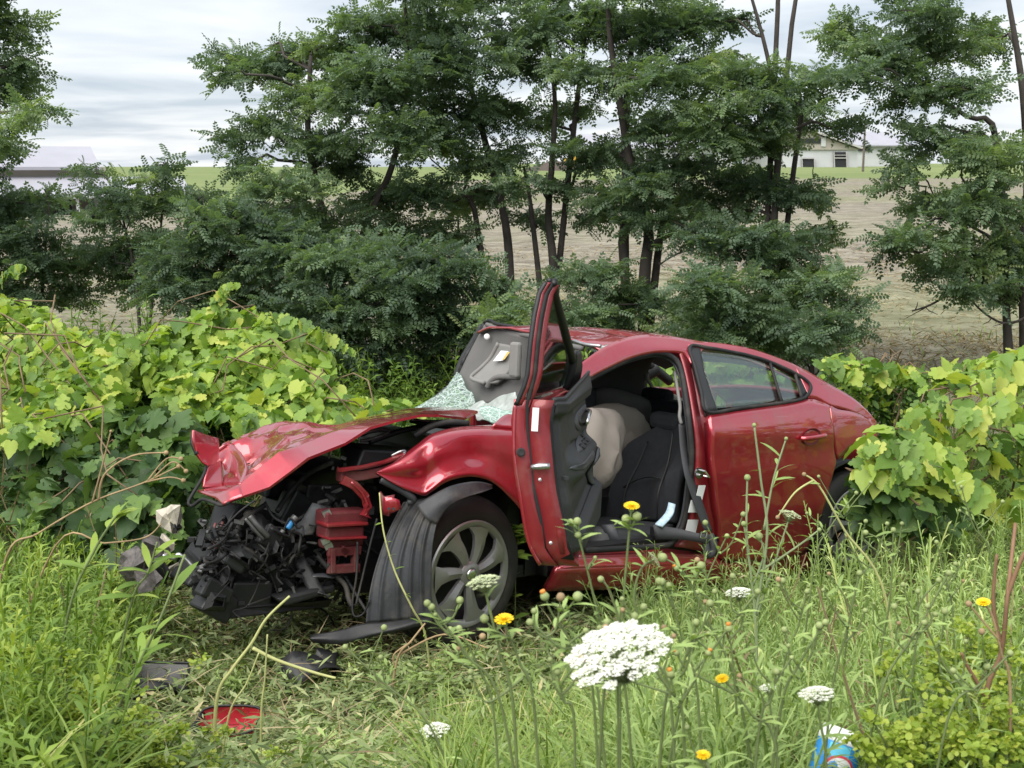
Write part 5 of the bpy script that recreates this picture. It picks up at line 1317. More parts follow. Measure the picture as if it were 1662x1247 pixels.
SHRUBS = [
 ('thicket shrub in front of the lavender roofed barn', [[(60, 600, 0), (70, 450, 0), (80, 330, 0)], [(60, 500, 0), (20, 400, 0)]], 12.9, [(40, 335, 70, 34), (75, 318, 50, 20), (5, 330, 40, 30), (40, 390, 90, 50), (100, 430, 80, 50), (20, 460, 80, 50), (110, 480, 60, 30), (-40, 380, 60, 80)]),
 ('spreading shrub with tall thin shoots beside the white barn post', [[(230, 600, 0), (220, 450, 0), (190, 320, 0)], [(225, 480, 0), (260, 380, 0), (270, 280, 0)]], 12.6, [(170, 306, 45, 22), (235, 288, 42, 24), (268, 268, 20, 14), (145, 276, 16, 12), (190, 340, 60, 34), (250, 330, 60, 36), (225, 400, 80, 45), (170, 420, 60, 34), (240, 460, 80, 40), (150, 350, 40, 24)]),
 ('dense shrub filling the gap under the long low bough', [[(360, 600, 0), (350, 450, 0), (340, 330, 0)], [(350, 470, 0), (400, 380, 0)]], 12.3, [(310, 320, 60, 36), (350, 350, 70, 45), (330, 420, 90, 50), (400, 400, 80, 50), (300, 460, 80, 40), (390, 470, 80, 45), (430, 440, 60, 40), (340, 500, 60, 30), (390, 350, 60, 36), (270, 400, 60, 40), (460, 400, 50, 50)]),
 ('dark shrub mass behind the vine covered bank', [[(540, 640, 0), (530, 520, 0), (520, 430, 0)], [(530, 540, 0), (600, 470, 0)]], 11.6, [(490, 430, 90, 50), (560, 430, 90, 50), (520, 500, 100, 55), (600, 500, 90, 60), (580, 570, 90, 50), (480, 500, 60, 40), (640, 460, 60, 45), (540, 560, 60, 50), (450, 490, 60, 36), (620, 610, 60, 30), (560, 400, 90, 40), (640, 410, 70, 40), (470, 390, 70, 40)]),
 ('dark shrub mass close behind the broken windscreen', [[(720, 640, 0), (715, 540, 0), (700, 450, 0)], [(716, 560, 0), (770, 500, 0)]], 11.4, [(680, 460, 70, 45), (740, 470, 70, 45), (690, 530, 80, 55), (760, 530, 70, 50), (710, 590, 80, 40), (820, 470, 40, 45), (800, 520, 50, 45), (660, 590, 50, 36), (840, 530, 50, 40), (690, 420, 70, 40), (640, 450, 60, 40), (750, 425, 40, 30)]),
 ('rounded shrub between the slender tree and the curving trunk', [[(960, 580, 0), (962, 500, 0), (965, 440, 0)]], 11.9, [(930, 450, 55, 34), (980, 440, 55, 34), (1010, 480, 60, 40), (940, 500, 70, 36), (1060, 490, 50, 30), (990, 520, 80, 26), (890, 500, 40, 30)]),
 ('dark shrub hiding the foot of the tree above the rear door', [[(1180, 600, 0), (1178, 520, 0), (1170, 440, 0)], [(1180, 560, 0), (1240, 490, 0)]], 11.6, [(1130, 460, 60, 40), (1190, 470, 70, 50), (1110, 510, 60, 36), (1180, 530, 90, 40), (1240, 500, 70, 45), (1250, 550, 80, 36), (1140, 545, 70, 20)]),
 ('dark shrub at the edge of the stubble beyond the boot of the car', [[(1320, 610, 0), (1318, 540, 0), (1310, 460, 0)]], 11.3, [(1310, 470, 70, 50), (1350, 450, 50, 24), (1380, 490, 30, 30), (1330, 530, 70, 50), (1375, 545, 36, 30), (1290, 560, 70, 34), (1350, 585, 40, 20)]),
]
for i, (lb, tr, d, bl) in enumerate(SHRUBS):
    o, k = make_tree('locust_shrub', 'low ' + lb if not lb.startswith(('low', 'dark', 'dense')) else lb, GS, tr, d, .035, bl, 108, 300 + i, cat='shrub', tone=-.04, frond=(.10, .175)); n_fr += k
# bare dead branches
for k, (lb, pts) in enumerate((('bare dead branch sticking out over the stubble field', [(1480, 505, 11.6), (1510, 495, 11.6), (1540, 475, 11.7), (1570, 440, 11.8)]), ('bare twig hanging from the low bough over the stubble', [(1560, 470, 11.8), (1600, 510, 11.6), (1640, 525, 11.5), (1690, 500, 11.6)]), ('thin dead branch poking out beside the curving trunk', [(1070, 430, 12.3), (1100, 412, 12.2), (1140, 402, 12.2), (1180, 400, 12.3)]))):
    P = crom(np.array([at(*p) for p in pts]), 4); c = P[-1].copy()
    mb = MB(); mb.tube(P - c, np.linspace(.008, .016, len(P)), 5)
    rg = np.random.default_rng(k)
    for q in range(1, len(P) - 1, 2):
        e_ = P[q] + rg.normal(0, .12, 3); mb.tube(np.array([P[q], (P[q] + e_) / 2 + rg.normal(0, .02, 3), e_]) - c, [.006, .005, .003], 4)
    o = link('dead_branch', mb.me('dead_branch'), BARK, smooth=True); o.location = tuple(c); tag(o, lb, 'branch', 'bare dead branches')
print('fronds', n_fr)
# ------------------------------------------------------------------ grape vines: lobed leaves one by one
def vine_leaf():
    prof = [(0, 0), (-.14, .16), (-.05, .36), (.10, .40), (.17, .33), (.26, .50), (.40, .50), (.47, .38), (.55, .36), (.62, .40), (.70, .30), (.74, .18), (.86, .17), (1.0, 0)]
    B_ = prof + [(x, -y) for x, y in prof[-2:0:-1]]
    def z(x, y): return -.16 * x * x + .16 * abs(y) - .26 * y * y * 2
    V = [(.34, 0, z(.34, 0) - .03)] + [(x, y, z(x, y) + (.02 if i % 2 else -.015)) for i, (x, y) in enumerate(B_)]
    n = len(B_); F = [(0, 1 + i, 1 + (i + 1) % n) for i in range(n)]
    return np.array(V), np.array(F)
def round_leaf():
    prof = [(0, 0), (.2, .2), (.5, .26), (.8, .15), (1, 0)]
    B_ = prof + [(x, -y) for x, y in prof[-2:0:-1]]
    V = [(.45, 0, -.04)] + [(x, y, .06 * abs(y) - .1 * x * x) for x, y in B_]; n = len(B_)
    return np.array(V), np.array([(0, 1 + i, 1 + (i + 1) % n) for i in range(n)])
def heart_leaf():
    prof = [(0, 0), (-.10, .14), (.0, .34), (.16, .43), (.30, .42), (.38, .44), (.50, .36), (.60, .34), (.72, .22), (.86, .13), (1.0, 0)]
    B_ = prof + [(x, -y * .9) for x, y in prof[-2:0:-1]]; n = len(B_)
    V = [(.36, 0, -.07)] + [(x, y, -.30 * x * x + .30 * abs(y) - .55 * y * y + (.015 if i % 2 else -.02)) for i, (x, y) in enumerate(B_)]
    return np.array(V), np.array([(0, 1 + i, 1 + (i + 1) % n) for i in range(n)])
HL_V, HL_F = heart_leaf()
VL_V, VL_F = vine_leaf(); RL_V, RL_F = round_leaf()
VSTOPS = [(0, (.09, .17, .04)), (.3, (.16, .27, .055)), (.6, (.26, .39, .07)), (.85, (.38, .48, .085)), (1, (.50, .53, .12))]
VINE_A = leaf_mat('vine_leaf', VSTOPS, .38, .45); VINE_O = leaf_mat('vine_leaf_single', VSTOPS, .38, .45, attr=False)
DSTOPS = [(0, (.035, .075, .025)), (.5, (.075, .14, .04)), (1, (.15, .24, .06))]  # darker copy of the vine leaf, with shade put into the colour
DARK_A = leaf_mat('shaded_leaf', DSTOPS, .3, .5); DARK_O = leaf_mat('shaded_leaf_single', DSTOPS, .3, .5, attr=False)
STEM_G = solid('green_stem', (.13, .17, .06), .6, var=.2)
STEM_B = solid('brown_vine_stem', (.16, .11, .06), .8, var=.25)

def inpoly(P, x, y):
    P = np.asarray(P, float); c = np.zeros(len(x), bool); j = len(P) - 1
    for i in range(len(P)):
        cond = ((P[i, 1] > y) != (P[j, 1] > y)) & (x < (P[j, 0] - P[i, 0]) * (y - P[i, 1]) / (P[j, 1] - P[i, 1] + 1e-9) + P[i, 0])
        c ^= cond; j = i
    return c
def sample_poly(P, n, rg):
    P = np.asarray(P, float); lo, hi = P.min(0), P.max(0); X = np.zeros((0, 2))
    while len(X) < n:
        q_ = rg.uniform(lo, hi, (n * 2, 2)); X = np.vstack([X, q_[inpoly(P, q_[:, 0], q_[:, 1])]])
    return X[:n]
def rays(X):
    a = (X[:, 0] - W_PX / 2) / F_PX; b = -(X[:, 1] - H_PX / 2) / F_PX
    R = np.stack([a, math.cos(TH) + b * math.sin(TH), -math.sin(TH) + b * math.cos(TH)], 1)
    return R / R[:, 1:2]
def vine(name, label, group, poly, depth, n_front, n_back, size, mats, seed, leaf='vine', cat='vine', runners=(), thick=.55, droop=.5, stems=10, tone=(.5, .22), curls=0):
    """leaves over the face of a bank: depth(px,py) is where the face stands, n_back fills the body behind it"""
    rg = np.random.default_rng(seed)
    LV, LF = (VL_V, VL_F) if leaf == 'vine' else (RL_V, RL_F)
    X = sample_poly(poly, n_front + n_back, rg)
    dd = np.array([depth(x, y) for x, y in X])
    back = np.arange(len(X)) >= n_front
    dd = dd + np.where(back, rg.uniform(.1, thick + .6, len(X)), rg.uniform(-.06, .14, len(X)) ) + .12 * np.sin(X[:, 0] * .035) * np.cos(X[:, 1] * .05)
    P = np.array([0, 0, CAM_Z]) + rays(X) * dd[:, None]
    base = np.array([P[:, 0].mean(), P[:, 1].mean(), 0.0]); base[2] = float(gz(base[0], base[1]))
    root = tag(empty(name, base), label, cat, group)
    # leaves hang tip-down, faces turned up and outwards
    D_ = rg.normal(0, .55, (len(P), 3)) + np.array([0, -.55, -droop])
    roll = rg.normal(0, .5, len(P))
    s = rg.uniform(size[0], size[1], len(P)) * np.where(rg.random(len(P)) < .25, .65, 1)
    R = frames(D_, roll, s)
    nf = min(300, n_front)
    order = np.argsort(dd[:n_front])[:nf]
    single = np.zeros(len(P), bool); single[order] = True
    me = mk('leaf', LV, LF); me.materials.append(mats[1])
    me.polygons.foreach_set('use_smooth', np.ones(len(me.polygons), bool))
    me2 = me
    if leaf == 'vine':
        me2 = mk('leaf', HL_V, HL_F); me2.materials.append(mats[1]); me2.polygons.foreach_set('use_smooth', np.ones(len(me2.polygons), bool))
    for i in order:
        o = bpy.data.objects.new('leaf', me if i % 5 < 3 else me2); COL.objects.link(o); o.parent = root
        M4 = Matrix.Identity(4)
        for a in range(3):
            for b in range(3): M4[a][b] = R[i, a, b]
            M4[a][3] = P[i, a] - base[a]
        o.matrix_local = M4
    rest = ~single
    if rest.any():
        for k_, (tv, tf) in enumerate(((LV, LF), (HL_V, HL_F) if leaf == 'vine' else (LV, LF))):
            sel = rest & (np.arange(len(P)) % 5 < 3 if k_ == 0 else np.arange(len(P)) % 5 >= 3)
            V, Fc = scatter(tv, tf, R[sel], P[sel] - base)
            m2 = mk('leaves', V, Fc); tint(m2, np.clip(rg.normal(tone[0], tone[1], sel.sum()), 0, 1), len(tv))
            o = link('leaves', m2, mats[0], root, smooth=True); o['kind'] = 'stuff'
    mb = MB()
    for q in range(stems):
        j = rg.integers(0, len(P)); a = P[j].copy(); a2 = P[rg.integers(0, len(P))].copy()
        if np.linalg.norm(a - a2) > 1.6: a2 = a + (a2 - a) * 1.2 / np.linalg.norm(a - a2)
        mb.tube(limb_path(a, a2, .06, rg, 6, .15) - base, .005, 5)
    for q in range(max(3, stems // 3)):
        a = P[rg.integers(0, len(P))].copy(); g = a + rg.normal(0, .15, 3); g[1] += .2; g[2] = float(gz(g[0], g[1])) - .03
        mb.tube(limb_path(g, a, .05, rg, 6, .1) - base, [.010, .009, .008, .007, .006, .005], 5)
    link('stem', mb.me('stem'), STEM_B, root, smooth=True)
    for rn in runners:                      # long shoots with leaves getting smaller to the tip
        C = crom(np.array([at(*p) for p in rn]), 5)
        mb = MB(); mb.tube(C - base, np.linspace(.005, .0025, len(C)), 5)
        o = link('shoot', mb.me('shoot'), STEM_G, root, smooth=True)
        for q in range(1, len(C)):
            t = q / len(C); sc = (size[1] * (1 - .72 * t))
            Rm_ = frames(np.array([[rg.normal(0, .5), -.5, -.8]]), np.array([rg.normal(0, .5)]), [sc])[0]
            lo = bpy.data.objects.new('leaf', me); COL.objects.link(lo); lo.parent = root
            M4 = Matrix.Identity(4)
            for a in range(3):
                for b in range(3): M4[a][b] = Rm_[a, b]
                M4[a][3] = C[q, a] - base[a] + (0, 0, .01)[a]
            lo.matrix_local = M4
    for q in range(curls):
        a = P[rg.integers(0, n_front)]; t = np.linspace(0, 1, 12)
        C = a - base + np.stack([.10 * t + .03 * np.sin(9 * t), -.05 * t, .10 * t + .03 * np.cos(9 * t)], 1)
        mb = MB(); mb.tube(C, .0018, 4); link('tendril', mb.me('tendril'), STEM_G, root, smooth=True)
    return root
GV = 'wild vines over the ditch banks'
hump = [(130, 560), (200, 545), (260, 530), (300, 512), (345, 500), (400, 504), (440, 512), (490, 528), (528, 546), (540, 590), (556, 635), (600, 646), (640, 648), (690, 652), (690, 672), (600, 690), (520, 690), (450, 676), (400, 690), (310, 680), (250, 650), (180, 630)]
vine('grape_vine', 'bright wild grape vine heaped over the bank behind the crushed bonnet', GV, hump, lambda x, y: np.interp(y, [495, 640, 700], [9.0, 8.0, 7.4]), 980, 520, (.075, .15), (VINE_A, VINE_O), 1,
     runners=[[(480, 525, 8.6), (520, 538, 8.5), (550, 555, 8.5), (572, 572, 8.5)], [(350, 505, 8.8), (357, 485, 8.8), (364, 468, 8.8), (386, 462, 8.8)], [(430, 512, 8.7), (470, 516, 8.6), (510, 540, 8.5)]], stems=16, curls=8, tone=(.55, .2))
lft = [(-30, 470), (20, 482), (60, 492), (100, 520), (150, 545), (190, 560), (205, 620), (190, 680), (120, 700), (60, 720), (-30, 720)]
vine('bindweed', 'yellowing tangled vine of small leaves sprawling at the foot of the tall bindweed bank', GV, lft, lambda x, y: np.interp(y, [470, 600, 720], [8.8, 7.4, 6.4]), 700, 420, (.06, .12), (VINE_A, VINE_O), 2, runners=[[(0, 450, 8.4), (20, 440, 8.4), (30, 433, 8.4), (40, 436, 8.4)]], stems=14, curls=6, tone=(.6, .22))
shade = [(60, 700), (160, 670), (260, 660), (330, 690), (330, 760), (310, 830), (280, 880), (200, 900), (110, 880), (40, 850), (20, 760)]
vine('shaded_vine', 'large dark vine leaves coloured as shaded right before the torn bonnet corner', GV, shade, lambda x, y: np.interp(y, [650, 780, 900], [7.0, 6.3, 5.9]), 380, 300, (.10, .17), (DARK_A, DARK_O), 3, stems=12, tone=(.45, .25))
rgt = [(1376, 715), (1400, 700), (1440, 690), (1490, 640), (1530, 600), (1580, 588), (1690, 565), (1690, 830), (1640, 850), (1560, 835), (1490, 825), (1430, 790), (1392, 760)]
vine('grape_vine', 'broad leaved grape vine hanging over the boot of the car', GV, rgt, lambda x, y: np.interp(x, [1370, 1450, 1600, 1690], [6.5, 6.3, 6.6, 6.8]) + .4 * (700 - y) / 100 * (y < 700), 250, 120, (.09, .155), (VINE_A, VINE_O), 4,
     runners=[[(1640, 640, 6.4), (1580, 670, 6.3), (1520, 650, 6.3), (1480, 600, 6.4)], [(1560, 740, 6.2), (1500, 725, 6.1), (1440, 720, 6.0), (1395, 735, 6.0)], [(1600, 800, 6.0), (1530, 760, 6.0), (1470, 755, 5.9), (1440, 790, 5.9)]], stems=14, curls=10, tone=(.55, .22))
low = [(1385, 770), (1440, 790), (1500, 800), (1560, 830), (1560, 870), (1480, 860), (1400, 850), (1380, 810)]
vine('shaded_vine', 'vine leaves half coloured as shaded under the hanging grape vine by the rear wheel', GV, low, lambda x, y: 6.3, 90, 60, (.10, .15), (VINE_A, DARK_O), 7, stems=6, tone=(.3, .2))
bsh = [(1325, 600), (1345, 585), (1400, 598), (1440, 600), (1480, 610), (1510, 640), (1520, 700), (1450, 700), (1420, 680), (1380, 640)]
vine('leafy_shrub', 'small leaved green shrub standing just past the boot of the car', 'leafy shrubs beyond the car', bsh, lambda x, y: 9.2, 900, 700, (.05, .09), (leaf_mat('shrub_leaf', [(0, (.05, .10, .03)), (.5, (.10, .19, .05)), (1, (.2, .32, .08))], .35), VINE_O), 5, leaf='round', cat='shrub', stems=14, tone=(.4, .2), droop=.0)
edge_r = [(1330, 588), (1360, 575), (1420, 592), (1520, 600), (1600, 580), (1690, 560), (1690, 600), (1560, 620), (1440, 615), (1360, 600)]
vine('grape_vine', 'pale grape leaves along the top edge of the bank before the stubble', GV, edge_r, lambda x, y: 8.6, 170, 120, (.09, .15), (VINE_A, VINE_O), 6, stems=8, tone=(.6, .2))
behind = [(1040, 585), (1120, 575), (1200, 578), (1290, 600), (1330, 620), (1330, 700), (1040, 700)]
vine('grape_vine', 'grape vine bank behind the car seen green through its rear side window', GV, behind, lambda x, y: 9.6, 260, 160, (.08, .15), (VINE_A, VINE_O), 8, stems=8, tone=(.6, .2))
# ------------------------------------------------------------------ grass, weeds, flowers
GRASS = leaf_mat('grass_blade', [(0, (0.0615, 0.1144, 0.0238)), (0.35, (0.1317, 0.2135, 0.0396)), (0.65, (0.2281, 0.3202, 0.066)), (0.85, (0.3685, 0.4118, 0.1188)), (1, (0.6, 0.4728, 0.2244))], .3, .5)
GRASSD = leaf_mat('shaded_grass_blade', [(0, (0.026, 0.0585, 0.018)), (0.5, (0.052, 0.1105, 0.0336)), (1, (0.117, 0.182, 0.06))], .3, .5)  # dark copy of the grass: shade under the vines put into its colour
WEED = leaf_mat('green_weed_leaf', [(0, (0.078, 0.1417, 0.0278)), (0.4, (0.156, 0.2576, 0.0443)), (0.7, (0.2652, 0.3735, 0.0633)), (1, (0.4368, 0.4894, 0.1012))], .32, .5)
SAGE = leaf_mat('grey_green_weed_leaf', [(0, (0.1262, 0.195, 0.0525)), (0.4, (0.2271, 0.322, 0.0994)), (0.75, (0.3533, 0.4746, 0.1577)), (1, (0.5719, 0.6271, 0.2571))], .28, .55)
STRAW = leaf_mat('dead_stalk', [(0, (.13, .095, .05)), (.5, (.26, .20, .11)), (1, (.42, .36, .21))], .15, .7)
SPURGE = leaf_mat('yellow_green_bract', [(0, (.15, .24, .03)), (.5, (.28, .37, .05)), (1, (.42, .46, .08))], .35, .5)
TRAMPLED = leaf_mat('trampled_leaf', [(0, (0.0612, 0.0972, 0.0299)), (0.3, (0.1487, 0.2026, 0.0747)), (0.6, (0.28, 0.3484, 0.1495)), (0.85, (0.42, 0.4536, 0.2242)), (1, (0.6, 0.5184, 0.284))], .25, .6)

def in_car(x, y, m=.0):
    d = np.stack([x - CT[0], y - CT[1], np.zeros_like(x)], 1) @ CM
    return (d[:, 0] > -1.05 - m) & (d[:, 0] < 3.3 + m) & (np.abs(d[:, 1]) < .84 + m)
def proj(P):
    X, Y, Z = P[:, 0], P[:, 1], P[:, 2] - CAM_Z
    d = Y * math.cos(TH) - Z * math.sin(TH); u = Z * math.cos(TH) + Y * math.sin(TH)
    return W_PX / 2 + F_PX * X / d, H_PX / 2 - F_PX * u / d
def put(name, TV, TF, R, P, tones, mat, label, cat=None, smooth=False):
    V, Fc = scatter(TV, TF, R, P); me = mk(name, V, Fc); tint(me, np.clip(tones, 0, 1), len(TV))
    o = link(name, me, mat, smooth=smooth); o['label'] = label; o['kind'] = 'stuff'
    if cat: o['category'] = cat
    return o
# blade: three bent segments along +x
def blade_t(w=.03, bend=.5, n=4):
    V = []; 
    for i in range(n):
        t = i / (n - 1); ww = w * (1 - t ** 1.6) * .5 + .001
        x = t * (1 - .25 * bend * t); z = -bend * t * t * .6
        V += [(x, -ww, z), (x, ww, z)]
    F = [(2 * i, 2 * i + 1, 2 * i + 3, 2 * i + 2) for i in range(n - 1)]
    return np.array(V), np.array(F)
def stem_t(nl, ll, lw, seed, up=.6, spread=1.0, tuft=0.0):
    """an upright stem along +x with narrow leaves; unit height"""
    rg = np.random.default_rng(seed); V = []; F = []
    def q4(a, b, c, d): n0 = len(V); V.extend([a, b, c, d]); F.append((n0, n0 + 1, n0 + 2, n0 + 3))
    path = [np.array([t, .06 * math.sin(2.5 * t + seed), .08 * t * t * math.cos(seed)]) for t in np.linspace(0, 1, 5)]
    for i in range(4):
        w = .008 * (1 - .15 * i)
        q4(path[i] + [0, -w, 0], path[i] + [0, w, 0], path[i + 1] + [0, w, 0], path[i + 1] + [0, -w, 0])
        q4(path[i] + [0, 0, -w], path[i] + [0, 0, w], path[i + 1] + [0, 0, w], path[i + 1] + [0, 0, -w])
    for k in range(nl):
        t = .08 + .92 * k / nl; a = k * 2.4 + rg.normal(0, .3); b = np.array([np.interp(t, np.linspace(0, 1, 5), [p[j] for p in path]) for j in range(3)])
        d = np.array([up * rg.uniform(.6, 1.3), spread * math.cos(a), spread * math.sin(a)]); d /= np.linalg.norm(d)
        s = np.cross(d, [1, 0, 0]); s /= np.linalg.norm(s) + 1e-6
        l = ll * rg.uniform(.7, 1.2) * (1 - .45 * t); w = lw * rg.uniform(.8, 1.2) * (1 - .3 * t)
        m = b + d * l * .5 + np.array([.03 * l, 0, 0]); e_ = b + d * l - np.array([.22 * l, 0, 0])
        q4(b, m - s * w / 2, e_, m + s * w / 2)
    return np.array(V), np.array(F)
CLEAR = [(190, 445, 1075, 1195, 4.8), (478, 565, 1085, 1150, 4.8), (300, 470, 700, 985, 5.6), (470, 860, 700, 1035, 5.5), (860, 1190, 600, 948, 5.6), (1312, 1400, 1190, 1260, 2.55), (905, 1095, 1000, 1100, 1.6),
         (1190, 1312, 560, 868, 6.6), (1340, 1440, 560, 740, 7.5), (225, 330, 690, 945, 5.6), (120, 240, 690, 880, 5.6), (50, 130, 690, 810, 6.0)]
def out_of_the_way(P, h):
    """weeds were flattened or cut where these things can be seen: drop the tall ones there"""
    px, pb = proj(P); Q = P.copy(); Q[:, 2] += h * .9; _, pt = proj(Q); ok = np.ones(len(P), bool)
    m = 26
    for x0, x1, y0, y1, d in CLEAR:
        ok &= ~((px > x0 - m) & (px < x1 + m) & (P[:, 1] < d) & (pt < y1) & (pb > y0))
    return ok
def scat_region(n, x0, x1, y0, y1, rg, keep=None, car_m=.02):
    x = rg.uniform(x0, x1, n); y = rg.uniform(y0, y1, n)
    ok = ~in_car(x, y, car_m)
    # nothing stands right before the lens
    P = np.stack([x, y, gz(x, y)], 1)
    if keep is not None:
        px, py = proj(P); ok &= keep(px, py, x, y)
    return P[ok]
def blades(name, label, n, reg, hgt, mat, seed, w=.03, lean=.5, bend=.7, keep=None, tone=(.45, .2), car_m=.02, dirn=None):
    rg = np.random.default_rng(seed); P = scat_region(n, *reg, rg, keep, car_m)
    h = rg.uniform(hgt[0], hgt[1], len(P)); ok = out_of_the_way(P, h); P, h = P[ok], h[ok]
    TV, TF = blade_t(w, bend); N = len(P)
    az = rg.uniform(0, 2 * math.pi, N) if dirn is None else rg.normal(dirn, .7, N)
    l = np.abs(rg.normal(lean, lean * .5, N))
    D_ = np.stack([np.cos(az) * l, np.sin(az) * l, np.ones(N)], 1)
    patch_ = .10 * np.sin(P[:, 0] * 2.1 + 1) * np.cos(P[:, 1] * 1.7)
    roll = rg.uniform(-.8, .8, N)
    return put(name, TV, TF, frames(D_, roll, h), P, rg.normal(*tone, N) + patch_, mat, label, 'grass')
def stems(name, label, n, reg, hgt, mat, seed, nl=16, ll=.28, lw=.035, lean=.25, keep=None, tone=(.5, .18), up=.6, kinds=3, car_m=.06, cat='weeds', dirn=None):
    rg = np.random.default_rng(seed); P = scat_region(n, *reg, rg, keep, car_m)
    h = rg.uniform(hgt[0], hgt[1], len(P)); ok = out_of_the_way(P, h); P, h = P[ok], h[ok]
    N = len(P); az = rg.uniform(0, 2 * math.pi, N) if dirn is None else rg.normal(dirn, .6, N); l = np.abs(rg.normal(lean, lean * .6, N))
    D_ = np.stack([np.cos(az) * l, np.sin(az) * l, np.ones(N)], 1)
    R = frames(D_, rg.uniform(0, 6.28, N), h); T_ = rg.normal(*tone, N)
    Vs, Fs, ts = [], [], []; off = 0
    for k in range(kinds):
        TV, TF = stem_t(nl, ll, lw, seed * 10 + k, up); sel = np.arange(N) % kinds == k
        if not sel.any(): continue
        V, Fc = scatter(TV, TF, R[sel], P[sel]); Vs.append(V); Fs.append(Fc + off); off += len(V); ts.append(np.repeat(T_[sel], len(TV)))
    me = mk(name, np.vstack(Vs), np.vstack(Fs)); a = me.attributes.new('tone', 'FLOAT', 'POINT'); a.data.foreach_set('value', np.clip(np.concatenate(ts), 0, 1).astype(np.float32))
    o = link(name, me, mat); o['label'] = label; o['kind'] = 'stuff'; o['category'] = cat
    return o
def flat_litter(name, label, n, reg, size, mat, seed, w=.22, keep=None, tone=(.5, .22), up=.05, tilt=.35, car_m=-3.0):
    rg = np.random.default_rng(seed); P = scat_region(n, *reg, rg, keep, car_m); N = len(P)
    TV = np.array([(0, 0, 0), (.5, -w / 2, .03), (1, 0, -.03), (.5, w / 2, .03)]); TF = np.array([(0, 1, 2, 3)])
    az = rg.uniform(0, 2 * math.pi, N); D_ = np.stack([np.cos(az), np.sin(az), rg.normal(.12, tilt, N)], 1)
    P[:, 2] += np.abs(rg.normal(0, up, N))
    return put(name, TV, TF, frames(D_, rg.normal(0, .6, N), rg.uniform(*size, N)), P, rg.normal(*tone, N) + .1 * np.sin(P[:, 0] * 3) * np.cos(P[:, 1] * 4), mat, label, 'leaves')

mid = lambda px, py, x, y: (px > 280) & (px < 1000) & (py > 930)
# trampled ground before the car
flat_litter('trampled_weeds', 'flattened pale green weeds strewn in front of the car', 38000, (-2.2, 1.0, 3.0, 6.4), (.022, .09), TRAMPLED, 21, w=.20, up=.05, keep=lambda px, py, x, y: (px > 150) & (px < 1150))
flat_litter('trampled_straw', 'broken dry stalks strewn over the flattened weeds', 3800, (-2.2, 1.6, 3.0, 6.4), (.06, .30), STRAW, 22, w=.02, up=.06, tilt=.25, tone=(.55, .3))
blades('short_grass', 'short green grass between the flattened weeds', 16000, (-2.4, 1.2, 3.0, 6.6), (.05, .16), GRASS, 23, w=.05, lean=1.1, keep=lambda px, py, x, y: px > 120, tone=(.5, .18), car_m=-.25)
stems('low_weeds', 'low leafy weeds regrowing through the flattened ground', 1500, (-2.2, 1.2, 3.1, 6.2), (.08, .20), SAGE, 24, nl=12, ll=.5, lw=.10, lean=.8, keep=lambda px, py, x, y: px > 250, tone=(.5, .2))
BROWN_D = leaf_mat('brown_dead_leaf', [(0, (.05, .035, .02)), (.5, (.13, .09, .05)), (1, (.26, .19, .11))], .1, .8)
flat_litter('dead_thatch', 'brown dead leaves and roots scraped up under the car', 5200, (-1.5, .6, 4.2, 6.6), (.03, .14), BROWN_D, 39, w=.09, up=.03, tilt=.4, tone=(.5, .25), keep=lambda px, py, x, y: (py < 1065) & (px > 300) & (px < 1000))
# wide grass over the verge, round and beyond the car
blades('verge_grass', 'long green grass growing along the ditch round the car', 26000, (-6.5, 6.5, 5.6, 11.5), (.12, .40), GRASS, 25, w=.028, lean=.6, tone=(.4, .18), car_m=.12, keep=lambda px, py, x, y: (px < 1250) | (y < 10.2))
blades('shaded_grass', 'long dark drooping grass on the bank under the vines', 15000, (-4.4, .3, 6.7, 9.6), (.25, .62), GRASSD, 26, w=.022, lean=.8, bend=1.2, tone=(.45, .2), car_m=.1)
stems('verge_weeds', 'mixed green weeds standing under the hedgerow trees', 2600, (-7.0, 7.0, 8.2, 12.6), (.3, .7), WEED, 27, nl=16, ll=.24, lw=.05, lean=.4, tone=(.3, .18), keep=lambda px, py, x, y: (px < 1250) | (y < 10.2))
# left foreground: lush narrow leaved weeds
lk = lambda px, py, x, y: (px < np.interp(py, [880, 1000, 1100, 1250, 1500], [240, 290, 215, 215, 300])) & (px > -300)
stems('tall_lush_weeds', 'tallest bright green weeds at the near bank edge', 420, (-3.2, -1.35, 3.0, 5.6), (.5, .72), WEED, 38, nl=30, ll=.17, lw=.020, lean=.3, keep=lambda px, py, x, y: (px < 130) & (px > -300), tone=(.5, .18), up=.8)
stems('lush_weeds', 'lush bright green narrow leaved weeds on the near bank', 2300, (-2.8, -.45, 2.7, 5.8), (.28, .52), WEED, 28, nl=26, ll=.26, lw=.040, lean=.4, keep=lk, tone=(.5, .18), up=.8)
blades('lush_grass', 'bright green grass among the lush near weeds', 8000, (-3.2, -.4, 2.6, 6.2), (.18, .42), GRASS, 29, w=.024, lean=.5, keep=lk, tone=(.5, .15))
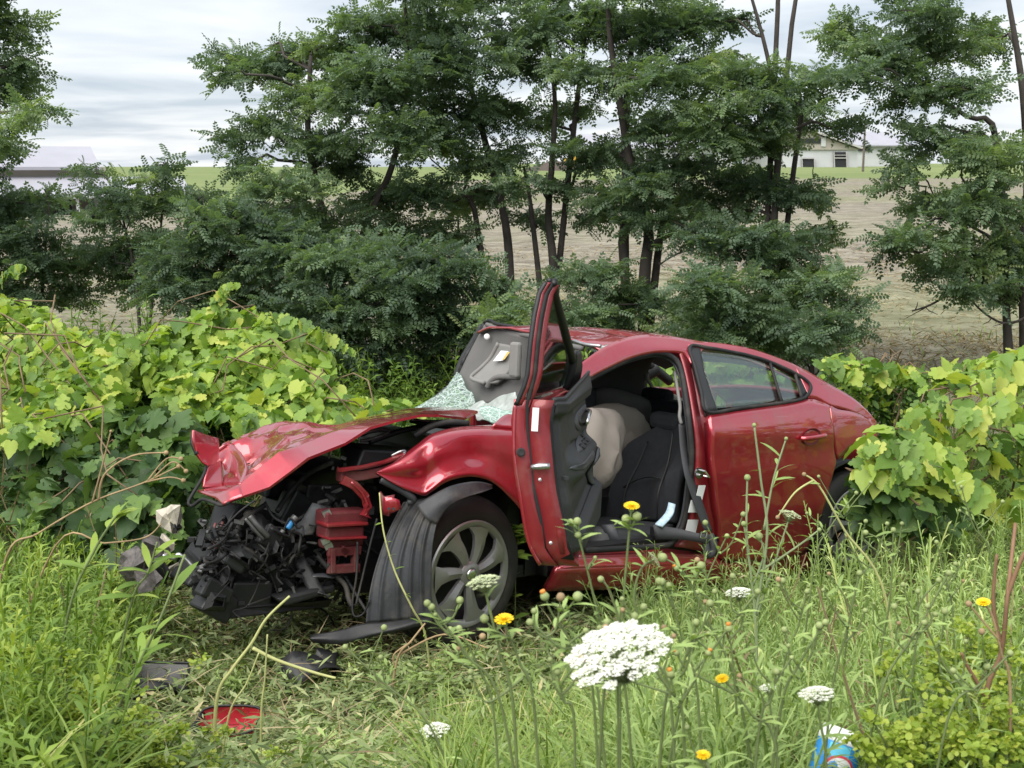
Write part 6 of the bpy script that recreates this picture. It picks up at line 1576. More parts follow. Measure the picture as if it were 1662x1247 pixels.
# right foreground: grey green stemmy weeds
rk = lambda px, py, x, y: (px > 1000 + np.clip(1000 - py, 0, 200) * .25) & (px < 1950)
stems('grey_green_weeds', 'grey green stemmy weeds standing thick beside the rear door', 2900, (.25, 3.6, 2.2, 6.5), (.26, .5), SAGE, 30, nl=18, ll=.24, lw=.024, lean=.4, keep=rk, tone=(.5, .2), up=.9)
blades('pale_grass', 'pale arching grass among the grey green weeds', 17000, (.2, 3.6, 2.0, 6.8), (.2, .48), SAGE, 31, w=.020, lean=.6, bend=.9, keep=rk, tone=(.45, .2))
blades('fine_grass', 'thin green grass in front of the lens side bank', 7000, (-.3, 1.2, 2.1, 4.2), (.14, .34), GRASS, 32, w=.022, lean=.6, keep=lambda px, py, x, y: px > 700, tone=(.5, .16))
stems('tall_grey_weeds', 'tallest grey green weeds crowding the rear wheel', 420, (.9, 3.2, 4.3, 6.4), (.45, .72), SAGE, 40, nl=26, ll=.15, lw=.016, lean=.3, keep=lambda px, py, x, y: (px > 1325) & (px < 1900), tone=(.62, .2), up=.9)
stems('dry_weeds', 'dry brown stalks scattered in the grey green weeds', 260, (.6, 3.6, 2.4, 7.0), (.3, .6), STRAW, 33, nl=8, ll=.16, lw=.02, lean=.6, keep=rk, tone=(.5, .25))
stems('dry_weeds', 'dry tan stalks scattered on the vine bank', 420, (-4.0, -.9, 4.4, 8.0), (.3, .7), STRAW, 34, nl=7, ll=.14, lw=.015, lean=.9, tone=(.5, .25))
# stubble in the field near the hedge
flat_litter('corn_stubble', 'pale broken corn stalks lying over the near field', 30000, (-14, 16, 11.0, 30), (.05, .17), STRAW, 35, w=.10, up=.03, tilt=.22, tone=(.55, .28))

flat_litter('corn_stubble', 'broken corn stalks and leaves thick at the near edge of the field', 9000, (.8, 7, 9.8, 14.5), (.04, .16), STRAW, 36, w=.12, up=.05, tilt=.45, tone=(.5, .3))
blades('stubble_weeds', 'sparse green weeds coming up through the near stubble', 700, (.8, 8, 9.8, 16), (.08, .25), GRASS, 37, w=.05, lean=.6)
# ---- single plants --------------------------------------------------------------------------
YEL = solid('yellow_petal', (.85, .60, .01), .5, var=.08, scale=30)
ORG = solid('orange_bud', (.62, .22, .03), .6, var=.2, scale=60)
BUD = solid('pale_green_bud', (.24, .29, .11), .65, var=.2, scale=50)
LACE = solid('white_floret', (.70, .71, .62), .8, var=.08, scale=80)
LACE_G = solid('greenish_floret', (.50, .56, .33), .7, var=.15, scale=60)
DRY = solid('dry_stalk', (.30, .21, .11), .8, var=.25)
PALE = solid('pale_cut_stalk', (.42, .43, .17), .7, var=.15)
RED_ST = solid('reddish_stalk', (.20, .11, .06), .75, var=.2)

def stalk(root, base, pts, r, mat, name='stem', k=6):
    C = crom(np.array(pts, float), 6); r = np.linspace(r, r * .6, len(C))
    mb = MB(); mb.tube(C - base, r, k); return link(name, mb.me(name), mat, root, smooth=True)
def dandelion(root, base, c, size, up, rg):
    R = rot_to(up)[:, [1, 2, 0]]
    mb = MB()
    for ring, (rad, n, z, ang) in enumerate(((1.0, 18, .05, .15), (.8, 16, .12, .45), (.55, 12, .2, .8), (.3, 8, .25, 1.1))):
        for i in range(n):
            a = 2 * math.pi * i / n + ring * .2 + rg.normal(0, .06); d = np.array([math.cos(a), math.sin(a), math.tan(ang) * .35]); s = np.array([-math.sin(a), math.cos(a), 0]) * .12
            t = d * rad; m = d * rad * .6
            mb.add([(np.array(v) * size / 2) @ R.T + c - base for v in ([0, 0, z * .4], m - s + [0, 0, z * .5], t - s * .8 + [0, 0, z], t + s * .8 + [0, 0, z], m + s + [0, 0, z * .5])], [(0, 1, 2, 3, 4)])
    h = link('flower_head', mb.me('flower_head'), YEL, root)
    mb = MB(); mb.lathe([(.0, -.62), (.16, -.58), (.30, -.35), (.32, -.15), (.42, .0), (.2, .04), (0, .04)], 12, R=R * size / 2 * 1.3, c=c - base); link('bud', mb.me('bud'), BUD, root, smooth=True)
def budball(root, base, c, size, up, mat=None, tip=None):
    R = rot_to(up)[:, [1, 2, 0]] * size / 2
    mb = MB(); mb.lathe([(0, -1.0), (.55, -.9), (.95, -.4), (.98, .1), (.75, .6), (.5, .82), (0, .85)], 12, R=R, c=c - base); b = link('bud', mb.me('bud'), mat or BUD, root, smooth=True)
    if tip is not None:
        mb = MB(); mb.lathe([(.5, .75), (.62, 1.0), (.60, 1.35), (.45, 1.5), (0, 1.45)], 10, R=R, c=c - base); link('flower_head', mb.me('flower_head'), tip, root, smooth=True)
def narrow_leaf(root, base, p, d, L_, w, mat=None, droop=.5):
    TV, TF = blade_t(w / L_ , droop, 5); TV = TV.copy(); 
    for i in range(5):
        t = i / 4; ww = w / L_ * math.sin(math.pi * min(1, .12 + .88 * t)) ** .8 * .5 + .002
        TV[2 * i, 1] = -ww; TV[2 * i + 1, 1] = ww; TV[2 * i, 2] += .0; 
    R = frames(np.array([d], float), np.array([random.uniform(-.6, .6)]), [L_])[0]
    me = mk('leaf', TV @ R.T + (np.asarray(p) - base), TF); tint(me, [random.uniform(.3, .8)], len(TV))
    return link('leaf', me, mat or SAGE, root)
def foot(px, py, d):                     # a stem's foot: the ground under this point
    p = at(px, py, d); p[2] = float(gz(p[0], p[1])) - .02; return p
def plant(name, label, cat, group, foot_at, d, stemsL, r=.004, mat=None, leaves=5, seed=0, leaf_mat_=None, leaf_len=(.03, .065), leaf_w=.008):
    """stemsL: list of (pixel path from low to high, head kind, head size); depth runs along with the path"""
    rg = np.random.default_rng(seed); random.seed(seed)
    b = foot(*foot_at, d); root = tag(empty(name, b), label, cat, group)
    first = True
    for path, kind, size in stemsL:
        pts = [at(x, y, dd) for x, y, dd in path]
        if first: pts = [b] + pts; first = False
        stalk(root, b, pts, r if len(pts) > 3 else r * .8, mat or STEM_G)
        top_, dirv = pts[-1], pts[-1] - pts[-2]; dirv = dirv / np.linalg.norm(dirv)
        if kind == 'yellow': dandelion(root, b, top_, size, dirv * .4 + np.array([0, -.25, .8]), rg)
        elif kind == 'bud': budball(root, b, top_, size, dirv)
        elif kind == 'orange': budball(root, b, top_, size, dirv, tip=ORG)
        elif kind == 'dry': budball(root, b, top_, size, dirv, mat=DRY)
        elif kind in ('lace', 'laceg'): umbel(root, b, top_, size, dirv, rg, LACE if kind == 'lace' else LACE_G)
        C = crom(np.array(pts), 6)
        for k in range(leaves):
            q_ = C[int((.1 + .8 * rg.random()) * (len(C) - 1))]; a = rg.uniform(0, 6.28)
            narrow_leaf(root, b, q_, [math.cos(a), math.sin(a) * .8, rg.uniform(.2, 1.0)], rg.uniform(*leaf_len), leaf_w, leaf_mat_)
    return root
def umbel(root, base, c, size, up, rg, mat, dense=1.0):
    R = rot_to(up)[:, [1, 2, 0]]; c = np.asarray(c)
    ray_b = MB(); fl = []; n = int(46 * dense)
    for i in range(n):
        rad = math.sqrt((i + .5) / n); a = i * 2.39996; h = .16 * (1 - rad ** 2) + .34 + rg.normal(0, .015)
        q_ = np.array([rad * math.cos(a) * .5, rad * math.sin(a) * .5, h]) * size
        ray_b.tube(np.array([[0, 0, 0], q_ * .55 + np.array([0, 0, -.02 * size]), q_]), [size * .008, size * .006, size * .005], 3, cap=False)
        m = 36
        for k in range(m):
            rr = math.sqrt((k + .5) / m) * .075 * size; aa = k * 2.4 + i
            fl.append(q_ + np.array([rr * math.cos(aa), rr * math.sin(aa), .02 * size * (1 - (rr / (.075 * size)) ** 2) + rg.normal(0, .006 * size)]))
    V = (np.array(ray_b.V) @ R.T) + c - base - R[:, 2] * .38 * size
    link('umbel_ray', mk('umbel_ray', V, ray_b.F), STEM_G, root, smooth=True)
    fl = np.array(fl) @ R.T + c - R[:, 2] * .38 * size
    T = []; s = .5
    for k in range(5):
        a = 2 * math.pi * k / 5; T.append((math.cos(a), math.sin(a), .25))
    TV = np.array([(0, 0, 0)] + T); TF = np.array([(0, 1 + k, 1 + (k + 1) % 5) for k in range(5)])
    D_ = np.tile(R[:, 2], (len(fl), 1)) + rg.normal(0, .35, (len(fl), 3))
    Rf = frames(D_, rg.uniform(0, 6, len(fl)), np.full(len(fl), .014 * size))[:, :, [1, 2, 0]]
    V, Fc = scatter(TV, TF, Rf, fl - base)
    o = link('floret', mk('floret', V, Fc), mat, root); o['kind'] = 'stuff'
    mb = MB()
    for k in range(11):                   # green bracts under the umbel
        a = 2 * math.pi * k / 11; d = np.array([math.cos(a), math.sin(a), -.15])
        mb.tube(np.array([[0, 0, 0], d * .14 * size, d * .30 * size + np.array([0, 0, .05 * size])]) @ R.T + c - base - R[:, 2] * .38 * size, [.006 * size, .005 * size, .002 * size], 3, cap=False)
    link('bract', mb.me('bract'), STEM_G, root)
GH = 'yellow hawkweeds in front of the lens'
GL = 'white umbel flowers in the weeds'
plant('hawkweed', 'tall hawkweed with one yellow head against the driver seat', 'flower', GH, (1012, 1200), 2.2, [([(1006, 1100, 2.2), (1010, 1000, 2.2), (1018, 900, 2.2), (1025, 822, 2.2)], 'yellow', .030), ([(1021, 860, 2.2), (1016, 842, 2.2)], 'bud', .017), ([(1022, 862, 2.2), (1034, 838, 2.2)], 'bud', .018), ([(1006, 1010, 2.2), (990, 960, 2.2), (975, 940, 2.2)], 'bud', .013)], .0035, leaves=4, seed=1)
plant('hawkweed', 'slim hawkweed with a pair of closed buds before the open door', 'flower', GH, (1040, 1230), 2.3, [([(1015, 1120, 2.3), (975, 1010, 2.3), (952, 920, 2.3), (938, 868, 2.3)], 'bud', .014), ([(944, 880, 2.3), (926, 848, 2.3)], 'bud', .015), ([(942, 876, 2.3), (937, 846, 2.3)], 'bud', .016), ([(954, 925, 2.3), (966, 905, 2.3)], 'bud', .008)], .0035, leaves=4, seed=2)
plant('hawkweed', 'hawkweed with a closed orange head below the front door corner', 'flower', GH, (985, 1240), 2.1, [([(962, 1120, 2.1), (925, 1040, 2.1), (897, 998, 2.1), (884, 968, 2.1)], 'orange', .017), ([(905, 1010, 2.1), (925, 985, 2.1), (938, 968, 2.1)], 'bud', .019), ([(912, 1020, 2.1), (925, 1000, 2.1), (908, 985, 2.1)], 'bud', .010), ([(940, 1060, 2.1), (965, 1030, 2.1), (985, 1010, 2.1)], 'bud', .014)], .003, leaves=6, seed=3)
plant('hawkweed', 'hawkweed with a broad yellow head beside the hubcap', 'flower', GH, (890, 1245), 2.0, [([(868, 1160, 2.0), (845, 1080, 2.0), (826, 1030, 2.0), (818, 1006, 2.0)], 'yellow', .034), ([(832, 1040, 2.0), (800, 1020, 2.0), (786, 1004, 2.0)], 'bud', .016), ([(850, 1100, 2.0), (790, 1140, 2.0), (764, 1090, 2.0)], 'bud', .011)], .003, leaves=5, seed=4)
plant('hawkweed', 'hawkweed with a half open yellow head under an orange bud', 'flower', GH, (1290, 1245), 2.0, [([(1260, 1220, 2.0), (1220, 1160, 2.0), (1190, 1120, 2.0), (1172, 1102, 2.0)], 'yellow', .024), ([(1196, 1160, 2.0), (1190, 1080, 2.0), (1183, 1020, 2.0)], 'orange', .014), ([(1200, 1130, 2.0), (1120, 1090, 2.0), (1098, 1060, 2.0)], 'orange', .011)], .003, leaves=5, seed=5)
plant('hawkweed', 'short hawkweed with a yellow head at the very bottom', 'flower', GH, (1160, 1290), 1.9, [([(1150, 1270, 1.9), (1145, 1245, 1.9), (1141, 1226, 1.9)], 'yellow', .025), ([(1146, 1255, 1.9), (1125, 1215, 1.9), (1115, 1180, 1.9)], 'bud', .010)], .003, leaves=3, seed=6)
plant('hawkweed', 'leaning hawkweed with a yellow head turned sideways on a brown stalk', 'flower', GH, (1650, 1200), 2.3, [([(1640, 1130, 2.3), (1625, 1060, 2.3), (1610, 1000, 2.3), (1596, 978, 2.3)], 'yellow', .028), ([(1622, 1040, 2.3), (1580, 990, 2.3), (1572, 980, 2.3)], 'dry', .013)], .0035, mat=DRY, leaves=2, seed=7)
plant('hawkweed', 'hawkweed with small orange buds in front of the white umbel', 'flower', GH, (1130, 1245), 1.9, [([(1110, 1190, 1.9), (1095, 1130, 1.9), (1088, 1094, 1.9)], 'orange', .014), ([(1096, 1130, 1.9), (1060, 1080, 1.9), (1040, 1020, 1.9), (1045, 985, 1.9)], 'bud', .012), ([(1100, 1150, 1.9), (1130, 1100, 1.9), (1150, 1060, 1.9)], 'orange', .011), ([(1096, 1128, 1.9), (1020, 1105, 1.9)], 'bud', .010)], .003, leaves=5, seed=8)
plant('hawkweed', 'budding hawkweed with curved neck in front of the sill', 'flower', GH, (1250, 1240), 2.4, [([(1200, 1130, 2.4), (1150, 1010, 2.4), (1110, 930, 2.4), (1075, 905, 2.4)], 'bud', .020), ([(1120, 945, 2.4), (1098, 922, 2.4)], 'orange', .013), ([(1125, 955, 2.4), (1138, 918, 2.4)], 'bud', .018), ([(1060, 1060, 2.4), (1030, 980, 2.4), (1040, 925, 2.4), (1062, 908, 2.4)], 'laceg', .035)], .0035, leaves=6, seed=9)
plant('hawkweed', 'tall knobbly weed with round buds rising in front of the rear door', 'weed', GH, (1240, 1160), 3.0, [([(1228, 1050, 3.0), (1222, 960, 3.0), (1212, 870, 3.0), (1213, 775, 3.0)], 'bud', .017), ([(1216, 900, 3.0), (1207, 850, 3.0)], 'bud', .014), ([(1222, 950, 3.0), (1240, 900, 3.0), (1232, 870, 3.0)], 'bud', .02), ([(1226, 1000, 3.0), (1245, 870, 3.0), (1235, 780, 3.0), (1224, 690, 3.0)], 'bud', .011), ([(1240, 860, 3.0), (1255, 780, 3.0), (1276, 712, 3.0)], 'bud', .010), ([(1230, 930, 3.0), (1290, 890, 3.0), (1330, 860, 3.0)], 'bud', .012), ([(1228, 1000, 3.0), (1255, 920, 3.0), (1283, 835, 3.0)], 'laceg', .055)], .0042, leaves=7, seed=10, mat=solid('grey_green_stem', (.24, .29, .15), .7), leaf_len=(.04, .085))
plant('hawkweed', 'tall slanting pale straw stalk crossing before the rear wheel', 'weed', GH, (1480, 1060), 3.2, [([(1440, 980, 3.2), (1370, 860, 3.2), (1330, 790, 3.2), (1305, 770, 3.2)], 'dry', .012), ([(1320, 780, 3.2), (1290, 800, 3.2), (1262, 840, 3.2)], 'dry', .012)], .004, mat=PALE, leaves=1, seed=11)
plant('queen_annes_lace', 'broad white lace umbel close to the lens before the sill', 'flower', GL, (1010, 1240), 1.62, [([(1003, 1180, 1.60), (1000, 1110, 1.57), (1000, 1066, 1.55)], 'x', 0)], .0019, leaves=0, seed=12)
r_lace = bpy.data.objects['queen_annes_lace']
umbel(r_lace, np.array(r_lace.location), at(1001, 1058, 1.55), .132, np.array([-.30, -.20, .93]), np.random.default_rng(5), LACE, 1.3)
plant('queen_annes_lace', 'greenish lace umbel seen from the side in front of the hubcap', 'flower', GL, (850, 1240), 2.0, [([(835, 1170, 2.0), (812, 1060, 2.0), (795, 990, 2.0), (784, 944, 2.0)], 'laceg', .056)], .0036, leaves=4, seed=13)
for lb, px, py, d, sz, s in (('blurred white lace head low among the flattened weeds', 706, 1180, 2.9, .075, 14), ('white lace head leaning before the blue tub', 1325, 1122, 2.2, .065, 15), ('small white lace head below the sill', 1198, 957, 3.6, .075, 16), ('tiny white lace head beside the leaning lace head', 1246, 1112, 2.3, .032, 17)):
    plant('queen_annes_lace', lb, 'flower', GL, (px + 20, py + 200), d, [([(px + 16, py + 120, d), (px + 6, py + 50, d), (px, py + 4, d)], 'lace', sz)], .003, leaves=3, seed=s)
# more budding stems, each its own plant
rgp = np.random.default_rng(77)
STEMS = [(1010, 1150, 860, 1010, 1.9), (880, 1250, 700, 985, 2.0), (760, 1247, 560, 1050, 2.6), (1330, 1240, 1395, 930, 2.4), (1380, 1247, 1540, 930, 2.3), (1420, 1240, 1450, 860, 2.8), (1250, 1160, 1310, 960, 2.7), (1210, 1247, 1260, 1090, 2.0), (1060, 1240, 1130, 1010, 2.0), (1500, 1230, 1640, 1060, 2.2), (1180, 1200, 1160, 960, 2.6), (1110, 1230, 1030, 1000, 1.9), (1560, 1100, 1520, 880, 3.2), (1290, 1000, 1390, 800, 3.6), (1360, 1050, 1440, 850, 3.4), (1640, 1000, 1560, 790, 3.8), (1100, 1080, 1180, 870, 2.9), (960, 1240, 1010, 1040, 1.8), (820, 1247, 745, 1020, 2.2), (930, 1247, 905, 1090, 1.9), (1470, 1180, 1490, 960, 2.6), (1600, 1240, 1500, 1010, 2.3), (1230, 1247, 1340, 1010, 2.1), (1060, 1247, 1230, 960, 2.3), (1150, 1240, 1085, 950, 2.2)]
where = ['before the big white umbel', 'below the hubcap, lowest of its neighbours', 'over the flattened weeds left of the hubcap stems', 'climbing towards the rear wheel', 'slanting far over towards the hanging vine', 'straight up under the hanging vine', 'short and leaning before the rear door', 'close beside the blue tub', 'bending right behind the big white umbel', 'leaning over the yellow green spurge', 'upright before the sill under the seat belt', 'in front of the right half of the big umbel', 'tall below the low vine leaves', 'under the rear wheel arch', 'rising to the vine leaves by the rear wheel', 'at the lowest vine leaves near the photo edge', 'tall before the rear edge of the door opening', 'crossing in front of the big umbel', 'arching up in front of the front tyre', 'upright just before the broad yellow head', 'between the blue tub and the low vine leaves', 'leaning back over the spurge by the reddish stalk', 'leaning over the white lace head by the tub', 'longest and most slanted, aimed at the rear door', 'slanting left before the sill']
for i, (x0, y0, x1, y1, d) in enumerate(STEMS):
    L_ = [([(x0 + (x1 - x0) * .3 + rgp.normal(0, 6), y0 + (y1 - y0) * .35, d), (x0 + (x1 - x0) * .65 + rgp.normal(0, 6), y0 + (y1 - y0) * .7, d), (x1, y1, d)], 'bud', .013)]
    for q in range(3):
        t = rgp.uniform(.55, .9); bx = x0 + (x1 - x0) * t; by = y0 + (y1 - y0) * t; sx = rgp.choice([-1, 1])
        L_.append(([(bx, by, d), (bx + sx * rgp.uniform(8, 22), by - rgp.uniform(12, 30), d), (bx + sx * rgp.uniform(14, 42), by - rgp.uniform(34, 70), d)], rgp.choice(['bud', 'bud', 'bud', 'dry']), rgp.uniform(.008, .015)))
    plant('budding_weed', 'budding weed stem ' + where[i], 'weed', 'budding weed stems in the near weeds', (x0, y0 + 60), d, L_, .0030, leaves=3, seed=200 + i, leaf_len=(.025, .055))
# stout reddish dead stalk
plant('dead_stalk', 'stout reddish brown stalk forking upward at the bottom corner', 'weed', 'dead stalks', (1610, 1230), 2.4, [([(1600, 1140, 2.4), (1625, 1060, 2.4), (1636, 960, 2.4), (1648, 850, 2.5)], 'x', 0), ([(1625, 1050, 2.4), (1612, 980, 2.4), (1618, 900, 2.4)], 'x', 0), ([(1600, 1130, 2.4), (1575, 1090, 2.4), (1560, 1060, 2.4)], 'x', 0), ([(1634, 970, 2.4), (1662, 900, 2.4), (1690, 880, 2.4)], 'x', 0)], .0065, mat=RED_ST, leaves=1, seed=60)
plant('dead_stalk', 'long bare tan stalk with a clustered seed head reaching towards the torn bonnet corner', 'weed', 'dead stalks', (-40, 960), 4.9, [([(10, 905, 4.9), (62, 866, 4.9), (150, 815, 4.9), (230, 785, 4.9), (290, 757, 4.9)], 'dry', .02), ([(160, 812, 4.9), (170, 770, 4.9), (215, 740, 4.9), (270, 735, 4.9)], 'dry', .02), ([(235, 783, 4.9), (275, 775, 4.9), (298, 780, 4.9)], 'dry', .02), ([(150, 815, 4.9), (165, 760, 4.9), (180, 700, 4.9)], 'dry', .012), ([(240, 780, 4.9), (270, 745, 4.9), (294, 745, 4.9)], 'dry', .02), ([(250, 775, 4.9), (280, 750, 4.9), (302, 765, 4.9)], 'dry', .02)], .0055, mat=DRY, leaves=0, seed=61)
plant('dead_stalk', 'bent tan stalk lying across the torn metal casting', 'weed', 'dead stalks', (-30, 900), 4.7, [([(90, 886, 4.6), (170, 882, 4.6), (235, 873, 4.7), (262, 850, 4.7)], 'x', 0)], .0045, mat=DRY, leaves=0, seed=62)
plant('cut_stalk', 'thick pale yellow stalk leaning over the red mirror shell', 'weed', 'pale cut stalks', (342, 1160), 3.6, [([(352, 1135, 3.6), (378, 1085, 3.6), (408, 1045, 3.6), (432, 1005, 3.6), (470, 968, 3.6)], 'x', 0), ([(410, 1052, 3.6), (450, 1072, 3.6), (510, 1092, 3.6), (545, 1101, 3.6)], 'x', 0)], .0065, mat=PALE, leaves=0, seed=63)
plant('cut_stalk', 'thin upright pale stalk just past the red mirror shell', 'weed', 'pale cut stalks', (420, 1210), 3.5, [([(424, 1160, 3.5), (430, 1100, 3.5), (434, 1030, 3.5)], 'x', 0)], .004, mat=PALE, leaves=0, seed=64)
plant('cut_stalk', 'thin slanting pale stalk in front of the red mirror shell', 'weed', 'pale cut stalks', (350, 1200), 3.5, [([(372, 1160, 3.5), (400, 1110, 3.5), (420, 1060, 3.5)], 'x', 0)], .004, mat=PALE, leaves=0, seed=65)
plant('vine_runner', 'thin bare runner hanging from the fender down over the arch liner', 'vine', None, (700, 1060), 4.9, [([(690, 1030, 4.85), (668, 985, 4.8), (640, 925, 4.82), (622, 860, 4.85), (616, 800, 4.9)], 'x', 0)], .005, mat=PALE, leaves=10, seed=66, leaf_len=(.03, .06), leaf_w=.008, leaf_mat_=WEED)
plant('dead_stalk', 'forked dry twig lying under the bumper lip by the tyre', 'weed', 'dead stalks', (630, 1090), 4.6, [([(645, 1070, 4.6), (668, 1040, 4.6), (690, 1012, 4.65)], 'x', 0), ([(668, 1042, 4.6), (640, 1062, 4.6), (640, 1080, 4.6)], 'x', 0), ([(650, 1062, 4.6), (720, 1030, 4.7), (790, 1052, 4.6)], 'x', 0)], .006, mat=DRY, leaves=0, seed=67)
# tall broad narrow-leaved stem in the near left
for k, (lb, f_, d, path) in enumerate((('tall lance leaved weed leaning across the grey panel', (130, 1330), 2.9, [(170, 1200, 2.9), (215, 1100, 2.9), (262, 1000, 2.9), (300, 900, 2.95)]), ('pale lance leaved weed arching over the lush bank', (60, 1120), 3.6, [(110, 1000, 3.6), (150, 900, 3.6), (180, 850, 3.6), (196, 830, 3.6)]), ('lance leaved weed leaning towards the torn casting', (150, 1090), 3.6, [(210, 990, 3.6), (240, 930, 3.6), (255, 880, 3.6)]))):
    plant('lance_leaved_weed', lb, 'weed', 'lance leaved weeds on the near bank', f_, d, [(path, 'x', 0)], .005, leaves=16, seed=80 + k, leaf_len=(.08, .15), leaf_w=.022, leaf_mat_=WEED)
# yellow-green spurge cushions
def spurge(label, px, py, d, n, spread, h, seed):
    rg = np.random.default_rng(seed); b = foot(px, py, d); root = tag(empty('spurge_clump', b), label, 'plant', 'yellow green spurge clumps')
    c = at(px, py, d); mb = MB(); P = []; 
    LV = []; LF = []; 
    for i in range(n):
        t = c + np.array([rg.normal(0, spread), rg.normal(0, spread * .7), rg.normal(0, h * .18)]); g = b + (t - b) * np.array([.35, .35, 0]); g[2] = float(gz(g[0], g[1])) - .02
        mb.tube(limb_path(g, t, .03, rg, 5, .05) - b, .0022, 4, cap=False)
        for k in range(9):
            a = k * 2.4; rr = .022 * math.sqrt(k / 9); P.append(t + np.array([rr * math.cos(a), rr * math.sin(a), rg.normal(0, .008)]))
    link('stem', mb.me('stem'), STEM_G, root)
    P = np.array(P); P = np.repeat(P, 4, 0) + rg.normal(0, .004, (len(P) * 4, 3)); N = len(P)
    TV, TF = RL_V * np.array([1, 1.5, 1]), RL_F
    R = frames(rg.normal(0, 1, (N, 3)) * np.array([1, 1, .5]) + np.array([0, 0, .35]), rg.normal(0, .6, N), rg.uniform(.010, .019, N))
    V, Fc = scatter(TV, TF, R, P - b); me = mk('bracts', V, Fc); tint(me, np.clip(rg.normal(.5, .22, N), 0, 1), len(TV)); o = link('bracts', me, SPURGE, root); o['kind'] = 'stuff'
    # leaves below
    N = n * 10; Q = c + np.stack([rg.normal(0, spread, N), rg.normal(0, spread * .7, N), -rg.uniform(.02, h, N)], 1)
    TV, TF = blade_t(.16, .5); R = frames(rg.normal(0, 1, (N, 3)) * np.array([1, 1, .3]) + np.array([0, 0, .4]), rg.normal(0, .5, N), rg.uniform(.03, .06, N))
    V, Fc = scatter(TV, TF, R, Q - b); me = mk('leaves', V, Fc); tint(me, np.clip(rg.normal(.5, .2, N), 0, 1), len(TV)); o = link('leaves', me, WEED, root); o['kind'] = 'stuff'
for k, a in enumerate((('broad yellow green spurge cushion filling the bottom corner by the reddish stalk', 1615, 1190, 2.3, 70, .11, .14), ('yellow green spurge clump between the blue tub and the reddish stalk', 1500, 1215, 2.3, 34, .06, .12), ('spurge clump with loose heads above the spurge cushion', 1580, 1075, 2.7, 34, .08, .14), ('yellow green spurge clump below the grey panel', 205, 1222, 3.1, 50, .10, .12), ('spurge clump at the near bottom edge of the lush bank', 90, 1150, 3.1, 60, .13, .14), ('tall spurge head poking up on the lush bank', 40, 1065, 3.2, 14, .06, .12), ('small spurge tuft at the bottom left of the red mirror shell', 300, 1262, 3.2, 30, .09, .10))):
    spurge(*a, seed=400 + k)
# weed tuft caught behind the front wheel
plant('leafy_tuft', 'leafy tuft caught behind the front tyre', 'weed', None, (835, 900), 5.75, [([(838, 880, 5.75), (842, 860, 5.75)], 'x', 0), ([(836, 880, 5.75), (826, 858, 5.75)], 'x', 0), ([(840, 885, 5.75), (855, 862, 5.75)], 'x', 0)], .004, leaves=22, seed=90, leaf_len=(.05, .1), leaf_w=.03, leaf_mat_=WEED)

# ------------------------------------------------------------------ crash debris in the grass
def lay(px, py): return on_ground(px, py)
def thing_mesh(name, mb, mat, loc, label, cat, group=None, rot=(0, 0, 0), smooth=False, bevel=0):
    o = link(name, mb.me(name), mat, smooth=smooth); o.location = tuple(loc); o.rotation_euler = rot; tag(o, label, cat, group)
    if bevel: md = o.modifiers.new('b', 'BEVEL'); md.width = bevel; md.segments = 2
    return o
GD = 'broken car pieces in the grass'
# red mirror shell: an open scoop
loc = lay(372, 1212) + np.array([0, 0, .04]); mir_root = tag(empty('mirror_shell', loc), 'red door mirror shell lying open side up in the flattened weeds', 'mirror shell', GD)
n = 18; rings = []
for (sx, sz, ins) in ((1, 1, 0), (.94, .9, .03), (.72, .62, .075), (.3, .25, .095)):
    rings.append([np.array([.118 * sx * np.sign(math.cos(a)) * abs(math.cos(a)) ** .6 + (.012 if math.sin(a) > 0 else -.012), ins, .052 * sz * np.sign(math.sin(a)) * abs(math.sin(a)) ** .7]) for a in np.linspace(0, 2 * math.pi, n, endpoint=False)])
V = [p for r in rings for p in r]; Fm = [(j * n + i, j * n + (i + 1) % n, (j + 1) * n + (i + 1) % n, (j + 1) * n + i) for j in range(3) for i in range(n)] + [tuple(range(3 * n, 4 * n))]
Rx = np.array(Matrix.Rotation(math.radians(-44), 3, 'X')) 
V = np.array(V) @ Rx.T + np.array([0, 0, .06])
o = link('shell', mk('shell', V, Fm), solid('bright_red_paint', (.80, .075, .12), .5, coat=.1, var=.05), mir_root, smooth=True); md = o.modifiers.new('t', 'SOLIDIFY'); md.thickness = .004
mb = MB(); R0 = [np.array(p) @ Rx.T + np.array([0, 0, .06]) for p in rings[0]]; mb.tube(np.array(R0 + R0[:1]), .0045, 6, cap=False); link('rim', mb.me('rim'), BLACK, mir_root, smooth=True)
mb = MB()
for a in range(9, 14): pass
G = np.array([[np.array(rings[0][i]) @ Rx.T + np.array([0, 0, .06]), np.array(rings[1][i]) * np.array([1, 1.3, 1.02]) @ Rx.T + np.array([0, 0, .083])] for i in range(8, 15)])
o = link('black_base', mk('black_base', G.reshape(-1, 3), grid_faces(7, 2)), BLACK, mir_root); md = o.modifiers.new('t', 'SOLIDIFY'); md.thickness = .008
for x, z in ((-.04, .01), (.0, -.005), (.06, .012)):
    mb = MB(); mb.lathe([(0, 0), (.005, 0), (.005, .006), (0, .006)], 8, R=np.array([[1, 0, 0], [0, 0, -1], [0, 1, 0]]), c=(x, .088, z)); Vq = np.array(mb.V) @ Rx.T + np.array([0, 0, .06]); link('clip', mk('clip', Vq, mb.F), BLACK, mir_root)
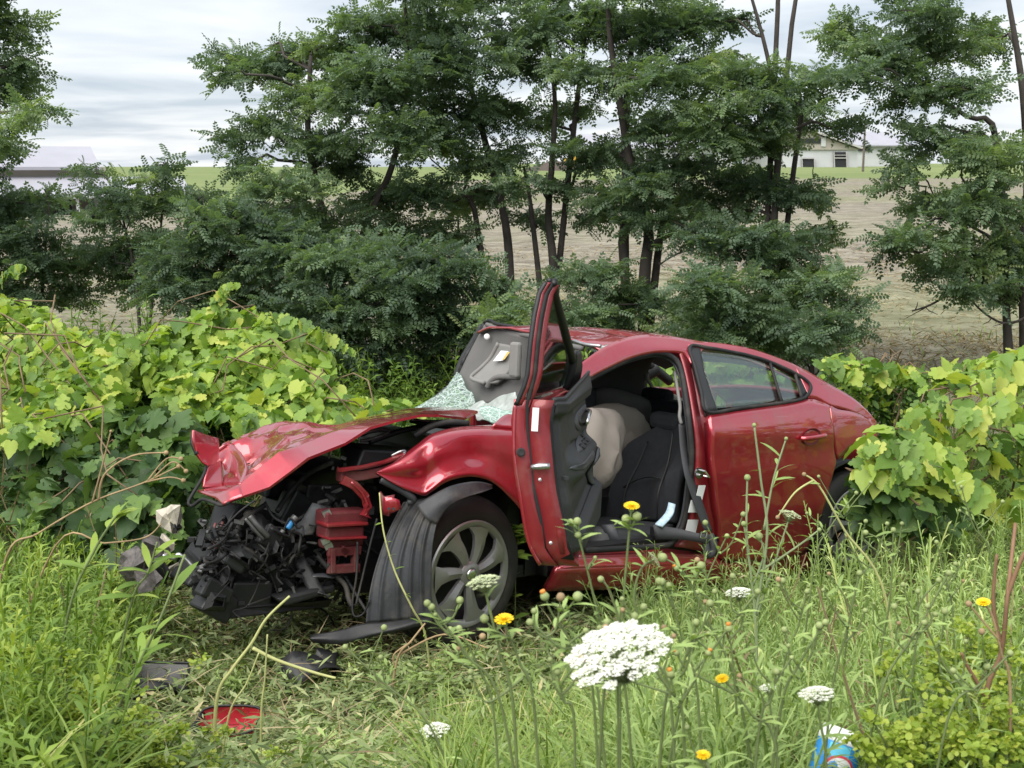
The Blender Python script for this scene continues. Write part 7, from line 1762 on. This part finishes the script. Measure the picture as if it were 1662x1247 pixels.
# grey dirty panel
GREY_P = solid('dirty_grey_plastic', (.065, .063, .066), .45, var=.45, scale=8, dirt=.6)
loc = lay(256, 1132) + np.array([0, 0, .035]); pr = tag(empty('number_plate_holder', loc), 'dirty dark grey rectangular panel with a black rim propped in the weeds', 'panel', GD); pr.rotation_euler = (math.radians(-35), 0, math.radians(-4))
mb = MB(); mb.box((0, 0, .055), (.118, .004, .055)); link('plate', mb.me('plate'), GREY_P, pr)
mb = MB()
for a_, b_ in (((-.12, 0), (.12, 0)), ((-.12, .11), (.12, .11)), ((-.12, 0), (-.12, .11)), ((.12, 0), (.12, .11))):
    mb.tube([(a_[0], -.003, a_[1]), (b_[0], -.003, b_[1])], .006, 6)
link('rim', mb.me('rim'), BLACK, pr)
mb = MB(); mb.box((.07, .03, -.015), (.05, .03, .02)); link('bracket', mb.me('bracket'), BLACK, pr)
# black pieces
def curved_piece(label, px, py, w, h, seed, name='plastic_shard', rotz=0.0, mat=BLACK, sz=.05, lift=.03):
    loc = lay(px, py); rg = np.random.default_rng(seed); A = []
    for i in range(6):
        t = i / 5; A.append([(w * (t - .5), h * (s - .5) * (1 - .4 * t) + .03 * math.sin(3 * t), sz * math.sin(math.pi * (t * .8 + s * .3)) + rg.normal(0, .004)) for s in np.linspace(0, 1, 5)])
    A = np.array(A); o = link(name, mk(name, A.reshape(-1, 3), grid_faces(6, 5)), mat, smooth=True); md = o.modifiers.new('t', 'SOLIDIFY'); md.thickness = .006
    o.location = tuple(loc + np.array([0, 0, lift])); o.rotation_euler = (math.radians(25), 0, rotz); tag(o, label, 'plastic piece', GD)
curved_piece('curved black plastic piece sunk in the trampled weeds', 508, 1128, .26, .15, 3, rotz=.5, sz=.10, lift=.06)
curved_piece('black plastic tab standing up from the trampled weeds', 532, 1112, .11, .12, 4, rotz=1.4, sz=.07, lift=.08)
curved_piece('black plastic strip under the grey panel', 255, 1140, .18, .06, 5, rotz=.2, sz=.03)
curved_piece('small pale torn piece of plastic by the crushed radiator', 376, 1000, .05, .03, 6, mat=WHITE, sz=.01, lift=.06)
# torn light alloy casting and crushed radiator core at the nose
ALU = solid('broken_cast_alloy', (.48, .44, .36), .6, metal=.15, var=.35, scale=18, bump=.5, bscale=60, dirt=.4)
CORE = solid('crushed_radiator_core', (.10, .09, .085), .7, metal=.2, var=.5, scale=40, bump=.6, bscale=140)
d0 = 5.35; c0 = at(276, 845, d0); rt = tag(empty('broken_casting', (c0[0], c0[1], float(gz(c0[0], c0[1])))), 'pale broken metal casting with torn holes beside the crushed nose', 'casting', GD)
B0 = np.array(rt.location)
def chunk(name, pts, d, mat, thick, seed, root, base):
    rg = np.random.default_rng(seed); P = np.array([at(x, y, d + rg.normal(0, .03)) for x, y in pts]); c = P.mean(0); n = len(P)
    V = [c + [0, -.02, 0]] + list(P) + list(c + (P - c) * .55 + rg.normal(0, .012, (n, 3)) + [0, -.025, 0])
    F = [(0, 1 + n + i, 1 + n + (i + 1) % n) for i in range(n)] + [(1 + i, 1 + (i + 1) % n, 1 + n + (i + 1) % n, 1 + n + i) for i in range(n)]
    o = link(name, mk(name, np.array(V) - base, F), mat, root); md = o.modifiers.new('t', 'SOLIDIFY'); md.thickness = thick; md.offset = 0
    return o
chunk('housing', [(255, 830), (272, 826), (280, 821), (292, 821), (293, 835), (291, 848), (296, 856), (288, 865), (278, 862), (262, 853), (257, 845)], d0, ALU, .02, 1, rt, B0)
chunk('flange', [(265, 866), (283, 882), (281, 893), (268, 902), (276, 886), (262, 872)], d0, ALU, .015, 2, rt, B0)
chunk('flange', [(277, 920), (290, 914), (293, 922), (284, 930), (274, 936), (270, 930)], d0, ALU, .012, 3, rt, B0)
chunk('bushing', [(284, 852), (290, 851), (292, 856), (288, 860), (283, 858)], d0 - .03, BLACK, .01, 4, rt, B0)
c0 = at(235, 910, 5.3); rt = tag(empty('radiator_core', (c0[0], c0[1], float(gz(c0[0], c0[1])))), 'crushed dark radiator core lying in the weeds ahead of the nose', 'radiator', GD); B0 = np.array(rt.location)
chunk('fin_block', [(238, 868), (258, 872), (276, 890), (266, 902), (240, 905), (232, 888)], 5.32, CORE, .03, 5, rt, B0)
chunk('fin_block', [(200, 900), (225, 888), (240, 910), (236, 935), (210, 942), (196, 925)], 5.25, CORE, .03, 6, rt, B0)
chunk('fin_block', [(222, 930), (248, 925), (262, 940), (252, 952), (228, 954)], 5.2, CORE, .03, 7, rt, B0)
chunk('end_tank', [(236, 905), (262, 905), (274, 925), (268, 945), (248, 940), (240, 920)], 5.3, BLACK, .03, 8, rt, B0)
# blue tub at the bottom edge
TUB = solid('blue_tub_plastic', (.02, .24, .62), .4, coat=.3, var=.06); TUBW = solid('white_tub_plastic', (.75, .77, .78), .45, var=.04); RED_L = solid('red_print', (.6, .05, .08), .5); NAVY = solid('navy_print', (.03, .04, .28), .5); CYAN = solid('light_blue_print', (.10, .50, .72), .45, var=.03)
ct = at(1352, 1247, 2.5); tub = tag(empty('wipes_tub', ct - np.array([.03, .02, .09])), 'blue and white plastic tub with red and white lettering lying in the weeds', 'tub')
tub.rotation_euler = (math.radians(-24), math.radians(20), math.radians(-6))
mb = MB(); mb.lathe([(0, 0), (.046, 0), (.049, .006), (.049, .150)], 40); link('body', mb.me('body'), TUB, tub, smooth=True)
mb = MB(); mb.lathe([(.0488, .150), (.0500, .152), (.0500, .163), (.047, .166), (.047, .176), (.044, .182), (0, .184)], 40); link('lid', mb.me('lid'), TUBW, tub, smooth=True)
def on_tub(poly, r, mat, name):
    V = [(r * math.sin(a / .049), -r * math.cos(a / .049), z) for a, z in poly]; c = np.mean(np.array(poly), 0)
    V = [(r * math.sin(c[0] / .049), -r * math.cos(c[0] / .049), c[1])] + V; n = len(poly)
    o = link(name, mk(name, np.array(V), [(0, 1 + i, 1 + (i + 1) % n) for i in range(n)]), mat, tub); return o
def ell(cx, cz, rx, rz, n=40): return [(cx + rx * math.cos(2 * math.pi * i / n), cz + rz * math.sin(2 * math.pi * i / n)) for i in range(n)]
def strip_t(a0, a1, z0, z1, r, mat, name):
    A = np.array([[(r * math.sin(a / .049), -r * math.cos(a / .049), z) for a in np.linspace(a0, a1, 14)] for z in (z0, z1)]); return link(name, mk(name, A.reshape(-1, 3), grid_faces(2, 14)), mat, tub, smooth=True)
strip_t(-.035, .012, .118, .147, .0493, CYAN, 'print_band')
A = np.array([[(.0497 * math.sin((.036 * k * math.cos(t)) / .049), -.0497 * math.cos((.036 * k * math.cos(t)) / .049), .092 + .034 * k * math.sin(t)) for t in np.linspace(0, 2 * math.pi, 33)] for k in (1.0, .84)])
link('ring_print', mk('ring_print', A.reshape(-1, 3), grid_faces(2, 33)), RED_L, tub)
on_tub(ell(0, .092, .031, .0285), .0495, TUBW, 'badge_print')
fc = bpy.data.curves.new('lettering', 'FONT'); fc.body = 'Clorox'; fc.size = .023; fc.align_x = 'CENTER'; fc.extrude = .0003
fo = bpy.data.objects.new('lettering', fc); COL.objects.link(fo)
dg = bpy.context.evaluated_depsgraph_get(); mt_ = bpy.data.meshes.new_from_object(fo.evaluated_get(dg)); bpy.data.objects.remove(fo)
for v in mt_.vertices:
    a = v.co.x / .049; r_ = .0502 + v.co.z; z_ = .086 + v.co.y + v.co.x * .12; v.co = (r_ * math.sin(a), -r_ * math.cos(a), z_)
mt_.materials.clear(); link('lettering', mt_, NAVY, tub)
